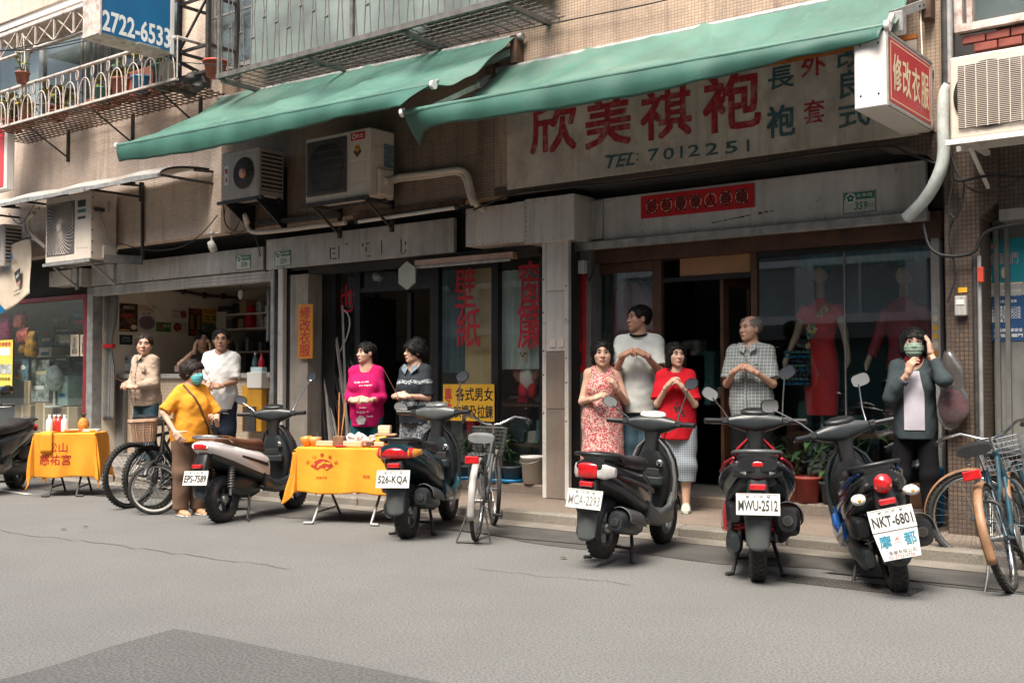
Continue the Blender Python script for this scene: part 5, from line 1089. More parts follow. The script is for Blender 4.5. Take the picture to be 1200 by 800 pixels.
# ================================================================ air conditioners
def ac_unit(label,p_tl,p_tr,p_br,Y,depth,style,name='air_conditioner'):
 a,b,c = at(*p_tl,Y),at(*p_tr,Y),at(*p_br,Y);x0,x1 = a.x,b.x;z1,z0 = (a.z+b.z)/2,c.z;w,h = x1-x0,z1-z0
 t = thing(name,label,'air conditioner',((x0+x1)/2,Y+depth/2,z0),0,'air conditioner units on the wall');body = M['ac'] if style != 'small' else M['ac_grey']
 MB().box(x0,x1,Y,Y+depth,z0,z1,.015).build('case',body,t)
 def ring(cx,cz,r,y,m,nm,sp=0,mesh_=True):
  T = Matrix.Translation((cx,y,cz)) @ Matrix.Rotation(R(90),4,'X')
  MB().lathe([(0.001,0),(r,0),(r,.012),(0.001,.012)],32,T).build(nm,m,t)
 if style == 'spiral':
  fw = w*.64;cx,cz,r = x0+fw*.52,z0+h*.52,fw*.47
  MB().box(x0+w*.03,x0+fw+w*.02,Y-.006,Y+.01,z0+h*.10,z1-h*.10,.02).build('grille_panel',M['fan'],t)
  g = MB()
  for i in range(44):
   an = 2*math.pi*i/44;pts = []
   for k in range(7):
    rr = r*(.16+.98*k/6);q = an+.55*k/6;X_,Z_ = cx+rr*math.cos(q),cz+rr*1.0*math.sin(q)*1.25
    X_ = min(max(X_,x0+w*.05),x0+fw);Z_ = min(max(Z_,z0+h*.12),z1-h*.12);pts.append((X_,Y-.014,Z_))
   g.tube(pts,.0035,4,cap=False)
  g.build('grille_wire',body,t,kind='stuff')
  MB().ell((cx,Y-.02,cz),(w*.05,.015,w*.06),16,8).build('hub',M['ac'],t)
  MB().box(x0+w*.70,x1-w*.04,Y-.004,Y+.01,z0+h*.17,z1-h*.05,.01).build('side_panel',M['ac'],t)
  for (v,hh,m_) in ((.83,.10,M['ac_dark']),(.72,.05,teal_card),(.62,.04,M['ac_dark'])): MB().box(x0+w*.73,x0+w*.90,Y-.008,Y-.003,z0+h*(v-hh/2),z0+h*(v+hh/2)).build('label',m_,t)
  s = MB()
  for k in range(6): s.ell((x1+.002,Y+.03+.0*k,z0+h*(.1+.16*k)),.012,6,4)
  s.build('screw',M['iron'],t)
  MB().box(x1-.002,x1+.03,Y+depth*.45,Y+depth*.95,z0+.02,z0+h*.22,.01).build('valve_cover',M['ac'],t)
  MB().box(x1-.002,x1+.004,Y+depth*.62,Y+depth*.75,z0+h*.72,z0+h*.88).build('label',M['ac_grey'],t)
  MB().tube([(x1,Y+.12,z0+h*.72),(x1+.05,Y+.12,z0+h*.70),(x1+.05,Y+.16,z0+h*.55),(x1+.04,Y+.25,z0+h*.30),(x1+.06,Y+.4,z0+h*.15)],.014,8).build('hose',M['galv'],t)
  MB().box(x1-.002,x1+.05,Y+.05,Y+.2,z0+h*.70,z0+h*.76,.01).build('valve',M['iron'],t)
 elif style == 'small':
  cx,cz,r = x0+w*.62,z0+h*.5,w*.27
  MB().box(x0+w*.28,x1-w*.05,Y-.006,Y+.01,z0+h*.12,z1-h*.10,.015).build('grille_panel',M['ac_grey'],t)
  ring(cx,cz,r,Y-.002,M['ac_dark'],'fan_guard');g = MB()
  for k in range(1,9): T = Matrix.Translation((cx,Y-.016,cz)) @ Matrix.Rotation(R(90),4,'X');g.lathe([(r*k/8-.003,0),(r*k/8,.003),(r*k/8+.003,0)],28,T)
  for k in range(12): an = k*math.pi/6;g.tube([(cx+.2*r*math.cos(an),Y-.016,cz+.2*r*math.sin(an)),(cx+r*math.cos(an),Y-.016,cz+r*math.sin(an))],.003,4)
  g.build('guard_ring',M['fan'],t,kind='stuff')
  ring(cx,cz,r*.33,Y-.022,mat('ac_badge_orange',(0.62,0.30,0.17),.4,var=.05),'hub')
  MB().box(x0+w*.08,x0+w*.20,Y-.004,Y,z0+h*.32,z0+h*.72).build('label',M['white'],t)
  for v in (.42,.6): lettering(('禾' if v < .5 else '聯'),basis((x0+w*.14,Y-.006,z0+h*v),(1,0,0),(0,0,1),(0,-1,0)),M['red_print'],t,w=w*.08,h=h*.11,bold=.03)
  for k in range(9): MB().box(x1-.001,x1+.012,Y+depth*.10,Y+depth*.92,z0+h*(.14+.085*k),z0+h*(.175+.085*k)).build('louvre',M['ac_grey'],t)
  MB().box(x1-.003,x1+.003,Y+depth*.10,Y+depth*.92,z0+h*.12,z0+h*.90).build('louvre_back',M['ac_dark'],t)
 elif style == 'round':
  fw = w*.64;cx,cz,r = x0+fw*.55,z0+h*.52,fw*.40
  MB().box(x0+w*.03,x0+fw+w*.02,Y-.008,Y+.01,z0+h*.10,z1-h*.06,.02).build('grille_panel',M['fan'],t);ring(cx,cz,r*1.05,Y-.010,M['ac_dark'],'fan_guard');g = MB()
  for k in range(30): xx = x0+w*.05+(fw-w*.03)*k/29;g.box(xx-.0025,xx+.0025,Y-.026,Y-.021,z0+h*.13,z1-h*.09)
  for k in range(7): zz = z0+h*(.15+.12*k);g.box(x0+w*.04,x0+fw+w*.01,Y-.030,Y-.026,zz-.003,zz+.003)
  g.build('grille_wire',M['fan'],t,kind='stuff')
  for (v,hh) in ((.90,.12),(.66,.24),(.38,.26),(.17,.10)): MB().box(x0+w*.70,x1-w*.05,Y-.003,Y+.01,z0+h*(v-hh/2)+.006,z0+h*(v+hh/2)-.006,.004).build('front_panel',body,t)
  MB().box(x0+w*.72,x0+w*.93,Y-.008,Y-.003,z0+h*.84,z0+h*.95).build('badge',M['red_paper'],t)
  lettering('日立',basis((x0+w*.86,Y-.0095,z0+h*.895),(1,0,0),(0,0,1),(0,-1,0)),M['white_print'],t,w=w*.10,h=h*.055,bold=.03);MB(basis((x0+w*.77,Y-.0095,z0+h*.895),(1,0,0),(0,0,1),(0,-1,0))).lathe([(w*.018,0),(w*.028,0)],18).build('badge_ring',M['white_print'],t)
  MB(basis((x0+w*.82,Y-.005,z0+h*.66),(1,0,0),(0,0,1),(0,-1,0))).prism([(-.06,0),(0,-.06),(.06,0),(.05,.03),(0,0),(-.05,.03)],.002).build('sticker',M['wood'],t);MB(basis((x0+w*.82,Y-.005,z0+h*.71),(1,0,0),(0,0,1),(0,-1,0))).lathe([(0.001,.0005),(.045,0)],16).build('sticker',fest3,t)
  MB().box(x1-.002,x1+.05,Y+depth*.25,Y+depth*.85,z0+.02,z0+h*.42,.015).build('valve_cover',body,t);MB().box(x1-.002,x1+.012,Y+depth*.12,Y+depth*.5,z0+h*.50,z0+h*.74,.008).build('side_panel',body,t);MB().box(x1-.002,x1+.010,Y+depth*.55,Y+depth*.96,z0+h*.46,z0+h*.80).build('label',mat('ac_label_blue',(0.18,0.24,0.27),.5,var=.3,scale=30),t)
 else:
  MB().box(x0+.06,x1-.06,Y-.004,Y+.01,z0+.07,z1-.07,.01).build('grille_panel',M['fan'],t);cx,cz,r = x0+w*.42,z0+h*.5,h*.40
  ring(cx,cz,r,Y-.006,M['ac_dark'],'fan_guard');g = MB()
  for k in range(34): zz = z0+.08+(h-.16)*k/33;g.box(x0+.065,x1-.065,Y-.022,Y-.018,zz-.0022,zz+.0022)
  g.build('grille_wire',body,t,kind='stuff')
  for k in range(7): xx = x0+.12+(w-.2)*k/6;MB().box(xx-.003,xx+.003,Y-.026,Y-.022,z0+.07,z1-.07).build('grille_rib',body,t)
 return t,(x0,x1,z0,z1)
def bracket(label,x0,x1,Y,Yb,z,m,dz=.0,cat='bracket'):
 t = thing('ac_bracket',label,cat,((x0+x1)/2,Yb,z-.1),0,'steel brackets under the air conditioners')
 for xx in (x0,x1): MB().bar((xx,Y,z-.02),(xx,Yb,z-.02),.04).build('arm',m,t);MB().bar((xx,Y+.1,z-.05),(xx,Yb,z-.32),.025).build('brace',m,t);MB().bar((xx,Yb-.02,z-.35),(xx,Yb-.02,z+.42),.04).build('upright',m,t)
 MB().bar((x0-.15,Y+.02,z-.018),(x1+.1,Y+.02,z-.018),.03,.04).build('front_rail',m,t);MB().bar((x0-.15,Y+.3,z-.018),(x1+.1,Y+.3,z-.018),.03,.04).build('back_rail',m,t);return t
_,e = ac_unit('cream air conditioner with spiral fan grille under the metal canopy',(54,231),(106.5,225),(106.5,303),8.72,.42,'spiral');bracket('slotted steel bracket under the leftmost air conditioner',e[0]+.1,e[1]-.1,8.70,YW,e[2],M['galv'])
_,e = ac_unit('small grey air conditioner with orange fan hub below the left awning',(260,179),(303.5,172),(303.5,229),8.72,.40,'small');t = bracket('black triangular bracket under the small grey air conditioner',e[0]+.05,e[1]-.05,8.72,YW,e[2],M['dark'])
for xx in (e[0]+.06,e[1]-.06): MB().add([(xx-.01,8.72,e[2]-.03),(xx-.01,YW,e[2]-.03),(xx-.01,YW,e[2]-.38),(xx+.01,8.72,e[2]-.03),(xx+.01,YW,e[2]-.03),(xx+.01,YW,e[2]-.38)],[(0,1,2),(3,5,4),(0,3,4,1),(1,4,5,2),(2,5,3,0)]).build('gusset',M['dark'],t)
_,e3 = ac_unit('large cream air conditioner with red badge between the two awnings',(358,162),(433.5,150),(433.5,229),8.72,.40,'round');bracket('blue grey steel bracket under the large air conditioner with red badge',e3[0]+.1,e3[1]-.1,8.68,YW,e3[2],M['iron'])
_,e4 = ac_unit('big cream air conditioner with wide slatted grille at the upper right edge',(1112,68),(1225,49),(1225,150),8.62,.45,'wide');bracket('white steel bracket under the big air conditioner at the right edge',e4[0]+.12,e4[1]-.15,8.60,YW+.05,e4[2],M['white'])
_,e5 = ac_unit('side of a pale air conditioner cut off by the left picture edge',(-30,268),(5,262),(5,312),8.75,.3,'small')
# upright angle iron on the wall right of the left unit
q = at(167,225,9.17);q2 = at(167,305,9.17);t = thing('wall_angle','slotted angle iron fixed upright on the left tile wall','bracket',q2);MB().bar(q2,q,.035).build('upright',M['iron'],t);MB().bar(at(122,303,8.8),q2,.05,.12).build('arm',M['iron'],t)
# ================================================================ pipes and cables
def pipe(label,pts,r,m,name='pipe',cat='pipe',n=10):
 P = [Vector(p) for p in pts];out = []
 for i in range(len(P)-1):
  p0,p1,p2,p3 = P[max(i-1,0)],P[i],P[i+1],P[min(i+2,len(P)-1)]
  for k in range(6):
   s = k/6;out.append(.5*((2*p1)+(-p0+p2)*s+(2*p0-5*p1+4*p2-p3)*s*s+(-p0+3*p1-3*p2+p3)*s**3))
 out.append(P[-1]);return tag(MB().tube(out,r,n).build(name,m),label,cat)
Yp = 9.12
pipe('cream pipe bending down from the large air conditioner to the steel duct',[at(452,212,8.9),at(470,207,Yp),at(505,203,Yp),at(536,199,Yp),at(547,204,Yp),at(552,222,Yp),at(557,238,Yp),at(566,245,9.3)],.035,M['pvc'])
pipe('second cream pipe running just under the upper one beside the large air conditioner',[at(452,215,8.9),at(470,211,Yp+.02),at(505,207,Yp+.02),at(534,203,Yp+.02),at(544,209,Yp+.02),at(549,226,Yp+.02),at(554,240,9.2)],.025,M['pvc'])
pipe('long cream conduit along the top of the middle fascia',[at(291,262,9.0),at(287,252,8.95),at(289,262,9.05),at(297,272,9.1),at(330,270,9.12),at(370,265,9.12),at(405,261,9.12)],.028,M['pvc'])
t = thing('tube_lamp','unlit white tube lamp under the wall edge above the middle fascia','lamp',at(475,256,9.15));a,b = at(419,260,9.1),at(535,243,9.1);MB().tube([a,b],.022,10).build('tube',M['white'],t);MB().bar(a+Vector((-.1,.06,.06)),b+Vector((.05,.06,.06)),.06,.07).build('rail',M['rusty'],t)
for q in (a,b): MB().ell(q,.03,8,6).build('holder',M['iron'],t)
a,b = at(300,262,9.13),at(400,252,9.13);MB().bar(a,b,.05).top('steel_rail',M['iron'],'dark steel rail along the wall edge under the small air conditioner','rail')
pipe('thick pale lagged pipe curving down from the right air conditioner',[at(1113,100,9.0),at(1107,112,9.0),at(1105,140,9.0),at(1106,180,9.0),at(1100,205,9.0),at(1085,232,9.05),at(1062,256,9.1)],.05,M['pipe_pale'])
pipe('pale drain hose looping left of the leftmost air conditioner',[at(40,250,8.9),at(33,258,8.9),at(36,272,8.9),at(48,285,8.9),at(54,290,8.9)],.03,M['pvc']);pipe('second pale hose hanging left of the leftmost air conditioner',[at(46,244,8.92),at(36,252,8.92),at(30,262,8.92),at(34,276,8.92),at(52,287,8.92)],.022,M['galv'])
cb = [('black cable along the edge of the upper wall below the painted sign',[at(555,246,9.15),at(600,228,9.14),at(640,222,9.14),at(760,210,9.13),at(860,196,9.13),at(960,180,9.13),at(1040,172,9.13),at(1065,180,9.13),at(1112,198,9.13)],.011),
 ('thin cable sagging across the left tile wall',[at(255,252,9.15),at(235,275,9.12),at(210,290,9.1),at(175,293,9.1),at(140,285,9.1)],.007),
 ('black cable looping over the tiled column',[at(1082,262,9.15),at(1090,290,9.1),at(1110,300,9.1),at(1140,296,9.1),at(1150,278,9.1),at(1165,268,9.1),at(1200,262,9.1)],.014),
 ('dark cable running down the right side of the tiled column',[at(1128,236,9.1),at(1118,255,9.1),at(1112,280,9.1),at(1120,320,9.12),at(1110,355,9.12)],.008),
 ('black cable drooping under the right air conditioner',[at(1115,185,9.1),at(1130,215,9.0),at(1150,226,9.0),at(1175,222,9.0),at(1200,205,9.0)],.008),
 ('second black cable drooping under the right air conditioner',[at(1118,205,9.1),at(1125,212,9.0),at(1160,206,9.0),at(1205,208,9.0)],.012),
 ('green cable dropping beside the right building corner',[at(1112,182,9.05),at(1116,215,9.05),at(1112,240,9.05),at(1114,262,9.05)],.010),
 ('second green cable looped beside the corner',[at(1130,215,9.05),at(1128,235,9.05),at(1120,255,9.05),at(1113,250,9.05)],.008),
 ('thin grey cable stretched across the cage below the windows',[at(200,72,8.6),at(280,77,8.6),at(420,74,8.8),at(600,37,9.1),at(760,5,9.12),at(800,-6,9.12)],.007),
 ('overhead cable crossing the top left corner, upper',[at(-10,62,8.2),at(60,48,8.2),at(130,22,8.2)],.008),('overhead cable crossing the top left corner, middle',[at(-10,60,8.2),at(50,55,8.2),at(140,36,8.2)],.008),('overhead cable crossing the top left corner, lower',[at(-10,60,8.2),at(50,58,8.2),at(110,46,8.2)],.008),
 ('black wires tangled beneath the small grey air conditioner',[at(262,240,9.1),at(264,262,9.1),at(275,270,9.1),at(285,255,9.1),at(300,280,9.3),at(305,300,9.55)],.008),('black wire hanging below the small grey air conditioner',[at(266,236,9.1),at(263,256,9.1),at(272,275,9.3),at(290,268,9.1)],.006),
 ('thin wire hanging at the left end of the canopy',[at(10,250,8.9),at(25,262,8.9),at(45,230,8.9)],.006)]
for lb,pts,r in cb: pipe(lb,pts,r,M['cable'],'cable','cable',6)
t = thing('downpipe','dark drain pipes running up the right building corner','pipe',at(1109,110,9.1))
for (px_,w,m_) in ((1108.5,.035,M['iron']),(1113,.03,M['galv'])): a,b = at(px_,98,9.12),at(px_-2,-60,9.12);MB().tube([a,b],w,8).build('pipe',m_,t)
t = thing('downpipe','thin steel conduit beside the metal door at the right','pipe',at(1148,500,9.3))
for (px_,m_) in ((1148,M['galv']),(1143,M['iron'])): a = at(px_,300,9.2);MB().tube([(a.x,9.18,.1),(a.x,9.18,a.z)],.018,8).build('pipe',m_,t)
a = at(1149,322,9.15);MB().box(a.x-.02,a.x+.025,9.13,9.17,a.z-.06,a.z+.06,.004).build('sticker',mat('sticker_red',(0.5,0.06,0.03),.5),t)
q = at(1126,357,9.15);t = thing('meter_box','small grey meter box with yellow tag on the tiled column','box',q);MB().box(q.x-.045,q.x+.045,9.13,9.2,q.z-.09,q.z+.07,.008).build('case',M['steel_dull'],t);MB().box(q.x-.03,q.x+.03,9.125,9.13,q.z+.0,q.z+.04).build('label',M['white'],t);MB().box(q.x-.03,q.x+.04,9.185,9.199,q.z+.10,q.z+.14).build('tag',M['sign_yellow'],t)
q = at(248,287,9.2);t = thing('spot_lamp','small white spot lamp hanging below the left tile wall','lamp',q);MB().tube([q+Vector((0,0,.16)),q+Vector((0,0,.03))],.015,6).build('stem',M['white'],t);MB().lathe([(0.001,-.09),(.05,-.09),(.055,-.02),(.04,.05),(0.001,.06)],14,Matrix.Translation(q) @ Matrix.Rotation(.5,4,'X')).build('head',M['white'],t);MB().box(q.x-.06,q.x+.06,9.17,9.25,q.z+.15,q.z+.18).build('mount',M['white'],t)
q = at(1116,452,9.1);t = thing('hanging_bag','clear plastic bag with dark red cloth hung on the tiled column','bag',at(1117,500,9.1));v = Vol(q+Vector((-.3,-.2,-.45)),q+Vector((.3,.2,.35)),.014)
v.ell(q+Vector((0,0,-.14)),(.125,.08,.20),k=.05);v.ell(q+Vector((0,0,.08)),(.10,.07,.14),k=.06);v.ell(q+Vector((-.02,0,.2)),(.06,.05,.08),k=.05);v.noise(.012,26,8)
link('plastic',vmesh('plastic',[v.surf()]),glass('bag_film',(.80,.80,.80),1.8,.2,body=.16,bodycol=(.3,.27,.27)),t);MB().ell(q+Vector((0,.0,-.17)),(.115,.06,.14),14,10).build('cloth',mat('bag_cloth',(0.12,0.015,0.025),.8,var=.4,scale=14),t)
t = thing('blue_bin','blue plastic sheet folded beside the steel post behind the woman in the blazer','bin',at(1098,570,9.5));a,b = at(1088,548,9.5),at(1099,592,9.5);MB().box(a.x,b.x,9.5,9.7,.1,a.z,.02).build('body',M['blue_pl'],t)
# ================================================================ balcony rail and flowerpots at top left
def rail_balcony():
 Yf = 8.45;pL,pR = at(-20,114,Yf),at(208,54,Yf);zt = (at(0,106,Yf).z+at(155,64,Yf).z)/2;zb = at(100,120,Yf).z;zb = (at(20,143,Yf).z+at(205,92,Yf).z)/2
 t = thing('balcony_rail','rusty white wrought iron balcony rail with flowerpots at top left','railing',((pL.x+pR.x)/2,Yf,zb));x0,x1 = pL.x,pR.x
 MB().tube([(x0,Yf,zt),(x1,Yf,zt)],.028,8).build('top_rail',M['rust'],t);MB().box(x0,x1,Yf-.025,Yf+.025,zb-.03,zb).build('bottom_rail',M['rust'],t)
 MB().tube([(x1,Yf,zt),(x1,YW,zt)],.024,8).build('side_rail',M['rust'],t);n = 13;dx = (x1-x0)/n
 for k in range(2*n+1):
  x = x0+dx*k/2;MB().tube([(x,Yf,zb),(x,Yf,zt)],.010,6).build('bar',M['rust'],t)
 for k in range(n):
  xm = x0+dx*(k+.5);pts = [(xm-dx*.40*math.cos(math.pi*i/14)*(1 if i in (0,14) else 1)*(1.0-.15*math.sin(math.pi*i/14)),Yf-.012,zb+(zt-zb)*.68*math.sin(math.pi*i/14)**.55) for i in range(15)];MB().tube(pts,.009,5).build('hoop',M['rust'],t)
  MB().tube([(x0+dx*k+.035*math.cos(a),Yf-.012,zb+(zt-zb)*.80+.07*math.sin(a)) for a in [i*math.pi/5 for i in range(10)]],.008,5,closed=True).build('ring',M['rust'],t)
 g = MB()
 for k in range(9): y = Yf+(YW-Yf)*k/8;g.bar((x0,y,zb-.045),(x1,y,zb-.045),.012)
 k = x0
 while k < x1: g.bar((k,Yf,zb-.06),(k,YW,zb-.06),.012);k += .13
 g.build('floor_grid',M['rusty'],t,kind='stuff')
 for x in (x0+1.2,x0+2.9,x1-.5): MB().bar((x,Yf+.1,zb-.08),(x,YW,zb-.45),.02).build('brace',M['iron'],t);MB().bar((x,YW-.02,zb-.5),(x,YW-.02,zb-.02),.04).build('upright',M['iron'],t)
 # upper truss of the rail awning
 za = at(75,22,Yf).z;T2 = thing('awning_truss','rusty white lattice frame above the balcony windows','frame',((x0+x1)/2,Yf,za-.3));zu,zl = at(60,22,Yf).z,at(60,50,Yf).z
 MB().tube([(x0,Yf,zu),(x1-.9,Yf,zu)],.03,8).build('top_bar',M['rust'],T2);MB().tube([(x0,Yf,zl),(x1-.9,Yf,zl)],.022,8).build('bottom_bar',M['rust'],T2);n = 8;d = (x1-.9-x0)/n
 for k in range(n+1):
  x = x0+d*k;MB().bar((x,Yf,zl),(x,Yf,zu),.025).build('post',M['rust'],T2)
  if k < n: MB().bar((x,Yf-.012,zl),(x+d,Yf-.012,zu),.014).build('brace',M['rust'],T2);MB().bar((x,Yf+.012,zu),(x+d,Yf+.012,zl),.014).build('brace',M['rust'],T2)
 MB().box(x0,x1-.9,Yf,YW,zu+.03,zu+.06).build('roof_sheet',M['rust'],T2)
 return x0,x1,zb,zt,Yf
bx0,bx1,bzb,bzt,bYf = rail_balcony()
def leaf_mb(mb,base,d,L,w,droop=.4,n=4):
 d = Vector(d).normalized();s = d.cross(Vector((0,0,1)));  s = s.normalized() if s.length > .01 else Vector((1,0,0));P = []
 for i in range(n+1):
  t_ = i/n;c = Vector(base)+d*L*t_+Vector((0,0,-droop*L*t_*t_));ww = w*math.sin(math.pi*min(.98,.12+t_*.86));P += [c-s*ww,c+Vector((0,0,-.15*ww)),c+s*ww]
 fs = []
 for i in range(n): fs += [(3*i,3*i+3,3*i+4,3*i+1),(3*i+1,3*i+4,3*i+5,3*i+2)]
 mb.add(P,fs,True)
def plant(label,base,r,h,pot_m,n,L,w,leaf_m,name='potted_plant',square=False,up=.8,seed=0,spread=1.0,stem=.25,saucer=None):
 g = random.Random(seed);base = Vector(base);t = thing(name,label,'plant',base)
 if square: MB().box(base.x-r*1.5,base.x+r*1.5,base.y-r*.6,base.y+r*.6,base.z,base.z+h,.01).build('pot',pot_m,t)
 else: MB().lathe([(0.001,0),(r*.72,0),(r*.97,h*.88),(r*1.08,h*.88),(r*1.08,h),(r*.92,h),(r*.9,h*.9),(0.001,h*.9)],18,Matrix.Translation(base)).build('pot',pot_m,t)
 if saucer: MB().lathe([(0.001,0),(r*1.15,0),(r*1.25,.035),(r*1.2,.035),(0.001,.01)],18,Matrix.Translation(base-Vector((0,0,.004)))).build('saucer',saucer,t)
 if n:
  top = base+Vector((0,0,h*.9));st = MB()
  for k in range(max(2,n//5)):
   a = g.uniform(0,6.28);tip = top+Vector((math.cos(a)*stem*.5*spread,math.sin(a)*stem*.4*spread,stem*g.uniform(.6,1.3)));st.tube([top,(top+tip)/2+Vector((0,0,.03)),tip],.007,5)
   for j in range(5):
    f_ = g.uniform(.2,1);p = top.lerp(tip,f_);a2 = g.uniform(0,6.28);lm = MB();leaf_mb(lm,p,(math.cos(a2)*spread,math.sin(a2)*spread,g.uniform(.1,1)*up),L*g.uniform(.6,1.15),w*g.uniform(.7,1.2),g.uniform(.3,.8));lm.build('leaf',leaf_m[g.randrange(len(leaf_m))],t)
  st.build('stem',leaf_m[0],t)
 return t
LF = [M['leaf'],M['leaf'],mat('leaf_dark',(0.02,0.055,0.022),.45,var=.3,scale=9)];LY = [M['leaf_lt'],M['leaf_lt'],M['leaf'],mat('leaf_yellow',(0.40,0.27,0.02),.5,var=.2)]
def bp(px,z=None,Y=8.62): q = at(px,100,Y);q.z = bzb if z is None else z;return q
MB_pot = [(12,.09,.10,M['terracotta'],6,'small red pot with thin sprouts on the balcony floor'),(22,.10,.30,M['wood_lt'],0,'tan wooden board pot leaning on the balcony rail'),(33,.08,.10,M['terracotta'],5,'low red pot behind the balcony hoops'),(60,.11,.09,M['terracotta'],14,'flat red tray with trailing leaves under the hoops of the balcony'),(122,.11,.16,M['pot_green'],0,'dark green pot behind the balcony hoops'),(113,.15,.10,M['terracotta'],18,'wide low red trough with greenery in the middle of the balcony'),(144,.13,.20,M['terracotta'],10,'tall red planter with sprouts on the balcony'),(163,.16,.26,M['terracotta'],0,'large red planter box below the blue sign'),(167,.12,.16,M['blue_pl'],0,'grey blue bowl in front of the red planter'),(184,.13,.26,M['pot_green'],8,'teal planter with leaves beside the rail corner'),(199,.10,.22,M['ac'],0,'cream planter at the balcony corner'),(243,.12,.16,mat('bright_red_pot',(0.45,0.08,0.05),.6,var=.1),0,'bright red pot behind the sign frame')]
for k,(px_,r_,h_,m_,n_,lb) in enumerate(MB_pot): plant(lb,bp(px_)+Vector((0,.12*(k%2),0)),r_*1.25,h_*1.3,m_,n_,.24,.045,LY,square=(k in (5,7)),seed=k)
plant('yellow leafed plant hanging over the rail at the left edge',bp(3,bzb+.25,8.75),.08,.10,M['terracotta'],16,.28,.05,LY,seed=31,spread=1.3)
for k,(px_,lb,r_) in enumerate(((18,'bushy yellow green plant on the balcony floor at the left',.13),(66,'spreading green plant behind the balcony hoops',.14),(150,'leafy plant in a terracotta pot under the blue sign',.14))): plant(lb,bp(px_,None,8.75),r_,.2,M['terracotta'],30,.30,.055,LY,seed=90+k,stem=.4,spread=1.2)
hp = at(26,98,8.4);t = plant('terracotta pot with yellow green plant hung by wires from the lattice',hp,.10,.16,M['terracotta'],16,.13,.035,LY,'hanging_plant',seed=5)
MB().tube([hp+Vector((-.1,0,.15)),hp+Vector((0,0,.75)),hp+Vector((.1,0,.15))],.006,5).build('wire',M['pvc'],t);MB().tube([hp+Vector((-.1,0,.3)),hp+Vector((-.14,0,.45)),hp+Vector((-.08,0,.6)),hp+Vector((0,0,.75))],.007,5).build('wire',M['pvc'],t)
q = at(222,100,8.8);v = Vol(q-Vector((.4,.3,.3)),q+Vector((.4,.3,.3)),.02);
for k in range(8): v.ell(q+Vector((rnd.uniform(-.2,.2),rnd.uniform(-.1,.1),rnd.uniform(-.08,.08))),(.14,.1,.08),k=.04)
v.noise(.02,30,2);tag(link('cable_bundle',vmesh('cable_bundle',[v.surf()]),M['iron']),'dark tangle of cables and junction boxes under the sign frame','cables')
# ================================================================ window cage in the centre
Yf = 8.5;x0,x1 = at(257,85,Yf).x,at(614,0,Yf).x;zb = (at(258,86,Yf).z+at(600,3,Yf).z)/2
t = thing('window_cage','grey iron window cage with lattice bars above the left awning','window cage',((x0+x1)/2,Yf,zb))
MB().box(x0-.03,x1,Yf-.03,Yf+.02,zb-.03,zb+.03).build('bottom_rail',mat('cage_grey',(0.16,0.15,0.14),.6,.3,var=.25,scale=8,dirt=.5,dirtcol=(0.10,0.06,0.04)),t);cg = MATS['cage_grey']
for x in (x0,x0+(x1-x0)*.5-.02,x1): MB().bar((x,Yf,zb),(x,Yf,zb+2.2),.045).build('post',cg,t)
n = 44;dx = (x1-x0)/n
for k in range(n):
 x = x0+dx*(k+.5);s = (1 if k % 2 else -1);MB().tube([(x,Yf,zb+.02),(x+s*dx*.35,Yf,zb+.62),(x-s*dx*.1,Yf,zb+1.2),(x+s*dx*.35,Yf,zb+1.8),(x,Yf,zb+2.2)],.007,5).build('bar',cg,t)
for k in range(0,n-1,1):
 zz = zb+.62-.16*((k % 6)/3) if k % 2 else zb+1.2;x = x0+dx*(k+1);MB().tube([(x-.02,Yf-.01,zz),(x+.02,Yf-.01,zz)],.014,6).build('rosette',cg,t)
g = MB()
for k in range(8): y = Yf+(YW-Yf)*k/7;g.bar((x0,y,zb-.02),(x1,y,zb-.02),.010)
k = x0
while k < x1: g.bar((k,Yf,zb-.035),(k,YW,zb-.035),.010);k += .16
g.build('floor_grid',cg,t,kind='stuff')
for x in (x0+.05,x0+1.6,x0+3.1,x1-.2): MB().bar((x,Yf,zb-.05),(x,YW,zb-.06),.05).build('joist',cg,t)
MB().bar((x0+.1,YW-.03,zb-.55),(x0+.1,YW-.03,zb),.05).build('upright',M['iron'],t)
MB().box(x0,x1,8.98,9.0,zb+.25,zb+2.2).build('back_sheet',mat('polycarbonate',(0.24,0.28,0.26),.35,var=.3,scale=1.2,streak=.5,dirtcol=(0.12,0.14,0.13)),t)
q = at(487,32,8.9);MB().sections([(q.z-.07,q.x,8.95,.09,.07,.07),(q.z,q.x,8.95,.12,.09,.09),(q.z+.08,q.x,8.95,.08,.06,.06)],12,2,axis='z').top('grey_bundle',mat('grey_bundle',(0.16,0.19,0.18),.8,var=.2),'grey bundle lying on the floor grid of the window cage','bundle')
# ================================================================ plants and bucket in front of the shops
zP = ZS+.004
for k,(px_,py_,r_,h_,n_,L_,lb) in enumerate(((600,558,.11,.17,14,.30,'potted plant with long drooping dark leaves on a blue saucer beside the bucket'),(585,556,.12,.16,12,.26,'grey pot with dark plant on a blue saucer behind the bicycle wheel'),(531,556,.11,.17,12,.24,'dark bushy pot plant behind the dark scooter handlebar'),(548,556,.10,.15,10,.22,'dark pot plant left of the bicycle frame'))):
 q = at(px_,520,9.76);q.z = zP;plant(lb,q,r_,h_,M['pot_grey'],n_,L_,.035,LF,seed=40+k,stem=.42,saucer=M['blue_pl'])
q = at(624,530,9.72);q.z = zP;t = thing('bucket','white plastic bucket standing against the steel pillar','bucket',q);MB().lathe([(0.001,0),(.10,0),(.125,.27),(.135,.27),(.135,.30),(.12,.30),(.11,.05),(0.001,.03)],24,Matrix.Translation(q)).build('pail',M['white'],t);MB().tube([q+Vector((-.13*math.cos(a),-.02-.11*math.sin(a),.27-.05*math.sin(a))) for a in [i*math.pi/10 for i in range(11)]],.005,5).build('handle',M['galv'],t)
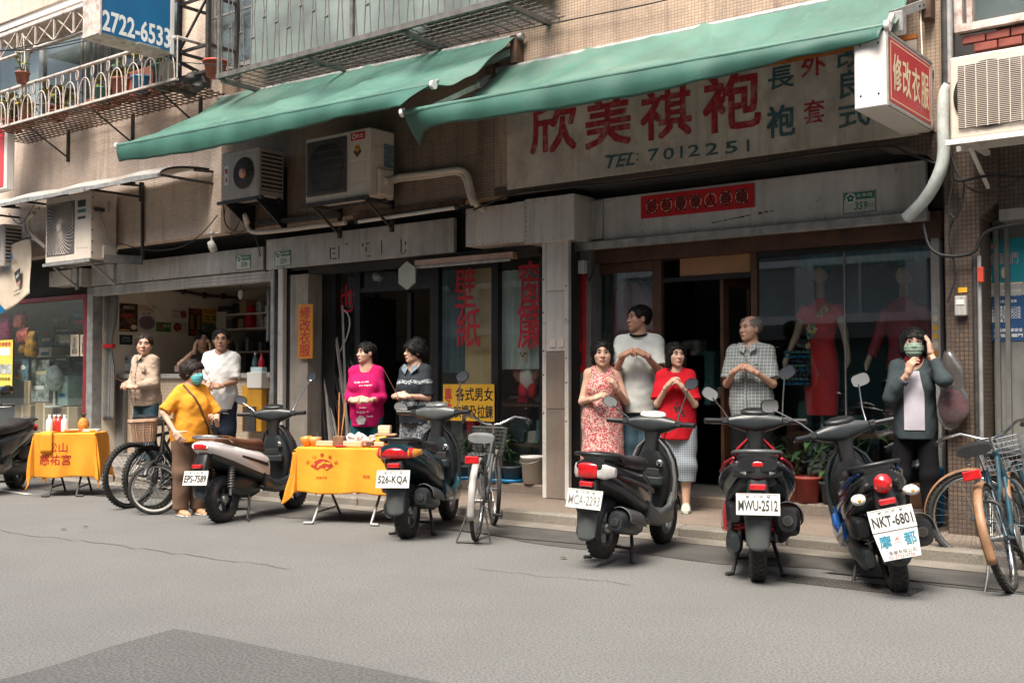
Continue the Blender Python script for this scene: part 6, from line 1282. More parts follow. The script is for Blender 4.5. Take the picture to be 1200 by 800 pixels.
for k,(px_,r_,h_,n_,m_,lb) in enumerate(((905,.12,.22,18,M['terracotta'],'leafy plant in a terracotta pot below the thread rack'),(925,.11,.2,16,M['terracotta'],'green plant in a terracotta pot right of the leafy one'),(946,.13,.24,14,mat('red_pot',(0.30,0.05,0.035),.6,var=.2),'plant in a large red pot behind the blue scooter'),(975,.11,.2,14,M['pot_grey'],'dark plant in a grey pot behind the blue scooter'),(893,.10,.2,14,M['pot_grey'],'small dark plant at the left end of the row before the window'))):
 q = at(px_,560,9.74);q.z = zP;plant(lb,q,r_,h_,m_,n_,.26,.03,LF,seed=60+k,stem=.40)
for k,px_ in enumerate((895,920,950,985,1010)):
 q = at(px_,500,10.02);q.z = .42;plant(('spiky','bushy','drooping','tall','small')[k]+' house plant on the sill inside the tailor window',q,.08,.14,M['pot_grey'],12,.24,.025,LF,seed=80+k,stem=.35)
# ================================================================ buildings across the street (seen only in the glass)
t = thing('opposite_building','pale apartment block across the street mirrored in the shop windows','building',(-8,-7,0));wl = mat('opposite_wall',(0.75,0.75,0.72),.8,var=.1,scale=.6,streak=.4,dirtcol=(0.25,0.24,0.22))
wd_ = mat('opposite_tile',(0.14,0.15,0.145),.8,var=.2,scale=.8,streak=.5)
for z0_,z1_,q in ((2.78,3.0,wl),(4.25,4.42,wl),(2.4,2.78,wd_),(4.42,4.6,wd_),(6.2,12.5,wd_)): MB().box(-34,22,-7.3,-7-.02*(q is wd_),z0_,z1_).build('wall',q,t)
MB().box(-34,22,-8.2,-8,0,12.5).build('back_wall',M['room'],t)
x = -34
while x < 22:
 for z0_,z1_ in ((3.0,4.25),(4.6,6.2)): MB().box(x,x+.5,-7.29,-7.02,z0_,z1_).build('pier',wl if z0_ < 4 else wd_,t);w = MB().box(x+.5,x+2.8,-7.22,-7.18,z0_,z1_).build('window',mat('opposite_window',(0.34,0.40,0.40),.4,var=.25,scale=.8) if z0_ < 4 else mat('opposite_dark_window',(0.06,0.09,0.09),.3,var=.3),t);MB().box(x+1.6,x+1.68,-7.18,-7.14,z0_,z1_).build('mullion',M['white'],w)
 MB().box(x,x+.35,-7.29,-7.02,0,2.5).build('pier',M['room'],t);MB().box(x+.35,x+2.8,-7.9,-7.8,0,2.5).build('shutter',[M['room'],M['ac_grey'],M['black_in'],teal_card][int(x*7) % 4],t);x += 2.8
# ================================================================ scooters and bicycles
M['tyre'] = mat('tyre_rubber',(0.022,0.021,0.020),0.8,var=0.25,scale=9,dirt=0.6,dirtcol=(0.075,0.068,0.06),bump=0.15,bscale=60)
M['chrome'] = mat('chrome',(0.62,0.62,0.60),0.16,1.0,var=0.08,scale=5,rvar=.06)
M['alloy'] = mat('alloy',(0.30,0.30,0.29),0.4,0.8,var=0.12,scale=8,dirt=.3)
M['seat_blk'] = mat('black_vinyl',(0.018,0.018,0.019),0.42,var=0.2,scale=6,bump=.1,bscale=220)
M['seat_brn'] = mat('brown_vinyl',(0.13,0.055,0.03),0.45,var=0.15,scale=6,bump=.1,bscale=200)
M['pl_grey'] = mat('grey_plastic',(0.021,0.027,0.029),0.36,var=0.15,scale=5,dirt=.35,dirtcol=(0.042,0.04,0.036),bump=.05,bscale=250)
M['pl_silver'] = mat('silver_plastic',(0.09,0.098,0.098),0.38,0.3,var=0.12,scale=5,dirt=.3,dirtcol=(0.12,0.11,0.10))
M['lamp_red'] = mat('red_lens',(0.50,0.012,0.015),0.12,var=0.25,scale=22,coat=.5)
M['lamp_amber'] = mat('amber_lens',(0.62,0.26,0.04),0.15,var=0.1,coat=.5)
M['lamp_clear'] = mat('clear_lens',(0.62,0.60,0.56),0.12,var=0.1,scale=30,coat=.5)
M['mirror'] = mat('mirror_glass',(0.80,0.82,0.82),0.06,1.0,var=0)
M['plate'] = mat('plate_white_paint',(0.60,0.59,0.56),0.4,var=0.05,scale=6,dirt=.15,dirtcol=(0.5,0.46,0.4))
M['dial'] = mat('dial_face',(0.13,0.135,0.13),0.25,var=0.3,scale=40,coat=.6)
M['spring_red'] = mat('spring_red',(0.45,0.015,0.02),0.4,var=.1)
def paint(n,c,r=.28): return mat(n,c,r,var=.06,scale=4,coat=.55,dirt=.22,dirtcol=tuple(q*.6+.05 for q in c),rvar=.06)
RY = Matrix.Rotation(R(90),4,'Y')
def wheel(t,y,z,r,w,rim_m,spokes=5,rimr=.62,knob=34):
 T = Matrix.Translation((0,y,z)) @ RY;ri = r*rimr
 tb = MB();tb.lathe([(ri,-w*.72),(ri+.3*(r-ri),-w),(ri+.75*(r-ri),-w*.94),(r*.985,-w*.5),(r,0),(r*.985,w*.5),(ri+.75*(r-ri),w*.94),(ri+.3*(r-ri),w),(ri,w*.72)],44,T);ty = tb.build('tyre',M['tyre'],t,False)
 if knob:
  k_ = MB()
  for i in range(knob):
   for s in (-1,1):
    a = 2*math.pi*(i+(s > 0)*.5)/knob;M_ = T @ Matrix.Rotation(a,4,'Z') @ Matrix.Translation((r*.99,0,s*w*.42)) @ Matrix.Rotation(s*.5,4,'X');k_.box(-.004,.006,-r*.03,r*.03,-w*.36,w*.36,0,M_)
  k_.build('tread',M['tyre'],ty,False,kind='stuff')
 rb = MB();rb.lathe([(ri*1.02,-w*.74),(ri*.9,-w*.62),(ri*.86,-w*.3),(ri*.86,w*.3),(ri*.9,w*.62),(ri*1.02,w*.74)],36,T);rm = rb.build('rim',rim_m,t,False)
 hb = MB();hb.lathe([(0.001,-w*1.0),(.035,-w*1.0),(.045,-w*.6),(.045,w*.6),(.035,w*1.0),(0.001,w*1.0)],16,T);hb.build('hub',M['alloy'],t,False)
 for i in range(spokes):
  M_ = T @ Matrix.Rotation(2*math.pi*i/spokes+.3,4,'Z');MB().box(.03,ri*.9,-ri*.13,ri*.13,-w*.28,w*.28,.008,M_).build('spoke',rim_m,rm,False)
 return ty
def helix(a,b,r,n,wr,m=10):
 a,b = Vector(a),Vector(b);d = (b-a).normalized();u = d.orthogonal().normalized();v = d.cross(u);return [a+(b-a)*(i/(n*m))+(u*math.cos(2*math.pi*i/m)+v*math.sin(2*math.pi*i/m))*r for i in range(n*m+1)]
def plate(t,c,w,h,text,tilt=.25,fm=None,marks='台灣省',roll=0.0):
 ez = Vector((0,-math.cos(tilt),math.sin(tilt)));B_ = basis(c,(1,0,0),(0,math.sin(tilt),math.cos(tilt)),ez) @ Matrix.Rotation(roll,4,'Z')
 p = MB(B_).box(-w/2,w/2,-h/2,h/2,-.006,0,.0).build('number_plate',M['plate'],t,False)
 def L(s,x,y,ww,hh,m=M['black_print'],b=.02): lettering(s,B_ @ Matrix.Translation((x,y,.003)),m,p,w=ww,h=hh,world=False,bold=b)
 L(text,0,-h*.06,w*.90,h*.50,fm or M['black_print'],.004 if fm else .018)
 if marks: L(marks,0,h*.36,w*.22,h*.10,M['black_print'],.0)
 for sx in (-1,1): MB(B_ @ Matrix.Translation((sx*w*.24,h*.37,.0))).ell((0,0,0),(.010,.010,.006),8,5).build('screw',M['alloy'],p,False)
 e_ = MB(B_)
 for (x0,x1,y0,y1) in ((-w/2,w/2,h/2-.005,h/2),(-w/2,w/2,-h/2,-h/2+.005),(-w/2,-w/2+.005,-h/2+.005,h/2-.005),(w/2-.005,w/2,-h/2+.005,h/2-.005)): e_.box(x0,x1,y0,y1,0,.003)
 e_.build('plate_rim',M['plate'],p,False,kind='stuff');return p,B_
def scooter(label,x,y,yaw,lean,st,name='scooter'):
 S = st.get('s',1.06);t = thing(name,label,'scooter',(x,y,st.get('dz',0.0)),0,'scooters parked nose to the kerb');t.rotation_euler = (0,lean,yaw);t.scale = (S,S,S)
 def P(n,mb,m,par=None,kind=None): return mb.build(n,m,par or t,False,kind=kind)
 body,trim,dark = st['body'],st.get('trim',M['pl_grey']),M['plastic_dk'];r = .215;wb = 1.20;zr = r+st.get('lift',0.0)
 wheel(t,0,zr,r,.055,st.get('rim',M['alloy']));wheel(t,wb,r,r,.05,st.get('rim',M['alloy']))
 # engine, transmission, air box
 P('engine',MB().sections([(.52,0,.30,.07,.08,.08),(.36,0,.30,.12,.12,.11),(.18,0,.31,.12,.13,.10),(.05,0,.32,.07,.08,.06)],18,3),M['pl_grey'])
 P('transmission',MB().sections([(.52,-.13,.27,.035,.05,.05,2.2),(.40,-.14,.26,.055,.09,.085,2.4),(.20,-.145,.25,.052,.075,.075,2.4),(0,-.145,.24,.055,.09,.085,2.2),(-.09,-.14,.24,.03,.05,.05,2.2)],20),M['pl_grey'])
 P('air_box',MB().sections([(.26,-.13,.42,.03,.05,.05),(.20,-.14,.42,.055,.085,.075),(-.06,-.14,.43,.055,.075,.07),(-.10,-.14,.43,.03,.05,.05)],18,4),dark)
 # muffler on the right
 mz = st.get('muf_z',.0);mg = M['pl_grey'] if st.get('muf_grey') else dark
 if st.get('muffler',True):
  ks = st.get('muf_s',1.0)
  P('muffler',MB().sections([(.36,.13,.24,.02,.02,.02,2),(.28,.15,.26,.045*ks,.05*ks,.05*ks,2.2),(.12,.165,.29+mz,.062*ks,.075*ks,.075*ks,2.6),(-.16,.18,.34+mz,.068*ks,.08*ks,.08*ks,st.get('muf_e',2.6)),(-.21,.18,.35+mz,.05*ks,.06*ks,.06*ks,2.4)],22),mg)
  P('muffler_shield',MB().grid(lambda u,v: (.18+.085*ks*math.sin((v-.25)*2.4)+.004,.16-.30*u,.30+mz+.09*u*.7+.086*ks*math.cos((v-.25)*2.4)),10,10,True,.006),st.get('shield',M['pl_silver']))
  P('exhaust_tip',MB().tube([(.18,-.20,.35+mz),(.18,-.225,.352+mz)],.028*ks,14),M['iron']);P('exhaust_hole',MB().tube([(.18,-.222,.352+mz),(.18,-.228,.3525+mz)],.019*ks,12),M['black_print'])
  P('exhaust_pipe',MB().tube([(.05,.42,.22),(.11,.36,.20),(.14,.26,.25)],.018,8),M['iron'])
 # shocks
 for sx in st.get('shocks',(-1,)):
  a,b = Vector((sx*.115,-.03,zr+.04)),Vector((sx*.10,.03,.60));q = P('shock',MB().tube([a,b],.014,8),M['alloy']);P('spring',MB().tube(helix(a.lerp(b,.18),a.lerp(b,.82),.028,9,.006),st.get('spr_r',.0065),6),st.get('spring',M['alloy']),q)
 # rear cowl (side panels), underside, seat
 k = st.get('tail',1.0);bw_ = st.get('wide',1.0);WX = Matrix.Diagonal((bw_,1,1,1));th = st.get('th',0.0)
 P('rear_cowl',MB(WX).sections([(.60,0,.46,.13,.14,.16,3),(.45,0,.50,.165,.15,.15,3),(.25,0,.56,.18,.12,.12,2.8),(.05,0,.62,.175*k,.10,.10,2.6),(-.12,0,.67+th*.5,.155*k,.085,.085,2.4),(-.26,0,.71+th,.115*k,.06,.06,2.3),(-.31,0,.725+th,.085*k,.04,.04,2.2)],28),body)
 P('lower_cowl',MB(WX).sections([(.62,0,.36,.13,.06,.06,3),(.42,0,.40,.165,.05,.06,3),(.20,0,.47,.165,.05,.05,3),(0,0,.545,.15,.045,.045,3),(-.16,0,.60,.12,.04,.04,3),(-.24,0,.63+th*.6,.09,.03,.03,3)],24),trim)
 if st.get('stripe'):
  for sx in (-1,1): P('side_stripe',MB(WX).grid(lambda u,v: (sx*(.186-.02*abs(u-.35)-.028*max(0,u-.7)*3),.50-.62*u,.50+.16*u+.035*(v-.5)*(1-u*.6)),14,3,True,.004),st['stripe'])
 P('seat',MB().sections([(.62,0,.66,.06,.03,.05,2.6),(.52,0,.70,.115,.05,.07,3),(.30,0,.705,.14,.05,.06,3),(.12,0,.725,.145,.055,.06,3),(.02,0,.745,.145,.06,.05,3),(-.12,0,.765+th*.5,.125,.05,.05,2.8),(-.20,0,.775+th*.7,.08,.025,.03,2.4)],26),st.get('seat',M['seat_blk']))
 gr = st.get('grab',M['plastic_dk']);zg = .80+th;yb = -.29
 P('grab_rail',MB().tube([(-.125,.02,.735),(-.15,-.10,zg-.015),(-.135,yb+.06,zg),(-.07,yb,zg+.008),(.07,yb,zg+.008),(.135,yb+.06,zg),(.15,-.10,zg-.015),(.125,.02,.735)],.014,8),gr)
 # tail lamps
 ts = st.get('lamp','wide');zl = .695+th;yl = -.295
 if ts == 'wide':
  P('tail_light',MB().sections([(-.155*k,yl+.09,zl,.03,.025,.025),(-.12*k,yl+.025,zl,.03,.045,.04),(0,yl,zl,.035,.048,.042),(.12*k,yl+.025,zl,.03,.045,.04),(.155*k,yl+.09,zl,.03,.025,.025)],18,2.4,axis='x'),M['lamp_red'])
  for sx in (-1,1): P('turn_signal',MB().sections([(sx*.10*k,yl+.01,zl,.025,.036,.034),(sx*.135*k,yl+.045,zl,.03,.036,.034),(sx*.168*k,yl+.11,zl+.005,.025,.02,.02)],16,2.4,axis='x'),M['lamp_amber'])
 elif ts == 'split':
  P('tail_light',MB().sections([(-.07,yl+.012,zl,.03,.05,.05),(0,yl-.005,zl,.035,.056,.056),(.07,yl+.012,zl,.03,.05,.05)],18,4,axis='x'),M['lamp_red'])
  for sx in (-1,1): P('turn_signal',MB().sections([(sx*.073,yl+.014,zl,.03,.05,.05),(sx*.11,yl+.045,zl-.005,.03,.05,.055),(sx*.155,yl+.12,zl-.01,.02,.03,.035)],16,3,axis='x'),M['lamp_clear'])
 elif ts == 'bar':
  P('tail_light',MB().sections([(-.12,yl+.03,zl+.03,.02,.018,.018),(0,yl,zl+.035,.025,.022,.022),(.12,yl+.03,zl+.03,.02,.018,.018)],14,3,axis='x'),M['lamp_red']);P('tail_panel',MB().sections([(-.15,yl+.06,zl,.03,.04,.05),(0,yl+.02,zl,.04,.06,.06),(.15,yl+.06,zl,.03,.04,.05)],16,3,axis='x'),M['pl_grey'])
  for sx in (-1,1): P('turn_signal',MB().sections([(sx*.07,yl+.01,zl-.015,.02,.012,.02),(sx*.16,yl+.06,zl+.015,.02,.02,.022)],12,2.4,axis='x'),M['lamp_clear'])
 elif ts == 'round':
  P('tail_light',MB().sections([(yl+.02,0,zl,.06,.065,.065,2.2),(yl-.03,0,zl-.005,.05,.055,.055,2.2),(yl-.045,0,zl-.006,.02,.02,.02,2)],20),M['lamp_red'])
  for sx in (-1,1):
   q = P('turn_signal',MB().sections([(yl+.03,sx*.155,zl-.075,.045,.03,.03,2.2),(yl-.02,sx*.16,zl-.08,.04,.027,.027,2.2),(yl-.03,sx*.16,zl-.08,.02,.012,.012,2)],14),M['lamp_clear']);P('bulb',MB().ell((sx*.158,yl-.024,zl-.078),(.014,.012,.014),8,6),M['lamp_amber'],q);P('stalk',MB().tube([(sx*.05,yl+.08,zl-.06),(sx*.15,yl+.03,zl-.075)],.014,8),dark,q)
 elif ts == 'strip':
  P('tail_light',MB().sections([(-.11,yl+.04,zl+.02,.02,.026,.026),(-.06,yl,zl+.02,.025,.03,.03),(.06,yl,zl+.02,.025,.03,.03),(.11,yl+.04,zl+.02,.02,.026,.026)],16,3,axis='x'),M['lamp_red'])
 # mudguard, plate, reflector
 pz,py = st.get('pz',.50),st.get('py',-.33);mw = .085;mud = st.get('mud',M['pl_grey'])
 P('plate_bracket',MB().sections([(zl-.03,0,-.22,.06,.05,.05),(pz+.06,0,py+.06,.07,.045,.05),(pz-.10,0,py+.05,.075,.03,.03)],16,4,axis='z'),dark)
 P('mudguard',MB().grid(lambda u,v: ((u-.5)*2*(mw*(1.0-.25*v)),py+.045-.03*v+.03*(abs(u-.5)*2)**2,pz-.02-st.get('mudl',.27)*v+(.03*(abs(u-.5)*2)**3 if v > .9 else 0)),10,10,True,.008),mud)
 if st.get('reflector',True): MBr = MB().box(-.05,.05,py-.005,py+.03,pz+.085,pz+.12,.006);P('reflector',MBr,M['lamp_red'])
 pw,ph = st.get('psize',(.262,.132));p_,B_ = plate(t,(0,py-.012,pz),pw,ph,st['plate'],.28,st.get('pcol'),st.get('marks','台 灣'))
 if st.get('ad'):
  A_ = B_ @ Matrix.Translation((0,-ph*.5-.085,-.012));q = MB(A_).prism([(-.130,.088),(.130,.088),(.108,-.085),(-.108,-.085)],.008).build('ad_plate',M['plate'],t,False);zt = .0115
  tl = mat('teal_print',(0.01,0.20,0.30),.5,var=0)
  lettering('摩',A_ @ Matrix.Translation((-.072,.025,zt)),tl,q,w=.068,h=.075,world=False,bold=.03);lettering('都',A_ @ Matrix.Translation((.072,.025,zt)),tl,q,w=.068,h=.075,world=False,bold=.03);lettering('KYMCO',A_ @ Matrix.Translation((0,.010,zt)),M['red_print'],q,w=.05,h=.010,world=False);lettering('K',A_ @ Matrix.Translation((0,.034,zt)),M['red_print'],q,w=.03,h=.022,world=False,shear=.3);lettering('車業有限公司',A_ @ Matrix.Translation((.01,-.045,zt)),M['black_print'],q,w=.16,h=.024,world=False);lettering('02-2723-4756',A_ @ Matrix.Translation((.0,-.070,zt)),M['red_print'],q,w=.15,h=.018,world=False)
 # floor, leg shield, column, fender
 P('floor_board',MB().box(-.16,.16,.50,.92,.27,.33,.02),trim)
 for sx in (-1,1): P('floor_skirt',MB(WX).sections([(.46,sx*.15,.33,.03,.10,.08,3),(.65,sx*.165,.28,.03,.05,.06,3),(.88,sx*.16,.30,.03,.07,.07,3),(.99,sx*.14,.40,.025,.10,.08,3)],14),st.get('skirt',body))
 P('leg_shield',MB().sections([(.26,0,.98,.10,.05,.05,2.6),(.40,0,.99,.175,.09,.06,2.6),(.58,0,.99,.18,.13,.05,2.5),(.70,0,.96,.165,.14,.05,2.4),(.80,0,.93,.12,.11,.05,2.4),(.87,0,.92,.06,.07,.05,2.3)],30,axis='z'),st.get('front',body))
 P('inner_panel',MB().sections([(.32,0,.93,.10,.03,.05,3),(.45,0,.92,.145,.03,.055,3),(.60,0,.91,.15,.04,.065,3),(.70,0,.89,.12,.04,.06,3),(.77,0,.88,.07,.04,.05,3)],26,axis='z'),st.get('inner',dark))
 ed = st.get('edge',trim)
 for sx in (-1,1): P('shield_edge',MB().tube([(sx*.13,.94,.29),(sx*.178,.935,.40),(sx*.184,.925,.56),(sx*.166,.905,.69),(sx*.12,.885,.79),(sx*.05,.88,.86)],[.012,.016,.017,.015,.012,.008],8),ed)
 P('column_cover',MB().sections([(.72,0,.87,.05,.03,.04,2.6),(.86,0,.875,.055,.04,.045,2.6),(.95,0,.88,.075,.05,.05,2.6)],18,axis='z'),dark)
 P('glove_box',MB().box(-.125,.125,.785,.87,.50,.585,.02),M['pl_grey']);P('glove_slot',MB().box(-.105,.105,.783,.79,.587,.64,.003),M['black_print'])
 P('ignition',MB().lathe([(0.001,.012),(.02,.012),(.028,.006),(.03,0)],16,Matrix.Translation((.09,.822,.68)) @ Matrix.Rotation(R(90),4,'X')),M['chrome'])
 P('steering_column',MB().tube([(0,.90,.88),(0,1.0,.62),(0,1.10,.40)],.035,10),dark)
 for sx in (-1,1): P('fork',MB().tube([(sx*.065,1.06,.50),(sx*.075,wb-.01,r)],.018,8),M['alloy'])
 P('front_fender',MB().grid(lambda u,v: ((v-.5)*2*.075,wb+(.245-.03*(abs(v-.5)*2)**2)*math.cos(R(15+150*u)),r+(.245-.03*(abs(v-.5)*2)**2)*math.sin(R(15+150*u))),18,8,True,.008),st.get('front',body))
 # headset: cover, dial, bars, grips, levers, mirrors
 steer = st.get('steer',0.0);H_ = Matrix.Translation((0,.88,.98)) @ Matrix.Rotation(steer,4,'Z') @ Matrix.Rotation(-.18,4,'X')
 hs = MB(H_);hs.sections([(-.22,-.03,.0,.02,.02,.02,2.2),(-.13,-.0,.005,.055,.045,.06,2.4),(0,.03,.01,.10,.07,.10,2.6),(.13,-.0,.005,.055,.045,.06,2.4),(.22,-.03,.0,.02,.02,.02,2.2)],20,axis='x');P('headset',hs,st.get('head',M['pl_grey']))
 dm = MB(H_ @ Matrix.Translation((0,-.025,.076)) @ Matrix.Rotation(.45,4,'X'));dm.lathe([(.001,.012),(.8,.012),(1,.004),(1.04,-.012)],24,Matrix.Diagonal((.10,.055,1,1)));P('dial',dm,st.get('dial',M['dial']))
 nl = MB(H_ @ Matrix.Translation((0,-.025,.089)) @ Matrix.Rotation(.45,4,'X'));nl.lathe([(.60,0),(.66,.001)],22,Matrix.Diagonal((.10,.055,1,1)));nl.box(-.002,.045,-.003,.003,0,.001);P('dial_mark',nl,M['black_print'],kind='stuff')
 for sx in (-1,1):
  P('handlebar',MB(H_).tube([(sx*.12,-.0,.0),(sx*.24,-.045,.0)],.013,8),M['iron']);P('grip',MB(H_).tube([(sx*.235,-.045,.0),(sx*.355,-.09,-.005)],.019,10),M['seat_blk'])
  P('switch_box',MB(H_).obox((sx*.215,-.035,0),(.06,.05,.05),None,.01),dark);P('lever',MB(H_).tube([(sx*.21,.0,-.005),(sx*.26,.015,-.01),(sx*.355,-.035,-.012)],.007,6),M['alloy'])
  mh = st.get('mir',{});x_,y_,z_ = mh.get(sx,(.30,-.0,.20));q = P('mirror_stalk',MB(H_).tube([(sx*.19,.0,.02),(sx*(.19+.3*(x_-.19)),y_*.5+.02,z_*.45),(sx*x_,y_,z_)],.006,6),M['iron'] if not st.get('chrome_mir') else M['chrome'])
  mz_ = mh.get('rx',1.25);hw_ = mh.get('w',.060);Mm = H_ @ Matrix.Translation((sx*(x_+.02),y_,z_+.03)) @ Matrix.Rotation(-sx*.22-steer*.4,4,'Z') @ Matrix.Rotation(.24,4,'X') @ Matrix.Rotation(sx*mh.get('tilt',-.3),4,'Y');e_ = mh.get('e',2.2)
  P('mirror_shell',MB(Mm).sections([(-.008,0,0,hw_,hw_*.72,hw_*.72,e_),(.006,0,0,hw_,hw_*.72,hw_*.72,e_),(.03,0,0,hw_*.6,hw_*.45,hw_*.45,e_)],22),st.get('mshell',dark),q);P('mirror_glass',MB(Mm).sections([(-.0105,0,0,hw_*.92,hw_*.65,hw_*.65,e_),(-.0085,0,0,hw_*.92,hw_*.65,hw_*.65,e_)],22),M['mirror'],q)
 cbl = MB()
 for kk,sx in enumerate((-1,1,-1)): cbl.tube([H_ @ Vector((sx*.20,.03,.0)),H_ @ Vector((sx*.15,.12,.02-.05*(kk == 2))),Vector((sx*.05,1.03,.90)),Vector((sx*.03,1.02,.70))],.0045,5)
 P('brake_cable',cbl,M['cable'],kind='stuff')
 for sx in (-1,1): P('panel_seam',MB(WX).tube([(sx*.128,.60,.52),(sx*.158,.44,.545),(sx*.172,.25,.585),(sx*.165*k,.05,.640),(sx*.145*k,-.12,.69+th*.5),(sx*.10*k,-.265,.73+th)],.0035,4),M['black_print']);P('foot_peg',MB().tube([(sx*.15,.40,.30),(sx*.20,.37,.30)],.012,6),M['iron'])
 if st.get('arc'):
  for sx in (-1,1): P('side_trim',MB(WX).tube([(sx*.150,.44,.60),(sx*.164,.25,.635),(sx*.158*k,.05,.685),(sx*.138*k,-.12,.735+th*.5),(sx*.105*k,-.24,.765+th)],[.010,.014,.016,.015,.008],6),st['arc'])
 P('seat_lip',MB().tube([(-.135,.02,.712),(-.14,.12,.705),(-.13,.30,.685),(-.105,.52,.66),(0,.60,.645),(.105,.52,.66),(.13,.30,.685),(.14,.12,.705),(.135,.02,.712)],.006,5),M['pl_silver'])
 P('hook',MB().tube([(0,.83,.60),(0,.80,.59),(0,.795,.57),(0,.81,.555)],.006,6),M['chrome'])
 # stand
 if st.get('stand','centre') == 'centre':
  for sx in (-1,1): P('stand_leg',MB().tube([(sx*.09,.30,.25),(sx*.13,.24,.12),(sx*.16,.16,.012-st.get('dz',0))],.013,8),M['iron']);P('stand_foot',MB().tube([(sx*.16,.17,.013),(sx*.20,.13,.013)],.013,8),M['iron'])
  P('stand_bar',MB().tube([(-.135,.235,.10),(.135,.235,.10)],.011,8),M['iron'])
 else: P('side_stand',MB().tube([(-.12,.42,.22),(-.19,.36,.10),(-.245,.33,-.03)],[.014,.013,.012],8),M['iron']);P('stand_foot',MB().box(-.28,-.225,.31,.36,-.045,-.03),M['iron'])
 return t
g1,g2 = gd(256,612),gd(476,631)
white_p,teal_p,black_p,red_p,blue_p,grey_p = mat('cream_white_paint',(0.82,0.79,0.76),.3,var=.03,scale=4,coat=.5,dirt=.1,dirtcol=(0.62,0.57,0.52)),paint('dark_teal_paint',(0.010,0.040,0.052),.2),paint('black_paint',(0.016,0.018,0.020),.22),paint('scooter_red_paint',(0.36,0.012,0.02),.22),paint('scooter_blue_paint',(0.006,0.045,0.16),.2),paint('dark_grey_paint',(0.022,0.028,0.031),.25)
RM = {-1:(.30,.0,.20),1:(.30,.0,.22)}
scooter('cream white scooter with brown seat and red strip tail light beside the yellow table',-8.49,6.56,R(16),R(-2),dict(body=white_p,front=grey_p,inner=M['pl_grey'],trim=M['pl_grey'],skirt=grey_p,seat=M['seat_brn'],lamp='strip',plate='EPS-7589',stripe=M['plastic_dk'],grab=M['chrome'],muffler=False,shocks=(-1,1),rim=M['plastic_dk'],mud=grey_p,pz=.44,py=-.37,mudl=.17,dial=M['plastic_dk'],mir={-1:(.34,.02,.13),1:(.36,.02,.34),'w':.062},chrome_mir=True,steer=.25,tail=1.05,s=1.0,reflector=True))
scooter('dark teal scooter with wide red and orange tail light, plate 526-KQA',-6.42,6.86,R(25),R(-1),dict(body=teal_p,front=grey_p,lamp='wide',plate='526-KQA',psize=(.27,.14),head=M['pl_silver'],dial=M['dial'],mud=M['pl_silver'],muf_grey=True,mir={-1:(.33,-.02,.02),1:(.20,.02,.30),'w':.066,'e':2.1},lift=.0,steer=-.15,inner=M['pl_grey'],tail=1.12,s=1.04,marks='台 北',wide=1.1))
scooter('black and grey scooter with red and clear tail light, plate MCA-2293',-4.38,6.70,R(9),R(3),dict(body=black_p,front=grey_p,lamp='split',plate='MCA-2293',pcol=mat('plate_grey_print',(0.17,0.17,0.17),.5,var=0),trim=M['pl_silver'],skirt=M['pl_silver'],stripe=M['pl_silver'],muf_grey=True,shield=M['pl_silver'],head=M['pl_grey'],lift=.05,edge=mat('silver_trim',(0.24,0.245,0.24),.35,.4,var=.1),mud=M['pl_silver'],mir={-1:(.34,-.02,.12),1:(.26,.0,.30),'w':.062},chrome_mir=False,s=1.0,dial=M['lamp_clear'],steer=.1))
scooter('red and black sport scooter with twin red springs, plate MWU-2512',-3.22,6.80,R(26),0,dict(body=black_p,front=black_p,skirt=red_p,stripe=red_p,arc=red_p,edge=red_p,lamp='bar',plate='MWU-2512',shocks=(-1,1),spring=M['spring_red'],spr_r=.009,muf_z=.06,muf_s=1.15,muf_e=4,head=M['pl_grey'],grab=M['pl_silver'],rim=M['plastic_dk'],mir={-1:(.30,-.02,.17),1:(.21,.0,.33),'w':.062,'e':2.8,'tilt':-.5},th=.03,tail=1.12,mud=M['pl_silver'],s=1.03,wide=1.25,pz=.52,dial=M['plastic_dk']))
scooter('blue and black scooter leaning on its side stand, plate NKT-6801 over an advertising plate',-2.36,6.99,R(30),R(-12),dict(body=black_p,front=grey_p,skirt=blue_p,stripe=blue_p,arc=blue_p,lamp='round',plate='NKT-6801',ad=True,stand='side',muf_s=1.1,muf_z=.02,head=M['pl_grey'],rim=M['plastic_dk'],mir={-1:(.44,-.05,.24),1:(.22,.02,.30),'w':.066,'e':3.2,'tilt':-.1},chrome_mir=True,dial=M['plastic_dk'],th=.02,s=1.0,wide=1.1,pz=.50,steer=.15))
scooter('black scooter cut off by the left picture edge beside the first yellow table',-13.23,7.10,R(216),R(0),dict(body=grey_p,front=grey_p,lamp='wide',plate='715-GKL',psize=(.27,.14),seat=M['seat_blk'],mir={-1:(.3,.0,.15),1:(.3,.0,.2),'w':.07},s=1.05))
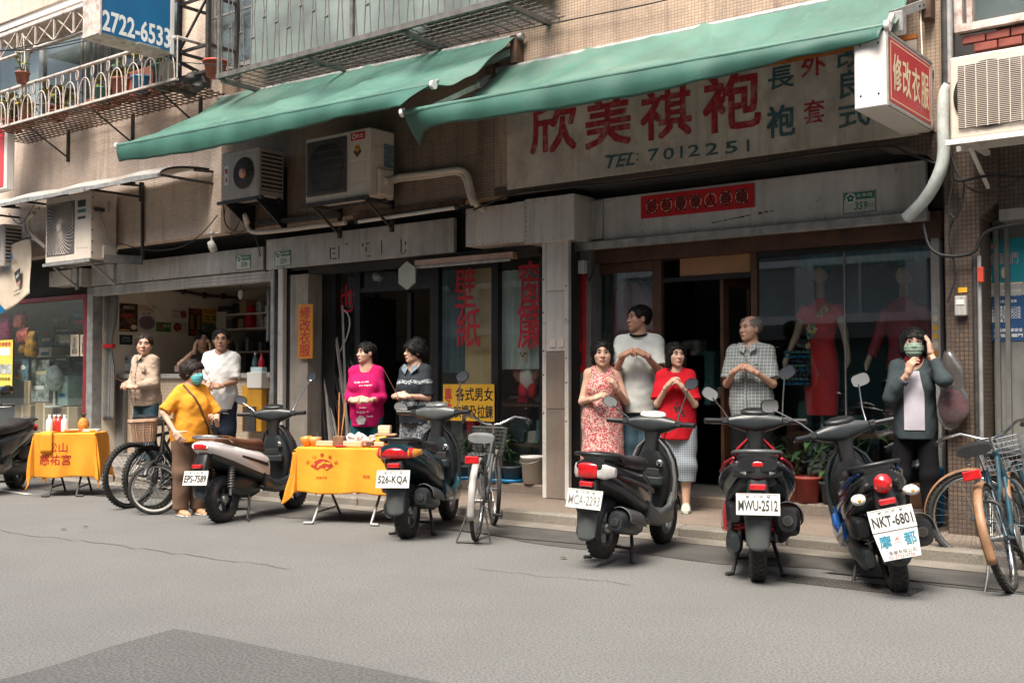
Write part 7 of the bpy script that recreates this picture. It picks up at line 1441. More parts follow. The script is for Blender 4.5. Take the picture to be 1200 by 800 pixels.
# ---------------------------------------------------------------- bicycles (heading +y, rear hub over the origin)
M['blk_paint'] = mat('bike_black',(0.02,0.02,0.022),.35,var=.2,dirt=.3,dirtcol=(0.08,0.07,0.06));M['bike_teal'] = mat('bike_teal',(0.012,0.055,0.08),.35,var=.2,scale=9,dirt=.35,dirtcol=(0.10,0.08,0.06));M['bike_grey'] = mat('bike_grey',(0.075,0.088,0.092),.4,.3,var=.2,scale=8,dirt=.4,dirtcol=(0.12,0.09,0.06));M['wicker'] = mat('wicker',(0.55,0.36,0.24),.75,var=.2,scale=14,bump=.5,bscale=90);M['fender_wood'] = mat('tan_fender',(0.29,0.155,0.08),.5,var=.25,scale=6,dirt=.5,dirtcol=(0.15,0.09,0.06));M['white_tyre'] = mat('whitewall',(0.42,0.41,0.38),.7,var=.1,dirt=.3)
def bicycle(label,x,y,yaw,lean,st):
 t = thing('bicycle',label,'bicycle',(x,y,0),0,'bicycles parked along the kerb');t.rotation_euler = (0,lean,yaw);r = st.get('r',.33);w = st.get('w',.018);wb = st.get('wb',1.04);fm = st['frame'];rimm = st.get('rim',M['chrome'])
 def P(n,mb,m,par=None,kind=None): return mb.build(n,m,par or t,False,kind=kind)
 def whl(y0,steer=0):
  T = Matrix.Translation((0,y0,r)) @ (Matrix.Rotation(steer,4,'Z')) @ RY
  q = P('tyre',MB().lathe([(r-.035,-w*.7),(r-.02,-w),(r-.006,-w*.75),(r,0),(r-.006,w*.75),(r-.02,w),(r-.035,w*.7),(r-.035,-w*.7)],56,T),M['tyre'])
  if st.get('knobs'):
   k_ = MB()
   for i in range(56):
    for s in (-1,1): k_.box(-.003,.006,-.010,.010,-w*.3,w*.3,0,T @ Matrix.Rotation(2*math.pi*(i+.25*s)/56,4,'Z') @ Matrix.Translation((r-.002,0,s*w*.55)))
   P('tread',k_,M['tyre'],q,'stuff')
  P('rim',MB().lathe([(r-.033,-w*.75),(r-.05,-w*.55),(r-.05,w*.55),(r-.033,w*.75),(r-.033,-w*.75)],56,T),rimm,q);P('hub',MB().tube([T @ Vector((0,0,-.05)),T @ Vector((0,0,.05))],.018,10),M['alloy'],q)
  s = MB()
  for i in range(32): a = 2*math.pi*i/32;o = (.9 if i % 2 else -.9);zz = .03*(1 if (i//2) % 2 else -1);s.tube([T @ Vector((.016*math.cos(a+o),.016*math.sin(a+o),zz)),T @ Vector(((r-.045)*math.cos(a),(r-.045)*math.sin(a),0))],.0016,3,cap=False)
  P('spokes',s,M['alloy'],q,'stuff');return q
 whl(0);whl(wb,st.get('steer',0))
 bb = Vector((0,.44,.28));st_ = Vector((0,.27,r+.42));hd = Vector((0,wb-.22,r+.48));hl = Vector((0,wb-.17,r+.33));ra = Vector((0,0,r));sh = st.get('seat_h',.88)
 low = st.get('low',True);fr_ = MB()
 fr_.tube([bb,st_],.017,10)
 if low: fr_.tube([hl,hl*.45+bb*.55+Vector((0,0,-.06)),bb],.019,10);fr_.tube([hd,hd*.5+(st_*.45+bb*.55)*.5+Vector((0,0,-.05)),st_*.5+bb*.5],.015,10)
 else: fr_.tube([hl,bb],.021,10);fr_.tube([hd,st_-Vector((0,0,.03))],.019,10)
 fr_.tube([hd+Vector((0,-.01,.04)),hl],.022,10)
 for sx in (-1,1): fr_.tube([bb+Vector((sx*.03,0,0)),ra+Vector((sx*.06,0,0))],.010,8);fr_.tube([st_,ra+Vector((sx*.06,0,0))],.009,8)
 P('frame',fr_,fm);fk = MB()
 for sx in (-1,1): fk.tube([hl+Vector((sx*.01,0,0)),hl+Vector((sx*.05,.02,-.06)),Vector((sx*.05,wb-.04,r+.10)),Vector((sx*.05,wb,r))],.011,8)
 P('fork',fk,st.get('fork',fm))
 P('seat_post',MB().tube([st_,Vector((0,.23,sh-.04))],.013,8),M['chrome']);P('saddle',MB().sections([(.08,0,sh-.005,.11,.03,.04,2.4),(.13,0,sh,.115,.045,.045,2.4),(.22,0,sh-.005,.085,.04,.035,2.4),(.30,0,sh-.01,.04,.032,.03,2.2),(.37,0,sh-.015,.02,.018,.02,2)],20),st.get('saddle',M['seat_blk']))
 sp = MB()
 for sx in (-1,1): sp.tube(helix((sx*.06,.12,sh-.10),(sx*.06,.12,sh-.03),.015,4,.003),.003,5)
 P('saddle_spring',sp,M['alloy'],kind='stuff')
 hz = st.get('bar_h',1.0);stem = Vector((0,wb-.25,hz-.05));P('stem',MB().tube([hd,stem],.013,8),M['chrome']);S_ = Matrix.Translation(stem) @ Matrix.Rotation(st.get('steer',0),4,'Z');bw = .29
 if st.get('flat'): pts = [(-bw,-.02,.03),(-.1,.0,.03),(0,.02,.02),(.1,.0,.03),(bw,-.02,.03)]
 else: pts = [(-bw,-.24,.04),(-bw+.01,-.12,.065),(-.2,.02,.07),(-.07,.04,.0),(0,.04,-.01),(.07,.04,.0),(.2,.02,.07),(bw-.01,-.12,.065),(bw,-.24,.04)]
 P('handlebar',MB(S_).tube(pts,.011,8),st.get('bar',M['chrome']))
 for sx in (-1,1):
  e = Vector(pts[-1]) if sx > 0 else Vector(pts[0]);e2 = Vector(pts[-2]) if sx > 0 else Vector(pts[1]);d = (e-e2).normalized();P('grip',MB(S_).tube([e-d*.09,e+d*.02],.016,8),M['seat_blk']);P('brake_lever',MB(S_).tube([e-d*.12,e-d*.11+Vector((0,.03,-.02)),e-d*.01+Vector((0,.035,-.03))],.005,5),M['alloy'])
 P('crank',MB().lathe([(.001,-.004),(.09,-.004),(.092,0),(.09,.004),(.001,.004)],28,Matrix.Translation(bb+Vector((.05,0,0))) @ RY),M['alloy']);
 for sx,a in ((-1,.6),(1,.6+math.pi)): e = bb+Vector((sx*.085,.165*math.cos(a),.165*math.sin(a)));P('crank_arm',MB().bar(bb+Vector((sx*.075,0,0)),e,.018),M['alloy']);P('pedal',MB().obox(e+Vector((sx*.05,0,0)),(.085,.07,.022),None,.005),st.get('pedal',M['plastic_dk']))
 P('chain',MB().tube([bb+Vector((.05,.0,.085)),ra+Vector((.05,0,.035)),ra+Vector((.05,-.03,0)),ra+Vector((.05,0,-.035)),bb+Vector((.05,0,-.085))],.004,5),M['iron'])
 def fender(y0,a0,a1,m,nm,wd=.03): P(nm,MB().grid(lambda u,v: ((v-.5)*2*wd,y0+(r+.028-.014*(abs(v-.5)*2)**2)*math.cos(R(a0+(a1-a0)*u)),r+(r+.028-.014*(abs(v-.5)*2)**2)*math.sin(R(a0+(a1-a0)*u))),24,6,True,.003),m)
 if st.get('fender'): fender(0,40,st.get('fa',190),st['fender'],'rear_fender');fender(wb,30,150,st.get('ffender',st['fender']),'front_fender')
 if st.get('fbow'): P('fender_stay',MB().tube([(-.06,0,r),(-.04,-.3*(r/.33),r+.14),(.04,-.3*(r/.33),r+.14),(.06,0,r)],.004,5),M['alloy'])
 if st.get('rack'):
  rk = MB();z = r+r+.06
  for xx in (-.065,-.03,0,.03,.065): rk.tube([(xx,.20,z),(xx,-.18,z)],.005,5)
  for yy in (.18,0,-.17): rk.tube([(-.065,yy,z-.004),(.065,yy,z-.004)],.005,5)
  for sx in (-1,1): rk.tube([(sx*.065,-.12,z),(sx*.065,0,r)],.006,5);
  rk.tube([(-.02,.20,z),(0,.26,r+.40)],.006,5);P('rack',rk,M['bike_grey'],kind='stuff')
 if st.get('reflector'): P('reflector',MB().box(-.055,.055,-r-.055 if not st.get('refl_top') else -.19,-r-.035 if not st.get('refl_top') else -.165,*(st['reflector']),.006),M['lamp_red'])
 bk = st.get('basket')
 if bk:
  F_ = S_ @ Matrix.Translation((0,.20,-.02+st.get('bz',0)));a,b,h = (.15,.11,.24) if bk == 'wire' else (.17,.13,.22)
  if bk == 'wicker':
   P('basket',MB(F_).sections([(-h,0,0,a*.72,b*.72,b*.72,5),(-h+.02,0,0,a*.76,b*.76,b*.76,5),(0,0,0,a,b,b,5),(0,0,0,a*.9,b*.9,b*.9,5),(-h+.03,0,0,a*.68,b*.68,b*.68,5)],32,axis='z'),M['wicker'])
   for i in range(9): z = -h+.02+i*(h-.02)/8.5;k_ = .76+.24*(i/8.5);P('weave',MB(F_).sections([(z-.006,0,0,a*k_+.004,b*k_+.004,b*k_+.004,5),(z+.006,0,0,a*k_+.006,b*k_+.006,b*k_+.006,5)],32,axis='z'),M['wicker'])
   vs = MB(F_)
   for i in range(28):
    an = 2*math.pi*i/28;cx,sy = math.copysign(abs(math.cos(an))**.4,math.cos(an)),math.copysign(abs(math.sin(an))**.4,math.sin(an));vs.tube([(cx*(a*.77+.006),sy*(b*.77+.006),-h+.01),(cx*(a+.008),sy*(b+.008),0)],.005,4)
   P('stake',vs,M['wicker'],kind='stuff');P('basket_rim',MB(F_).sections([(-.012,0,0,a+.014,b+.014,b+.014,5),(.012,0,0,a+.014,b+.014,b+.014,5)],32,axis='z'),M['wicker'])
  else:
   wi = MB(F_);bm_ = st.get('bm',M['bike_grey'])
   for i in range(8):
    z = -h+h*i/7;k_ = .8+.2*i/7;wi.tube([(sx*a*k_,sy*b*k_,z) for sx,sy in ((-1,-1),(1,-1),(1,1),(-1,1))],.004 if i == 7 else .002,4,closed=True)
   for i in range(40):
    f = (i % 10)/9*2-1;s_ = i//10;p = ((f,-1),(f,1),(-1,f),(1,f))[s_];wi.tube([(p[0]*a*.8,p[1]*b*.8,-h),(p[0]*a,p[1]*b,0)],.0018,4)
   for i in range(10): f = i/9*2-1;wi.tube([(f*a*.8,-b*.8,-h),(f*a*.8,b*.8,-h)],.002,4)
   P('basket',wi,bm_,kind='stuff')
 if st.get('stand') == 'side': P('kick_stand',MB().tube([(-.06,.02,.30),(-.10,-.05,.14),(-.16,-.12,-.02)],.009,6),M['alloy'])
 elif st.get('stand') == 'double':
  for sx in (-1,1): P('stand_leg',MB().tube([(sx*.05,0,r),(sx*.10,-.06,.14),(sx*.14,-.14,.008)],.008,6),M['iron'])
  P('stand_bar',MB().tube([(-.14,-.14,.008),(.14,-.14,.008)],.008,6),M['iron'])
 if st.get('lock'): P('lock',MB().tube([(.075*math.cos(a)+.0,.03+.0,r+.16+.075*math.sin(a)) for a in [i*math.pi/8-.6 for i in range(14)]],.012,6),M['iron'])
 return t
# middle: old grey bicycle seen from behind
b1,b2 = gd(557,636),gd(583,622);bicycle('old grey upright bicycle with white rear fender seen from behind near the yellow board',b1.x-.06,b1.y+.08,R(31),R(2),dict(frame=M['bike_grey'],fender=mat('white_fender',(0.38,0.36,0.33),.45,var=.15,dirt=.4,dirtcol=(0.25,0.2,0.16)),fa=200,rack=True,basket='wire',bm=mat('dark_wire',(0.07,0.075,0.075),.5,.3),stand='double',reflector=(.66,.72),refl_top=False,saddle=mat('grey_saddle',(0.16,0.165,0.165),.5,var=.15,bump=.1),bar=M['chrome'],steer=.28,r=.33,seat_h=.84,bar_h=.98,bz=-.02,lock=True,fbow=True))
b1 = gd(1184,703);bicycle('blue bicycle with tan fenders, knobbly tyres and red reflector at the right edge',b1.x-.06,b1.y+.30,R(5),R(-15),dict(frame=M['bike_teal'],fender=M['fender_wood'],fa=200,w=.024,knobs=True,stand='side',basket='wire',bm=M['chrome'],rack=False,reflector=(.72,.78),refl_top=True,flat=False,r=.335,seat_h=.90,bar_h=1.0,pedal=M['bike_teal'],fork=M['bike_teal'],steer=-.1,lock=True))
b1 = gd(1142,661);bicycle('dark bicycle with tan fender standing crosswise behind the blue bicycle',b1.x,b1.y+.06,R(-84),R(3),dict(frame=M['bike_teal'],fender=M['fender_wood'],w=.024,knobs=True,r=.33,pedal=M['bike_teal'],steer=.05,low=False,seat_h=.80,bar_h=.88))
# left: three bicycles by the yellow table
q = gd(181,603);bicycle('folding bicycle with white-walled small wheels and pink wicker basket beside the woman in orange',q.x-.52,q.y+.88,R(-149),R(3),dict(frame=M['blk_paint'],r=.255,w=.024,wb=1.0,basket='wicker',bar_h=.98,seat_h=.84,flat=True,rim=M['white_tyre'],steer=-1.1,bz=.02,fender=M['blk_paint']))
q = gd(148,601);bicycle('black mountain bicycle with orange reflector, middle of the three on the left',q.x+.02,q.y+.28,R(3),R(-4),dict(frame=M['blk_paint'],w=.026,knobs=True,low=False,flat=True,r=.33,rim=M['plastic_dk'],seat_h=.90,bar_h=1.0))
q = gd(128,599);bicycle('black mountain bicycle with knobbly tyre nearest the orange covered table',q.x-.10,q.y+.30,R(6),R(2),dict(frame=M['blk_paint'],w=.028,knobs=True,low=False,flat=True,r=.34,rim=M['plastic_dk'],seat_h=.92,bar_h=1.02))
# ================================================================ people
def patt(name,base,kind,c2,c3=None,scale=20,rough=.85):
 if name in MATS: return MATS[name]
 m = mat(name,base,rough,var=.10,scale=5,bump=.15,bscale=140);nt = m.node_tree;N = nt.nodes;L = nt.links;b = N['Principled BSDF']
 src = b.inputs['Base Color'].links[0].from_socket;tc = N.new('ShaderNodeTexCoord')
 def mixin(fac,col,src):
  x = N.new('ShaderNodeMix');x.data_type = 'RGBA';L.new(fac,x.inputs[0]);L.new(src,x.inputs[6]);x.inputs[7].default_value = (*col,1);return x.outputs[2]
 def mr(x,a,c,d=1.0):
  r = N.new('ShaderNodeMapRange');r.inputs[1].default_value = a;r.inputs[2].default_value = c;r.inputs[4].default_value = d;L.new(x,r.inputs[0]);return r.outputs[0]
 if kind == 'dots':
  for sc_,col,th in ((scale,c2,.46),(scale*1.5,c3,.30)):
   v = N.new('ShaderNodeTexVoronoi');v.inputs['Scale'].default_value = sc_;L.new(tc.outputs['Object'],v.inputs['Vector']);src = mixin(mr(v.outputs['Distance'],th+.05,th-.03),col,src)
 elif kind == 'plaid':
  for d,col in (('X',c2),('Z',c2),('X',c3),('Z',c3)):
   w = N.new('ShaderNodeTexWave');w.bands_direction = d;w.inputs['Scale'].default_value = scale*(1 if col is c2 else .5);w.inputs['Distortion'].default_value = .6;L.new(tc.outputs['Object'],w.inputs['Vector']);src = mixin(mr(w.outputs['Fac'],.62,.86,.55),col,src)
 elif kind == 'bands':
  w = N.new('ShaderNodeTexWave');w.bands_direction = 'Z';w.inputs['Scale'].default_value = scale;w.inputs['Distortion'].default_value = 1.0;w.inputs['Detail Scale'].default_value = 9;L.new(tc.outputs['Object'],w.inputs['Vector'])
  n = N.new('ShaderNodeTexNoise');n.inputs['Scale'].default_value = 60;L.new(tc.outputs['Object'],n.inputs['Vector']);mu = N.new('ShaderNodeMath');mu.operation = 'MULTIPLY';L.new(mr(w.outputs['Fac'],.9,.97),mu.inputs[0]);L.new(mr(n.outputs[0],.42,.52),mu.inputs[1]);src = mixin(mu.outputs[0],c2,src)
 L.new(src,b.inputs['Base Color']);return m
def cloth(n,c,rough=.9): return mat(n,c,rough,var=.12,scale=5,bump=.2,bscale=150,spec=.15)
SKIN = [mat('skin_'+n,c,.52,var=.08,scale=14,bump=.06,bscale=160,subsurf=.08) for n,c in (('light',(0.58,0.355,0.255)),('mid',(0.49,0.285,0.195)),('tan',(0.40,0.22,0.145)))]
HAIRM = {'black': mat('hair_black',(0.007,0.0065,0.0065),.55,var=.3,scale=30,bump=.5,bscale=120,spec=.22),'dark': mat('hair_dark_brown',(0.020,0.013,0.010),.55,var=.35,scale=30,bump=.5,bscale=120,spec=.22),'grey': mat('hair_grey',(0.16,0.145,0.13),.6,var=.3,scale=40,bump=.5,bscale=120)}
M['lips'] = mat('lips',(0.36,0.13,0.11),.45,var=.05);M['eye'] = mat('eye_dark',(0.015,0.011,0.009),.15,var=0);M['eye_w'] = mat('eye_white',(0.55,0.50,0.46),.3,var=0)
def rotm(yaw=0,pitch=0,roll=0): return np.array((Matrix.Rotation(R(yaw),3,'Z') @ Matrix.Rotation(R(pitch),3,'X') @ Matrix.Rotation(R(roll),3,'Y')))
def hand(side,w,f,n,s,curl,spread=.0):
 f = np.array(f,float);f /= np.linalg.norm(f);n = np.array(n,float);n -= f*(n @ f);n /= np.linalg.norm(n);sd = np.cross(f,n)*(-side)     # towards the thumb
 w = np.array(w,float);v = Vol(w-.16*s,w+.21*s*1.0,.0042)
 v.cap(w-f*.03*s,w+f*.02*s,.026*s,.025*s);v.rbox(w+f*.05*s,(.042*s,.017*s,.048*s),.015*s,np.stack([sd,n,f],1),k=.02*s)
 def finger(base,d,lens,r0,c,ax):
  p = base;r = r0
  for L_ in lens:
   c_,s_ = math.cos(c),math.sin(c);d = d*c_+np.cross(ax,d)*s_+ax*(ax @ d)*(1-c_);q = p+d*L_;v.cap(p,q,r,r*.9,k=.004*s);p = q;r *= .9
 ax = np.cross(f,n)
 for i,L_ in enumerate((.070,.078,.073,.056)):
  b = w+f*(.088-.004*abs(i-1))*s+sd*(.031-.0205*i)*s;d = f+sd*(.10-.07*i)*(1+spread);d /= np.linalg.norm(d)
  finger(b,d,(L_*.46*s,L_*.31*s,L_*.25*s),.0095*s*(1 if i < 3 else .88),curl*(.9+.08*i),ax)
 d = f*.62+sd*.72+n*.30;d /= np.linalg.norm(d);finger(w+f*.022*s+sd*.030*s,d,(.040*s,.032*s,.026*s),.0125*s,curl*.45,ax*.5+np.cross(sd,f)*.0+0)
 return v.surf()
def ik(S,T,a,b,hint):
 S,T,hint = (np.array(q,float) for q in (S,T,hint));d = T-S;L_ = min(np.linalg.norm(d),(a+b)*.995);u = d/np.linalg.norm(d);x = (a*a-b*b+L_*L_)/(2*L_);y = math.sqrt(max(0,a*a-x*x));p = hint-u*(hint @ u);p /= np.linalg.norm(p);return S+u*x+p*y,S+u*L_
def person(label,hx,hy,Y,z0,phi,hphi,o):
 top = at(hx,hy,Y);h = o.get('h',top.z-z0);th = math.degrees(math.atan2(-top.x,Y))+phi;X = top.x;t = thing('person',label,'person',(X,Y,z0),R(th));fem = o.get('fem',True);fat = o.get('fat',1.0);seed = int(hx)
 def P(n,me,m,par=None): return link(n,me,m,par or t,False)
 hs = o.get('hs',1.0)*.0685*h*(1.03 if fem else 1.0);HR = rotm(hphi-phi,o.get('pitch',0),o.get('roll',0));lean = o.get('lean',.012)*h;hc = np.array((0,-lean-.01*h,h-hs*1.02))
 def H(x,y,z): return hc+HR @ (np.array((x,y,z))*hs)
 sw = (.083 if fem else .094)*h*o.get('sw',1.0);sz = .802*h;S = {1: np.array((sw,-lean*.5,sz)),-1: np.array((-sw,-lean*.5,sz))};feet = o.get('feet',.055)
 W_ = {};E_ = {};Fd = {};Nn = {}
 for sd in (1,-1): w,f,n,hint = o['arm'][sd];E_[sd],W_[sd] = ik(S[sd],np.array(w)*np.array((h,h,h)),.175*h,.155*h,hint or (sd*.28,.22,-1));Fd[sd] = f;Nn[sd] = n
 sk = o.get('skin',SKIN[0])
 # ---- torso, used by body and garment
 def torso(v,g,hem=None):
  k = .05*h
  v.ell((0,.008*h,.525*h),(.090*h*fat+g,.070*h*fat+g,.075*h+g),k=k);v.ell((0,-.006*h*fat,.605*h),(.078*h*fat+g,(.066+.03*(fat-1))*h*fat+g,.085*h+g),k=k)
  v.ell((0,-lean*.4,.725*h),(.085*h*(.5+.5*fat)+g,.066*h*fat+g,.10*h+g),k=k);v.cap((0,-lean*.5,.832*h),S[1]*np.array((.93,1,.998)),.034*h+g*.5,.033*h+g*.5,k=k*.6);v.cap((0,-lean*.5,.832*h),S[-1]*np.array((.93,1,.998)),.034*h+g*.5,.033*h+g*.5,k=k*.6)
  if fem:
   for sx in (1,-1): v.ell((sx*.046*h,-.052*h*fat-lean*.4,.715*h),(.043*h+g*.6,.036*h+g*.6,.043*h+g*.6),k=.03*h)
  if hem: v.cap((0,-.004*h,.69*h),(0,0,hem*h),.070*h*fat+g,.084*h*fat+g,k=.07*h)
 lo = np.array((-.42*h,-.36*h,0));hi = np.array((.42*h,.28*h,h))
 body = Vol((-.30*h,-.32*h,-.01),(.30*h,.22*h,.90*h),.011);torso(body,-.013)
 lg = {}
 for sx in (1,-1):
  hp,kn,an = np.array((sx*.05*h,.005*h,.49*h)),np.array((sx*(feet+.002)*h,-.012*h,.28*h)),np.array((sx*feet*h,.012*h,.045*h));
  if 'leg' in o: kn = kn+np.array(o['leg'][sx][0])*h;an = an+np.array(o['leg'][sx][1])*h
  lg[sx] = (hp,kn,an);body.cap(hp,kn,.044*h*fat,.033*h,k=.03*h);body.cap(kn,an,.036*h,.022*h,k=.02*h);body.cap(an+np.array((0,.01*h,-.025*h)),an+np.array((0,-.095*h,-.03*h)),.020*h,.016*h,k=.015*h)
  body.cap(S[sx],E_[sx],.026*h*(.6+.4*fat),.021*h,k=.03*h);body.cap(E_[sx],W_[sx],.021*h,.0145*h,k=.012*h)
 body.cap((0,-lean*.6+.005*h,.80*h),H(0,.12,-.55),.034*h,hs*.45,k=.03*h)
 hd = Vol(hc-hs*1.35,hc+hs*1.25,hs*.043)
 def E(c,r,k=.12,sub=False): hd.ell(H(*c),np.array(r)*hs,HR,k=k*hs,sub=sub)
 jw = o.get('jaw',1.0)
 E((0,.15,.25),(.70,.82,.74));E((0,-.20,-.22),(.60*jw,.56,.74),.2);E((0,-.34,-.60),(.44*jw,.38,.34),.2);E((0,-.60,-.82),(.20,.17,.15),.18);E((0,-.60,.26),(.44,.16,.10),.14)
 for sx in (1,-1): E((sx*.33,-.50,-.20),(.20*jw,.20,.20),.2);E((sx*.26,-.80,.05),(.16,.11,.075),.08,True)
 hd.cap(H(0,-.70,.06),H(0,-.91,-.21),.07*hs,.115*hs,k=.10*hs)
 for sx in (1,-1): E((sx*.10,-.82,-.24),(.085,.08,.07),.06);E((sx*.69,.06,-.10),(.075,.16,.23),.06)
 E((0,-.76,-.50),(.22,.10,.10),.12);hd.cap(H(0,.12,-.45),H(0,.22,-1.2),.46*hs,.47*hs,k=.15*hs)
 parts = [body.surf(),hd.surf(1)]
 for sx in (1,-1): parts.append(hand(sx,W_[sx],Fd[sx],Nn[sx],h/1.68,o.get('curl',{}).get(sx,.55)))
 P('body',vmesh('body',parts),sk)
 # ---- face
 for sx in (1,-1):
  T = Matrix(HR.tolist());MB().ell(H(sx*.26,-.695,.055),(.125*hs,.05*hs,.05*hs),10,7,T).build('eye',M['eye_w'],t,False);MB().ell(H(sx*.265,-.735,.055),(.062*hs,.03*hs,.046*hs),8,6,T).build('iris',M['eye'],t,False);MB().tube([H(sx*.14,-.745,.085),H(sx*.26,-.768,.122),H(sx*.39,-.70,.085)],[.012*hs,.022*hs,.012*hs],5).build('eyelid',M['eye'],t,False)
  MB().tube([H(sx*.12,-.76,.26),H(sx*.26,-.775,.32),H(sx*.42,-.66,.27)],[.024*hs,.034*hs,.014*hs],6).build('eyebrow',HAIRM[o['hair'][1]],t,False)
 if not o.get('mask'):
  MB().tube([H(-.19,-.80,-.50),H(-.07,-.865,-.475),H(0,-.87,-.485),H(.07,-.865,-.475),H(.19,-.80,-.50)],[.012*hs,.034*hs,.03*hs,.034*hs,.012*hs],6).build('upper_lip',M['lips'],t,False);MB().tube([H(-.17,-.80,-.515),H(0,-.872,-.565),H(.17,-.80,-.515)],[.012*hs,.042*hs,.012*hs],6).build('lower_lip',M['lips'],t,False)
 else:
  mv = Vol(hc-hs*1.2,hc+hs*1.0,hs*.05);mv.ell(H(0,-.30,-.36),np.array((.64,.66,.60))*hs,HR);mv.ell(H(0,-.42,-.66),np.array((.48,.44,.36))*hs,HR,k=.12*hs);mv.cap(H(0,-.7,.02),H(0,-.9,-.2),.08*hs,.12*hs,k=.15*hs);nrm = HR @ np.array((0,.25,1.0));mv.cut(H(0,-.85,.02),nrm);mv.cut(H(0,-.25,0),HR @ np.array((0,1.0,-.12)))
  zz = mv.ax[2][None,None,:];mv.d += (.014*hs*np.sin((zz-hc[2])/(hs*.035))).astype(np.float32)*(mv.d > -.5);P('face_mask',vmesh('face_mask',[mv.surf(0)]),o['mask'])
  for sx in (1,-1): MB().tube([H(sx*.52,-.32,-.12),H(sx*.68,-.05,.05),H(sx*.70,.14,-.06)],.012*hs,4).build('mask_loop',M['white'],t,False)
 if o.get('glasses'):
  g = MB()
  for sx in (1,-1): g.tube([H(sx*.27+.19*math.cos(a),-.83,.03+.125*math.sin(a)) for a in [i*math.pi/7 for i in range(14)]],.014*hs,5,closed=True);g.tube([H(sx*.46,-.81,.07),H(sx*.70,-.10,.08)],.014*hs,5)
  g.tube([H(-.09,-.84,.05),H(.09,-.84,.05)],.014*hs,5);P('glasses',g.mesh('glasses'),o['glasses'])
 # ---- hair
 st_,hcol = o['hair'];v = Vol(hc-hs*np.array((1.3,1.4,1.9)),hc+hs*np.array((1.3,1.6,1.35)),hs*.05)
 def Q(c,r,k=.12,sub=False): v.ell(H(*c),np.array(r)*hs,HR,k=k*hs,sub=sub)
 def cutp(p,n): v.cut(H(*p),HR @ np.array(n,float))
 if st_ in ('short','balding','tied','curly'):
  b = dict(short=.08,balding=.045,tied=.07,curly=.20)[st_];Q((0,.17,.27),(.71+b,.84+b,.76+b));Q((0,-.72,-.30),(.64,.62,.97 if st_ in ('short','balding') else .86),.08,True);cutp((0,0,-.42 if st_ != 'curly' else -.5),(0,-.35,-1));Q((0,-.3,-.6),(.62,.55,.55),.06,True)
  for sx in (1,-1): Q((sx*.70,-.02,-.12),(.14,.20,.26),.04,True)
  if st_ == 'tied': Q((0,1.02,.02),(.24,.26,.26));Q((0,1.2,-.35),(.14,.16,.35))
  if st_ == 'balding': Q((0,-.1,.95),(.45,.5,.35),.15,True)
 elif st_ in ('bob','fringe','long'):
  zb = -.72 if st_ != 'long' else -1.0;Q((0,.18,.27),(.90,.96,.84));v.cap(H(0,.30,.1),H(0,.34,zb+.1),.80*hs,.74*hs,k=.1*hs)
  for sx in (1,-1): v.cap(H(sx*.66,-.18,.2),H(sx*.70,-.14,zb+.15),.24*hs,.18*hs,k=.08*hs)
  Q((0,-.80,-.42 if st_ == 'fringe' else -.24),(.52,.60,.60 if st_ == 'fringe' else .84),.06,True);Q((0,-.2,-.95),(.52,.6,.62),.06,True);cutp((0,0,zb),(0,0,-1))
  if st_ == 'fringe': v.cap(H(-.42,-.60,.36),H(.42,-.60,.36),.17*hs,.17*hs,k=.1*hs)
  else: v.cap(H(-.30,-.44,.84),H(.34,-.44,.78),.16*hs,.15*hs,k=.1*hs);v.cap(H(-.50,-.42,.55),H(-.66,-.30,.1),.12*hs,.10*hs,k=.1*hs);v.cap(H(.50,-.42,.5),H(.66,-.30,.1),.12*hs,.10*hs,k=.1*hs)
 v.noise(.045*hs if st_ != 'curly' else .07*hs,(30 if st_ != 'curly' else 36)/hs*.11,seed,(1.6,1,.35) if st_ != 'curly' else None)
 hv,hq = v.surf();ho = P('hair',vmesh('hair',[(hv,hq)]),HAIRM[hcol]);rg = np.random.RandomState(seed+3);lk = MB();c0 = np.array(H(0,.15,.2));dn = HR @ np.array((0,.25,-1.0))
 if len(hv):
  for i in rg.randint(0,len(hv),190 if st_ != 'balding' else 60):
   p = hv[i];n = p-c0;n /= np.linalg.norm(n)+1e-9;d = dn+rg.normal(size=3)*(.35 if st_ != 'curly' else .8);d = d-n*(d @ n);d /= np.linalg.norm(d)+1e-9;l_ = hs*rg.uniform(.22,.48)
   lk.tube([p-n*.02*hs-d*l_*.3,p+n*.035*hs+d*l_*.2,p+n*.015*hs+d*l_*.8],[.020*hs,.034*hs,.006*hs],4,cap=False)
  lk.build('lock',HAIRM[hcol],ho,False,kind='stuff')
 # ---- upper garment
 g = o.get('loose',.016)*.6;hem = o.get('hem',.47);v = Vol((-.32*h,-.30*h,(hem-.03)*h if not o.get('dress') else .15*h),(.32*h,.22*h,.88*h),.0085);torso(v,g,hem)
 if o.get('dress'): v.cap((0,.005*h,.56*h),(0,0,.20*h),.10*h*fat,.135*h,k=.06*h)
 sl = o.get('sleeve',.62);sr = o.get('sl_r',1.0)
 for sx in (1,-1):
  if sl > 0:
   if sl <= 1: e = S[sx]+(E_[sx]-S[sx])*sl;v.cap(S[sx]*np.array((.95,1,1)),e,.033*h+g*.4,(.034*h+g*.4)*sr,k=.03*h,flat=True)
   else: v.cap(S[sx]*np.array((.95,1,1)),E_[sx],.033*h+g*.4,(.029*h+g*.4)*sr,k=.03*h);e = E_[sx]+(W_[sx]-E_[sx])*(sl-1);v.cap(E_[sx],e,(.029*h+g*.4)*sr,(.023*h+g*.4)*sr,k=.015*h,flat=True)
  else: v.cap(E_[sx]+(S[sx]-E_[sx])*.9,S[sx]+(S[sx]-E_[sx])*.2+np.array((sx*.04*h,0,0)),.036*h,.05*h,k=.01*h,sub=True)
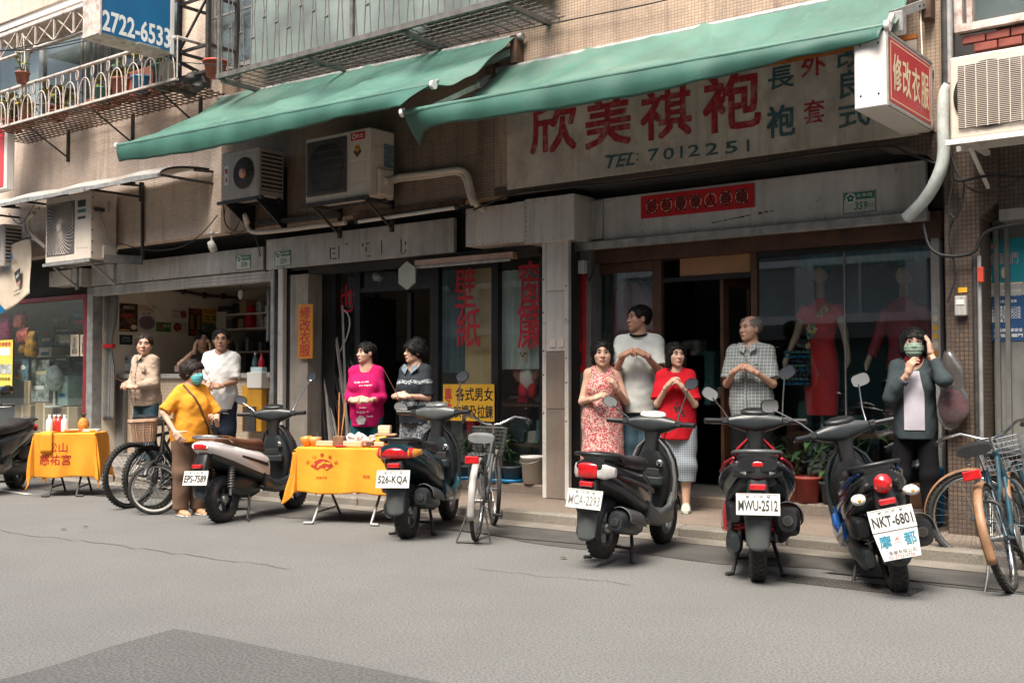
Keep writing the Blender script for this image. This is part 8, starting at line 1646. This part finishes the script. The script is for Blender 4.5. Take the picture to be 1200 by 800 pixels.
 nd = o.get('neck',(0,.01));v.cap((0,-lean*.7-.01*h-nd[0]*h,(.852-nd[1])*h),(0,-lean-.01*h-nd[0]*h*.6,.93*h),(.036+nd[0]*.4)*h,(.052+nd[0]*.6)*h,k=.012*h,sub=True)
 wr = o.get('wrinkle',.0045)*.55;v.noise(wr,34,seed,(1,.5,.35));v.noise(wr*.7,60,seed+1,(.6,.4,1));v.noise(wr*.8,20,seed+2,(.3,.3,1));v.cut((0,0,(hem if not o.get('dress') else .22)*h),(0,.06*math.sin(seed),-1))
 top_me = vmesh('top',[v.surf()]);bvh = BVHTree.FromPolygons([q.co.copy() for q in top_me.vertices],[tuple(f.vertices) for f in top_me.polygons]);P(o.get('top_name','shirt'),top_me,o['top'])
 # ---- trousers or skirt
 if not o.get('dress'):
  g2 = o.get('tloose',.014);le = o.get('trouser',.97);v = Vol((-.24*h,-.24*h,.0),(.24*h,.22*h,.62*h),.0095);v.ell((0,.008*h,.525*h),(.084*h*fat+g2*.5,.064*h*fat+g2*.5,.08*h),k=.04*h)
  for sx in (1,-1):
   hp,kn,an = lg[sx];v.cap(hp,kn,.056*h*fat+g2*.6,.042*h+g2,k=.03*h)
   e = kn+(an-kn)*le+np.array((0,0,-.012*h if le > .9 else 0));v.cap(kn,e,.042*h+g2,.033*h+g2,k=.02*h,flat=True)
  v.noise(.005,22,seed+5);v.cut((0,0,.59*h),(0,0,1));P('trousers',vmesh('trousers',[v.surf()]),o['legs'])
 for sx in (1,-1):
  an = lg[sx][2];y0,x0 = an[1],an[0];zf = .0;sm = o.get('shoe',M['dark']);L_ = .078*h
  MB().sections([(y0+.035*h,x0,.02*h,.014*h,.018*h,.019*h),(y0+.022*h,x0,.022*h,.024*h,.030*h,.021*h),(y0-.02*h,x0,.022*h,.025*h,.030*h,.021*h),(y0-.07*h,x0,.018*h,.029*h,.016*h,.017*h),(y0-.105*h,x0,.015*h,.024*h,.010*h,.014*h),(y0-.118*h,x0,.012*h,.012*h,.005*h,.010*h)],16,2.6).build('shoe',sm,t,False)
  MB().sections([(y0+.038*h,x0,.006*h,.016*h,.006*h,.006*h),(y0,x0,.006*h,.027*h,.006*h,.006*h),(y0-.08*h,x0,.006*h,.031*h,.006*h,.006*h),(y0-.122*h,x0,.006*h,.014*h,.006*h,.006*h)],16,3).build('sole',o.get('sole',M['white']),t,False)
 def loc(p): p = np.array(p,float)*np.array((h,h,h));return Matrix.Translation((X,Y,z0)) @ Matrix.Rotation(R(th),4,'Z') @ Vector(p)
 return t,h,bvh,loc,W_,H,P
def print_on(t,bvh,h,s,x,z,w,hh,m,bold=.02,roll=0.0):
 lettering(s,basis((x*h,-.30*h,z*h),(1,0,roll),(0,0,1),(0,-1,0)),m,t,w=w,h=hh,world=False,onto=bvh,name='print',bold=bold)
def strap(t,bv,h,a,b,m,w=.012):
 pts = []
 for i in range(15):
  f = i/14;x,z = (a[0]+(b[0]-a[0])*f)*h,(a[1]+(b[1]-a[1])*f)*h;hit = bv.ray_cast(Vector((x,-.5*h,z)),Vector((0,1,0)),1.0)
  if hit[0] is not None: pts.append(hit[0]+Vector((0,-.006,0)))
 if len(pts) > 2: MB().tube(pts,w,5).build('bag_strap',m,t,False)
def incense(label,p,d,L_=.30,m=None): p = Vector(p);d = Vector(d).normalized();tag(MB().tube([p-d*L_*.18,p+d*L_*.82],.0035,5).build('incense_stick',m or mat('incense',(0.16,0.05,0.035),.8,var=.1)),label,'incense')
CL = {1: ((.035,-.155,.69),(-.55,-.35,.75),(-.8,.1,-.5),None),-1: ((-.035,-.155,.69),(.55,-.35,.75),(.8,.1,-.5),None)}
def arms(z,y=-.155,x=.04,up=.7,shift=0.0): return {1: ((x+shift,y,z),(-.65,-.35,up),(-.7,.3,-.5),None),-1: ((-x+shift,y,z),(.65,-.35,up),(.7,.3,-.5),None)}
jeans,navy_t,blk_t = cloth('blue_jeans',(0.055,0.10,0.13)),cloth('dark_navy_cloth',(0.014,0.020,0.032)),cloth('black_cloth',(0.006,0.006,0.007))
# man in tan
t,h,bv,loc,W_,H,P = person('man in a tan button shirt and jeans holding incense behind the bicycles',172,392,8.9,.17,-48,-8,dict(fem=False,fat=1.08,hair=('short','dark'),hs=1.17,arm=arms(.60,-.17,.06,.15),skin=SKIN[1],top=cloth('tan_shirt',(0.42,0.32,0.245)),sleeve=1.85,sl_r=1.12,loose=.028,hem=.46,legs=jeans,neck=(.006,.004),wrinkle=.007,shoe=M['iron'],jaw=1.08,curl={1:.7,-1:.7},pitch=-3))
MB().prism([(-.035,.06),(.035,.06),(0,-.10)],.006,basis((0,-.075*h,.80*h),(1,0,0),(0,0,1),(0,-1,.35))).build('inner_shirt',mat('dark_teal_inner',(0.02,0.06,0.065),.8,var=.1),t,False)
for sx in (-1,1): MB().prism([(0,0),(.060*sx,.030),(.062*sx,-.020),(.018*sx,-.062)],.006,basis((sx*.010,-.082*h,.832*h),(1,0,0),(0,0,1),(0,-1,.45))).build('collar',MATS['tan_shirt'],t,False)
strap(t,bv,h,(.002,.79),(.002,.47),mat('tan_seam',(0.33,0.24,0.18),.9,var=.1),.003)
MB().grid(lambda u,v: ((.028+.055*u)*h,-.088*h-.004*math.sin(u*3.1)*h,(.765-.06*v)*h),4,3,True,.004).build('pocket',MATS['tan_shirt'],t,False)
for z in (.76,.70,.64,.58,.52): strap(t,bv,h,(.002,z),(.003,z-.004),M['wood'],.008)
q = loc((0,-.22,.64));incense('thin incense stick in the hands of the man in tan',q,(-1.0,-.7,.55),.32)
# cook behind the counter
person('woman with dark hair behind the food counter resting her cheeks on both hands',238,388,10.45,ZS,0,0,dict(hair=('bob','black'),arm={1: ((.065,-.14,.84),(-.15,.05,1),(-.9,.3,0),(1,0,-1)),-1: ((-.065,-.14,.84),(.15,.05,1),(.9,.3,0),(-1,0,-1))},curl={1:.25,-1:.25},skin=SKIN[1],top=cloth('dark_grey_top',(0.05,0.045,0.045)),sleeve=.7,legs=blk_t))
# man in white T-shirt with glasses
t,h,bv,loc,W_,H,P = person('man in a white T-shirt with glasses holding a long incense stick',260,386,8.95,.17,-12,-6,dict(fem=False,fat=1.05,hair=('short','black'),hs=1.08,arm=arms(.60,-.17,.055,.0,-.03),skin=SKIN[2],top=cloth('white_tshirt',(0.70,0.70,0.68)),sleeve=.85,sl_r=1.18,loose=.03,hem=.44,legs=navy_t,glasses=M['iron'],curl={1:.8,-1:.8},wrinkle=.007))
q = loc((-.02,-.225,.62));incense('long incense stick held by the man in the white T-shirt',q,(-.62,-.1,.95),.40)
# woman in orange
t,h,bv,loc,W_,H,P = person('woman in an orange T-shirt with turquoise face mask, shoulder bag strap and brown trousers',224,423,6.72,0,28,50,dict(fat=1.16,hair=('curly','dark'),hs=1.08,arm={1: ((.085,-.19,.60),(-.35,-.3,.55),(-.7,.3,-.4),(.9,.5,-.6)),-1: ((-.16,-.10,.545),(.25,-.6,-.75),(.8,.2,-.2),(-1,.5,-.3))},curl={1:.75,-1:.35},skin=SKIN[0],top=cloth('orange_tshirt',(0.75,0.31,0.035)),sleeve=.95,sl_r=1.15,loose=.026,hem=.47,legs=cloth('brown_trousers',(0.155,0.095,0.065)),tloose=.024,mask=mat('mask_turquoise',(0.13,0.50,0.50),.8,var=.05),shoe=cloth('tan_shoes',(0.45,0.26,0.15)),wrinkle=.006,neck=(.0,.0),feet=.06))
strap(t,bv,h,(-.07,.845),(.105,.50),M['wood']);MB().sections([(.46*h,.135*h,.02*h,.03,.07,.07),(.52*h,.13*h,.02*h,.04,.09,.09),(.56*h,.125*h,.02*h,.025,.07,.07)],14,3,axis='z').build('shoulder_bag',mat('bag_mustard',(0.42,0.24,0.06),.7,var=.2),t,False)
# woman in pink
t,h,bv,loc,W_,H,P = person('woman in a magenta top with white writing looking left, hair tied back',430,401,8.7,ZP,-14,-58,dict(fat=1.06,hair=('tied','black'),arm=arms(.615,-.165,.055,.05),skin=SKIN[0],top=cloth('magenta_top',(0.50,0.012,0.115)),sleeve=1.55,sl_r=1.05,loose=.018,hem=.44,legs=cloth('teal_trousers',(0.012,0.075,0.09)),shoe=cloth('pink_shoes',(0.50,0.10,0.13)),neck=(.012,.018),curl={1:.8,-1:.8}))
for s,x,z,w,hh in (('Smile on me',-.01,.735,.16,.022),("I'm happy",.02,.712,.14,.024),('today',.0,.565,.08,.022),('Enjoy it',.0,.535,.13,.024),('love',.045,.51,.06,.022)): print_on(t,bv,h,s,x,z,w,hh,M['white_print'],.012,.08)
MB().prism([(-.055,.0),(-.01,.055),(.06,.02),(.035,-.045),(-.03,-.05)],.01,basis((-.005*h,-.128*h,.485*h),(1,0,0),(0,0,1),(0,-1,0))).build('waist_mask',mat('grey_print_patch',(0.30,0.29,0.29),.8,var=.3,scale=40),t,False)
# woman in navy
t,h,bv,loc,W_,H,P = person('woman in a dark navy patterned blouse with glasses holding incense, facing left',488,399,8.85,ZP,-36,-66,dict(fat=1.04,hair=('curly','black'),hs=1.03,arm=arms(.64,-.165,.05,.1),skin=SKIN[0],top=patt('navy_blouse',(0.014,0.020,0.028),'bands',(0.40,0.44,0.46),None,1.35),sleeve=.95,sl_r=1.2,loose=.03,hem=.46,legs=patt('grey_skirt',(0.18,0.20,0.21),'dots',(0.05,0.06,0.08),(0.35,0.36,0.36),30),tloose=.03,glasses=M['iron'],neck=(.016,.02),curl={1:.8,-1:.8},shoe=M['iron']))
for sx in (-1,1): MB().prism([(0,0),(.07*sx,.04),(.085*sx,-.02),(.02*sx,-.085)],.008,basis((sx*.018,-.070*h,.825*h),(1,0,0),(0,0,1),(0,-1,.5))).build('collar',mat('collar_blue_grey',(0.17,0.23,0.27),.85,var=.4,scale=60),t,False)
q = loc((0,-.22,.665));incense('dark red incense stick held by the woman in navy',q,(-.42,-.3,.95),.34)
# woman in floral dress
t,h,bv,loc,W_,H,P = person('woman in a sleeveless pink floral dress with clasped hands beside the steel pillar',706,399,9.05,ZP,2,0,dict(fat=1.08,hs=1.12,hair=('bob','black'),arm={1: ((.075,-.155,.715),(-.45,-.3,.75),(-.8,.2,-.4),(.45,.3,-1)),-1: ((-.055,-.165,.655),(.75,-.3,.35),(.3,.5,-.8),(-.45,.3,-1))},skin=SKIN[0],top=patt('floral_dress',(0.62,0.42,0.37),'dots',(0.46,0.05,0.06),(0.20,0.035,0.03),52),dress=True,top_name='dress',sleeve=0,loose=.014,hem=.3,legs=None,neck=(.008,.02),curl={1:.55,-1:.6},shoe=M['iron'],jaw=1.04))
# man in white with dark collar
t,h,bv,loc,W_,H,P = person('man in a white T-shirt with dark neckband looking left, hands joined at his chest',749,358,9.35,ZS,-8,-64,dict(fem=False,fat=.92,hair=('short','black'),arm={1: ((.055,-.175,.735),(-.7,-.2,.35),(-.5,.3,-.6),(.4,.2,-1)),-1: ((-.055,-.175,.735),(.7,-.2,.35),(.5,.3,-.6),(-.4,.2,-1))},skin=SKIN[2],top=cloth('white_green_tshirt',(0.58,0.61,0.58)),sleeve=.8,sl_r=1.2,loose=.03,hem=.44,legs=jeans,neck=(.0,.0),curl={1:.75,-1:.75},shoe=M['dark']))
MB().lathe([(.043*h,-.006*h),(.050*h,0),(.045*h,.008*h)],24,Matrix.Translation((0,-.022*h,.848*h)) @ Matrix.Rotation(.30,4,'X')).build('neckband',blk_t,t,False)
e = W_[1];MB().lathe([(.021*h,-.010*h),(.0225*h,0),(.021*h,.010*h)],14,Matrix.Translation([float(q) for q in (e*.9+np.array((.1*h,-.06*h,.68*h))*.1)])).build('wrist_watch',M['dark'],t,False)
print_on(t,bv,h,'▬',0,.60,.26,.18,mat('shirt_grey_panel',(0.30,0.36,0.36),.85,var=.1))
# woman in red
t,h,bv,loc,W_,H,P = person('woman in a red T-shirt and grey plaid cropped trousers with hands joined',792,402,9.2,ZP,-2,22,dict(fat=1.10,hair=('long','black'),arm={1: ((.045,-.155,.735),(-.55,-.25,.6),(-.7,.25,-.5),(.35,.2,-1)),-1: ((-.045,-.155,.745),(.55,-.25,.6),(.7,.25,-.5),(-.35,.2,-1))},skin=SKIN[0],top=cloth('red_tshirt',(0.50,0.012,0.022)),sleeve=.85,sl_r=1.15,loose=.024,hem=.43,legs=patt('plaid_trousers',(0.20,0.25,0.29),'plaid',(0.06,0.08,0.11),(0.42,0.45,0.46),30),tloose=.03,trouser=.42,shoe=mat('pale_green_slipper',(0.42,0.45,0.36),.7,var=.1),sole=mat('pale_green_slipper',(0.42,0.45,0.36),.7,var=.1),curl={1:.6,-1:.6}))
pr = MB()
for k in range(26):
 a = rnd.uniform(0,6.28);rr = rnd.uniform(0,1)**.6;x,z = .02*h+.06*math.cos(a)*rr,.60*h+.075*math.sin(a)*rr;hit = bv.ray_cast(Vector((x,-.5*h,z)),Vector((0,1,0)),1)
 if hit[0] is not None: n_ = hit[1];n_ = n_ if n_.y < 0 else -n_;pr.ell(hit[0]+n_*.001,(rnd.uniform(.006,.02),rnd.uniform(.004,.016),.002),7,4,n_.to_track_quat('Z','Y').to_matrix())
pr.build('shirt_print',mat('dark_print',(0.05,0.02,0.025),.85,var=.4),t,False,kind='stuff')
# old man in plaid
t,h,bv,loc,W_,H,P = person('elderly man with thin grey hair in a grey checked short-sleeved shirt, smiling to the left',880,370,9.45,ZS,-14,-48,dict(fem=False,fat=1.1,hair=('balding','grey'),arm={1: ((.055,-.165,.70),(-.7,-.2,.45),(-.5,.3,-.6),(.4,.3,-1)),-1: ((-.05,-.165,.70),(.7,-.2,.45),(.5,.3,-.6),(-.4,.3,-1))},skin=SKIN[1],top=patt('checked_shirt',(0.22,0.25,0.25),'plaid',(0.07,0.09,0.10),(0.44,0.46,0.44),20),sleeve=.85,sl_r=1.2,loose=.03,hem=.45,legs=blk_t,neck=(.004,.004),curl={1:.8,-1:.8},jaw=1.06))
for sx in (-1,1): MB().prism([(0,0),(.075*sx,.035),(.07*sx,-.03),(.015*sx,-.075)],.008,basis((sx*.010,-.080*h,.835*h),(1,0,0),(0,0,1),(0,-1,.45))).build('collar',MATS['checked_shirt'],t,False)
MB().box(-.006,.006,-.125*h,-.118*h,.50*h,.80*h).build('placket',MATS['checked_shirt'],t,False);MB().ell((.055*h,-.118*h,.735*h),(.022,.006,.006),8,5).build('pen',M['dark'],t,False)
# woman in blazer with mask
t,h,bv,loc,W_,H,P = person('woman in a dark grey blazer and green face mask holding one hand to her ear',1071,384,9.15,ZP,-6,2,dict(fat=.93,hair=('fringe','black'),hs=1.05,arm={1: ((.085,-.085,.865),(-.12,.10,1),(-.95,.15,.1),(.45,-.35,-1)),-1: ((-.015,-.145,.775),(.35,-.15,1),(.5,.5,-.2),(-.4,-.2,-1))},skin=SKIN[0],top=cloth('charcoal_blazer',(0.045,0.058,0.064)),top_name='blazer',sleeve=1.75,sl_r=1.05,loose=.024,hem=.455,legs=blk_t,tloose=.004,glasses=mat('pink_glasses',(0.40,0.20,0.18),.4,var=0),mask=mat('mask_sage',(0.22,0.32,0.25),.8,var=.05),shoe=mat('pale_sneaker',(0.45,0.43,0.42),.6,var=.4,scale=20),neck=(.012,.03),curl={1:.2,-1:.5},feet=.066))
zz = MB()
iv = []
for j in range(13):
 z = (.50+.31*j/12)*h;wd = .047*h*(1 if j < 8 else 1-.13*(j-7));row = []
 for i in range(7):
  x = (i/6-.5)*2*wd+.006*h;hit = bv.ray_cast(Vector((x,-.5*h,z)),Vector((0,1,0)),1);row.append((x,(hit[0].y if hit[0] is not None else -.07*h)-.006,z))
 iv += row
zz.add(iv,[(j*7+i,j*7+i+1,(j+1)*7+i+1,(j+1)*7+i) for j in range(12) for i in range(6)],True);zz.build('inner_blouse',cloth('lavender_blouse',(0.48,0.45,0.50)),t,False)
MB().lathe([(.034*h,-.025*h),(.044*h,-.01*h),(.042*h,.02*h),(.035*h,.03*h)],20,Matrix.Translation((0,-.022*h,.842*h))).build('neck_scarf',cloth('red_scarf',(0.25,0.015,0.03)),t,False)
MB().lathe([(.019*h,-.004*h),(.021*h,0),(.019*h,.004*h)],14,Matrix.Translation([float(q) for q in (W_[1]-np.array((0,0,.012*h)))])).build('bracelet',mat('gold',(0.45,0.28,0.08),.3,.8),t,False)
# ================================================================ tables under yellow cloths, with offerings
ycl = mat('yellow_tablecloth',(0.82,0.30,0.014),.75,var=.06,scale=3,bump=.12,bscale=120)
def cloth_table(label,cx,cy,yaw,w,d,zt,drop,seed,clabel,prints,legs_m,corner=.5):
 t = thing('folding_table',label,'table',(cx,cy,0),yaw)
 MB().box(-w/2+.02,w/2-.02,-d/2+.02,d/2-.02,zt-.03,zt-.008,.005).build('table_top',M['wood_lt'],t,False)
 for sx in (-1,1):
  for a in (-1,1): x = sx*(w/2-.18);MB().tube([(x+a*.10*0,a*(d/2-.03),zt-.04),(x,0,zt*.5),(x+sx*.0,-a*(d/2+.06),.014)],.013,8).build('leg',legs_m,t,False)
  MB().tube([(sx*(w/2-.18),-(d/2+.06),.014),(sx*(w/2-.10),-(d/2+.075),.014)],.014,8).build('foot',legs_m,t,False);MB().tube([(sx*(w/2-.18),-(d/2-.02),.10),(sx*(w/2-.18),(d/2-.02),.10)],.010,6).build('stretcher',legs_m,t,False)
 MB().tube([(-(w/2-.18),0,zt*.5),((w/2-.18),0,zt*.5)],.010,6).build('stretcher',legs_m,t,False)
 c = thing('tablecloth',clabel,'tablecloth',(cx,cy,0),yaw,'yellow tablecloths')
 def fn(u,v):
  x,y = (u-.5)*(w+2*drop),(v-.5)*(d+2*drop);dx,dy = max(0,abs(x)-w/2),max(0,abs(y)-d/2);sx,sy = math.copysign(1,x),math.copysign(1,y)
  px,py = max(-w/2,min(w/2,x)),max(-d/2,min(d/2,y));L_ = math.hypot(dx,dy);
  if L_ < 1e-6: return (x,y,zt+.004*math.sin(x*9+seed)*math.sin(y*8))
  an = math.atan2(dy,dx);along = y if dx > dy else x;cor = min(dx,dy)/max(dx,dy,1e-6)
  out = .012+.05*L_/drop*(.35+.65*math.sin(along*17+seed+1.3*math.sin(along*5)))*.55+.16*cor*L_
  out += .03*cor*math.sin(an*10+seed)
  drp = L_*(1-.12*cor);r_ = .02
  return (px+sx*math.cos(an)*out,py+sy*math.sin(an)*out,zt-min(drp,zt-.05)*(1-.02*math.sin(along*11)))
 f0 = fn
 def fn(u,v):
  p = Vector(f0(u,v));x,y = (u-.5)*(w+2*drop),(v-.5)*(d+2*drop);q = .006*(abs((x*2.1+seed) % 1-.5)-.25)+.006*(abs((y*2.1+.4*seed) % 1-.5)-.25)+.0007*math.sin(x*37+y*23+seed)*math.sin(y*41-x*13);return p+Vector((0,-q if p.z < zt-.02 else 0,q))
 me = MB().grid(fn,120,104,True,.003).mesh('cloth');bv = BVHTree.FromPolygons([q.co.copy() for q in me.vertices],[tuple(f.vertices) for f in me.polygons]);link('cloth',me,ycl,c,False)
 return t,c,bv
q1,q2 = gd(346,611),gd(405,618);m_ = (q1+q2)/2
W2,D2,Z2 = .92,.60,.70
yaw2 = R(26);c2 = Vector((-7.62,7.42,0))
t2,cl2,bv2 = cloth_table('folding table on crossed steel legs beside the white scooter',c2.x,c2.y,yaw2,W2,D2,Z2,.42,1.0,'yellow cloth with a red fan emblem hanging over the table by the white scooter',None,M['galv'])
redc = mat('cloth_red_print',(0.42,0.03,0.012),.75,var=.2,scale=30)
def cprint(c,bv,s,x,z,w,h,D,roll=0.0,bold=.02): 
 M_ = basis((x,-D/2-.25,z),(math.cos(roll),0,math.sin(roll)),(-math.sin(roll),0,math.cos(roll)),(0,-1,0));lettering(s,M_,redc,c,w=w,h=h,world=False,onto=bv,name='print',bold=bold)
def cfan(c,bv,cx,cz,r0,r1,a0,a1,D):
 def fn(u,v):
  a = R(a0+(a1-a0)*u);r = r0+(r1-r0)*v;x,z = cx+r*math.cos(a),cz+r*math.sin(a);hit = bv.ray_cast(Vector((x,-1.5,z)),Vector((0,1,0)),3);return (x,(hit[0].y if hit[0] is not None else -D/2)-.003,z)
 MB().grid(fn,20,5).build('fan_emblem',redc,c,False)
cfan(cl2,bv2,-.21,.47,.045,.125,28,152,D2)
for k,ch in enumerate('松山慈祐宮'): a = R(146-28*k);cprint(cl2,bv2,ch,-.21+.165*math.cos(a),.475+.165*math.sin(a)*.95,.036,.036,D2,roll=a-math.pi/2)
for k in range(9): a = R(40+100*((k*.37) % 1));rr = .06+.055*((k*.61) % 1);x,z = -.21+rr*math.cos(a),.47+rr*math.sin(a);hit = bv2.ray_cast(Vector((x,-1.5,z)),Vector((0,1,0)),3);hit[0] is not None and MB().ell(hit[0]+Vector((0,-.004,0)),(.016,.003,.010),8,5,Matrix.Rotation(k,3,'Y')).build('emblem_flower',ycl,cl2,False)
cprint(cl2,bv2,'合境平安',-.21,.425,.10,.022,D2);cprint(cl2,bv2,'祐宮',.22,.44,.07,.03,D2)
def on2(x,y,z=0): v = Matrix.Rotation(yaw2,3,'Z') @ Vector((x,y,0));return Vector((c2.x+v.x,c2.y+v.y,Z2+.008+z))
def block(name,label,cat,x,y,w,d,h,m,yaw=0,z=0,extra=None):
 p = on2(x,y,z);t = thing(name,label,cat,p,yaw2+yaw);MB().box(-w/2,w/2,-d/2,d/2,0,h,.006).build('body',m,t,False)
 if extra: MB().box(-w/2-.001,w/2+.001,-d/2-.001,d/2+.001,h*.55,h*.8).build('band',extra,t,False)
 return t
peach = mat('peach_paper',(0.72,0.43,0.25),.7,var=.08);
for k,(x,lb,m_) in enumerate(((-.40,'orange bamboo divination block at the left end of the table',mat('orange_lacquer',(0.68,0.24,0.04),.35,var=.1)),(-.32,'cream rimmed bamboo divination cup right of the orange block',mat('amber_bamboo',(0.60,0.30,0.10),.4,var=.15)))):
 p = on2(x,-.20);t = thing('divination_cup',lb,'cup',p);MB().lathe([(.001,0),(.035,0),(.055,.05),(.058,.085),(.050,.085),(.045,.05),(.02,.01),(.001,.01)],20,Matrix.Translation((0,0,0)) @ Matrix.Rotation(-.25+.2*k,4,'Y')).build('cup_body',m_,t,False)
block('offering_box','pale peach paper box at the front left of the offerings','box',-.22,-.22,.17,.05,.05,peach);block('offering_box','peach envelope box standing in the middle front of the table','box',.06,-.23,.18,.06,.05,peach,extra=None)
block('red_packet','flat red packet lying behind the peach boxes','packet',-.20,-.08,.22,.12,.02,M['red_paper']);block('red_packet','red packet under the incense pot','packet',-.05,-.24,.12,.08,.012,M['red_paper'],.4)
p = on2(-.09,-.19);t = thing('incense_pot','small square wooden incense pot holding tall orange sticks','incense pot',p,yaw2);MB().box(-.055,.055,-.045,.045,0,.095,.008).build('pot',mat('brown_wood_block',(0.20,0.10,0.055),.7,var=.25,scale=14),t,False)
for dx,dy,l in ((-.01,0,.42),(.015,.01,.36),(.02,-.01,.30)): MB().tube([(dx,dy,.08),(dx*2.2+.02,dy,.08+l)],.006 if dx < 0 else .004,6).build('stick',mat('orange_stick',(0.55,0.22,0.06),.7,var=.1),t,False)
p = on2(.06,-.02);v = Vol((-.2,-.14,-.02),(.2,.14,.2),.009)
for k in range(11): v.ell((rnd.uniform(-.13,.13),rnd.uniform(-.06,.06),rnd.uniform(.02,.08)),(rnd.uniform(.03,.06),.04,rnd.uniform(.025,.05)),k=.012)
v.noise(.008,70,9);t = thing('plastic_wrapped_sweets','crumpled clear plastic bags of white sweets in the middle of the table','sweets',p,yaw2);link('wrap',vmesh('wrap',[v.surf(0)]),mat('white_wrap',(0.66,0.64,0.62),.22,var=.25,scale=20,coat=.5),t,False)
for k,(x,y,w,d,h,m_,z,lb,ex) in enumerate(((.30,-.17,.10,.08,.045,peach,0,'cream paper box at the right front of the stack',None),(.40,-.16,.09,.08,.06,mat('orange_label_box',(0.60,0.24,0.07),.6,var=.3,scale=30),0,'orange labelled box at the right of the stack',M['cream_print']),(.31,-.13,.11,.09,.05,M['sign_yellow'],.046,'yellow box in the second layer of the stack',peach),(.34,-.12,.20,.10,.02,M['card'],.097,'flat brown box near the top of the stack',None),(.33,-.12,.11,.08,.075,mat('cream_cake_box',(0.74,0.52,0.32),.6,var=.06),.118,'cream cake box on top of the stack',M['cream_print']),(.17,-.12,.12,.08,.06,mat('pink_snack',(0.52,0.28,0.22),.5,var=.4,scale=30),0,'pink snack packet beside the sweets',None),(.22,-.2,.07,.05,.045,M['wood'],0,'small dark red box beside the cream box',None),(.20,.0,.12,.07,.09,mat('tan_snack',(0.56,0.38,0.22),.5,var=.4,scale=30),0,'tan snack bag behind the pink packet',None))): block('offering_box',lb,'box',x,y,w,d,h,m_,rnd.uniform(-.15,.15),z,ex)
p = on2(.36,-.24);MB().box(-.12,.12,-.03,.03,0,.012,.004,Matrix.Translation(p) @ Matrix.Rotation(yaw2,4,'Z')).top('incense_bundle',mat('red_brown_bundle',(0.35,0.10,0.04),.8,var=.2),'flat red brown bundle along the right front edge of the table','incense')
# table by the leftmost window
yaw1 = R(44);c1 = Vector((-12.02,7.12,0));W1,D1,Z1 = .66,.52,.72
t1,cl1,bv1 = cloth_table('folding table on dark crossed legs in front of the leftmost window',c1.x,c1.y,yaw1,W1,D1,Z1,.50,3.3,'orange yellow cloth with red characters over the table by the leftmost window',None,M['iron'])
for s,x,z,w,h in (('松山',-.08,.56,.22,.11),('慈祐宮',-.10,.42,.34,.12)): cprint(cl1,bv1,s,x,z,w,h,D1,0,.03)
def on1(x,y): v = Matrix.Rotation(yaw1,3,'Z') @ Vector((x,y,0));return Vector((c1.x+v.x,c1.y+v.y,Z1+.008))
MB().grid(lambda u,v: (on1(-.30+.12*u,0)+Vector((0,0,0))) if False else Matrix.Translation(on1(-.26+.13*u,-D1/2-.035+.18*(1-min(1,v*2)))) @ Vector((0,0,.006-.24*max(0,v-.5)*2)),6,10,True,.003).top('folded_cloth',ycl,'folded yellow cloth strip draped over the front edge of the left table','cloth')
for k,(x,m_,lb,cp) in enumerate(((-.22,M['white'],'white capped bottle at the left of the offerings','w'),(-.13,mat('red_drink',(0.55,0.03,0.03),.3,var=.1),'bottle of red drink on the left table','w'),(-.05,M['white'],'white bottle right of the red drink','w'),(-.18,mat('amber_drink',(0.40,0.14,0.05),.3,var=.1),'small amber bottle behind the red drink','w'))): bottle(on1(x,-.10+.05*(k%2)),.04 if k != 1 else .055,.20,m_,lb,M['white'])
p = on1(.06,-.08);MB().lathe([(.001,0),(.09,0),(.13,.03),(.12,.03),(.08,.008),(.001,.008)],22,Matrix.Translation(p)).top('offering_plate',peach,'peach plate between the bottles and the fruit','plate')
p = on1(.12,.05);t = thing('pineapple','pineapple with a leafy top standing on the left table','fruit',p);MB().ell(p+Vector((0,0,.08)),(.065,.065,.085),16,10).build('fruit',mat('pineapple_skin',(0.52,0.24,0.04),.7,var=.4,scale=50,bump=.6,bscale=60),t)
for k in range(12): b = MB();leaf_mb(b,p+Vector((0,0,.15)),(math.cos(k*2.4)*.5,math.sin(k*2.4)*.5,1),.10,.012,.3);b.build('leaf',M['leaf'],t)
for k in range(6): p = on1(.14+.03*k,-.12+.02*(k%3));MB().box(-.05,.05,-.03,.03,0,.022+.006*(k%3),.006,Matrix.Translation(p) @ Matrix.Rotation(yaw1+.5*k,4,'Z')).top('snack_packet',[M['white'],M['red_paper'],peach,pale_card,M['sign_yellow'],M['white']][k],('white','red','peach','grey printed','yellow','small white')[k]+' snack packet at the right end of the left table','snack')
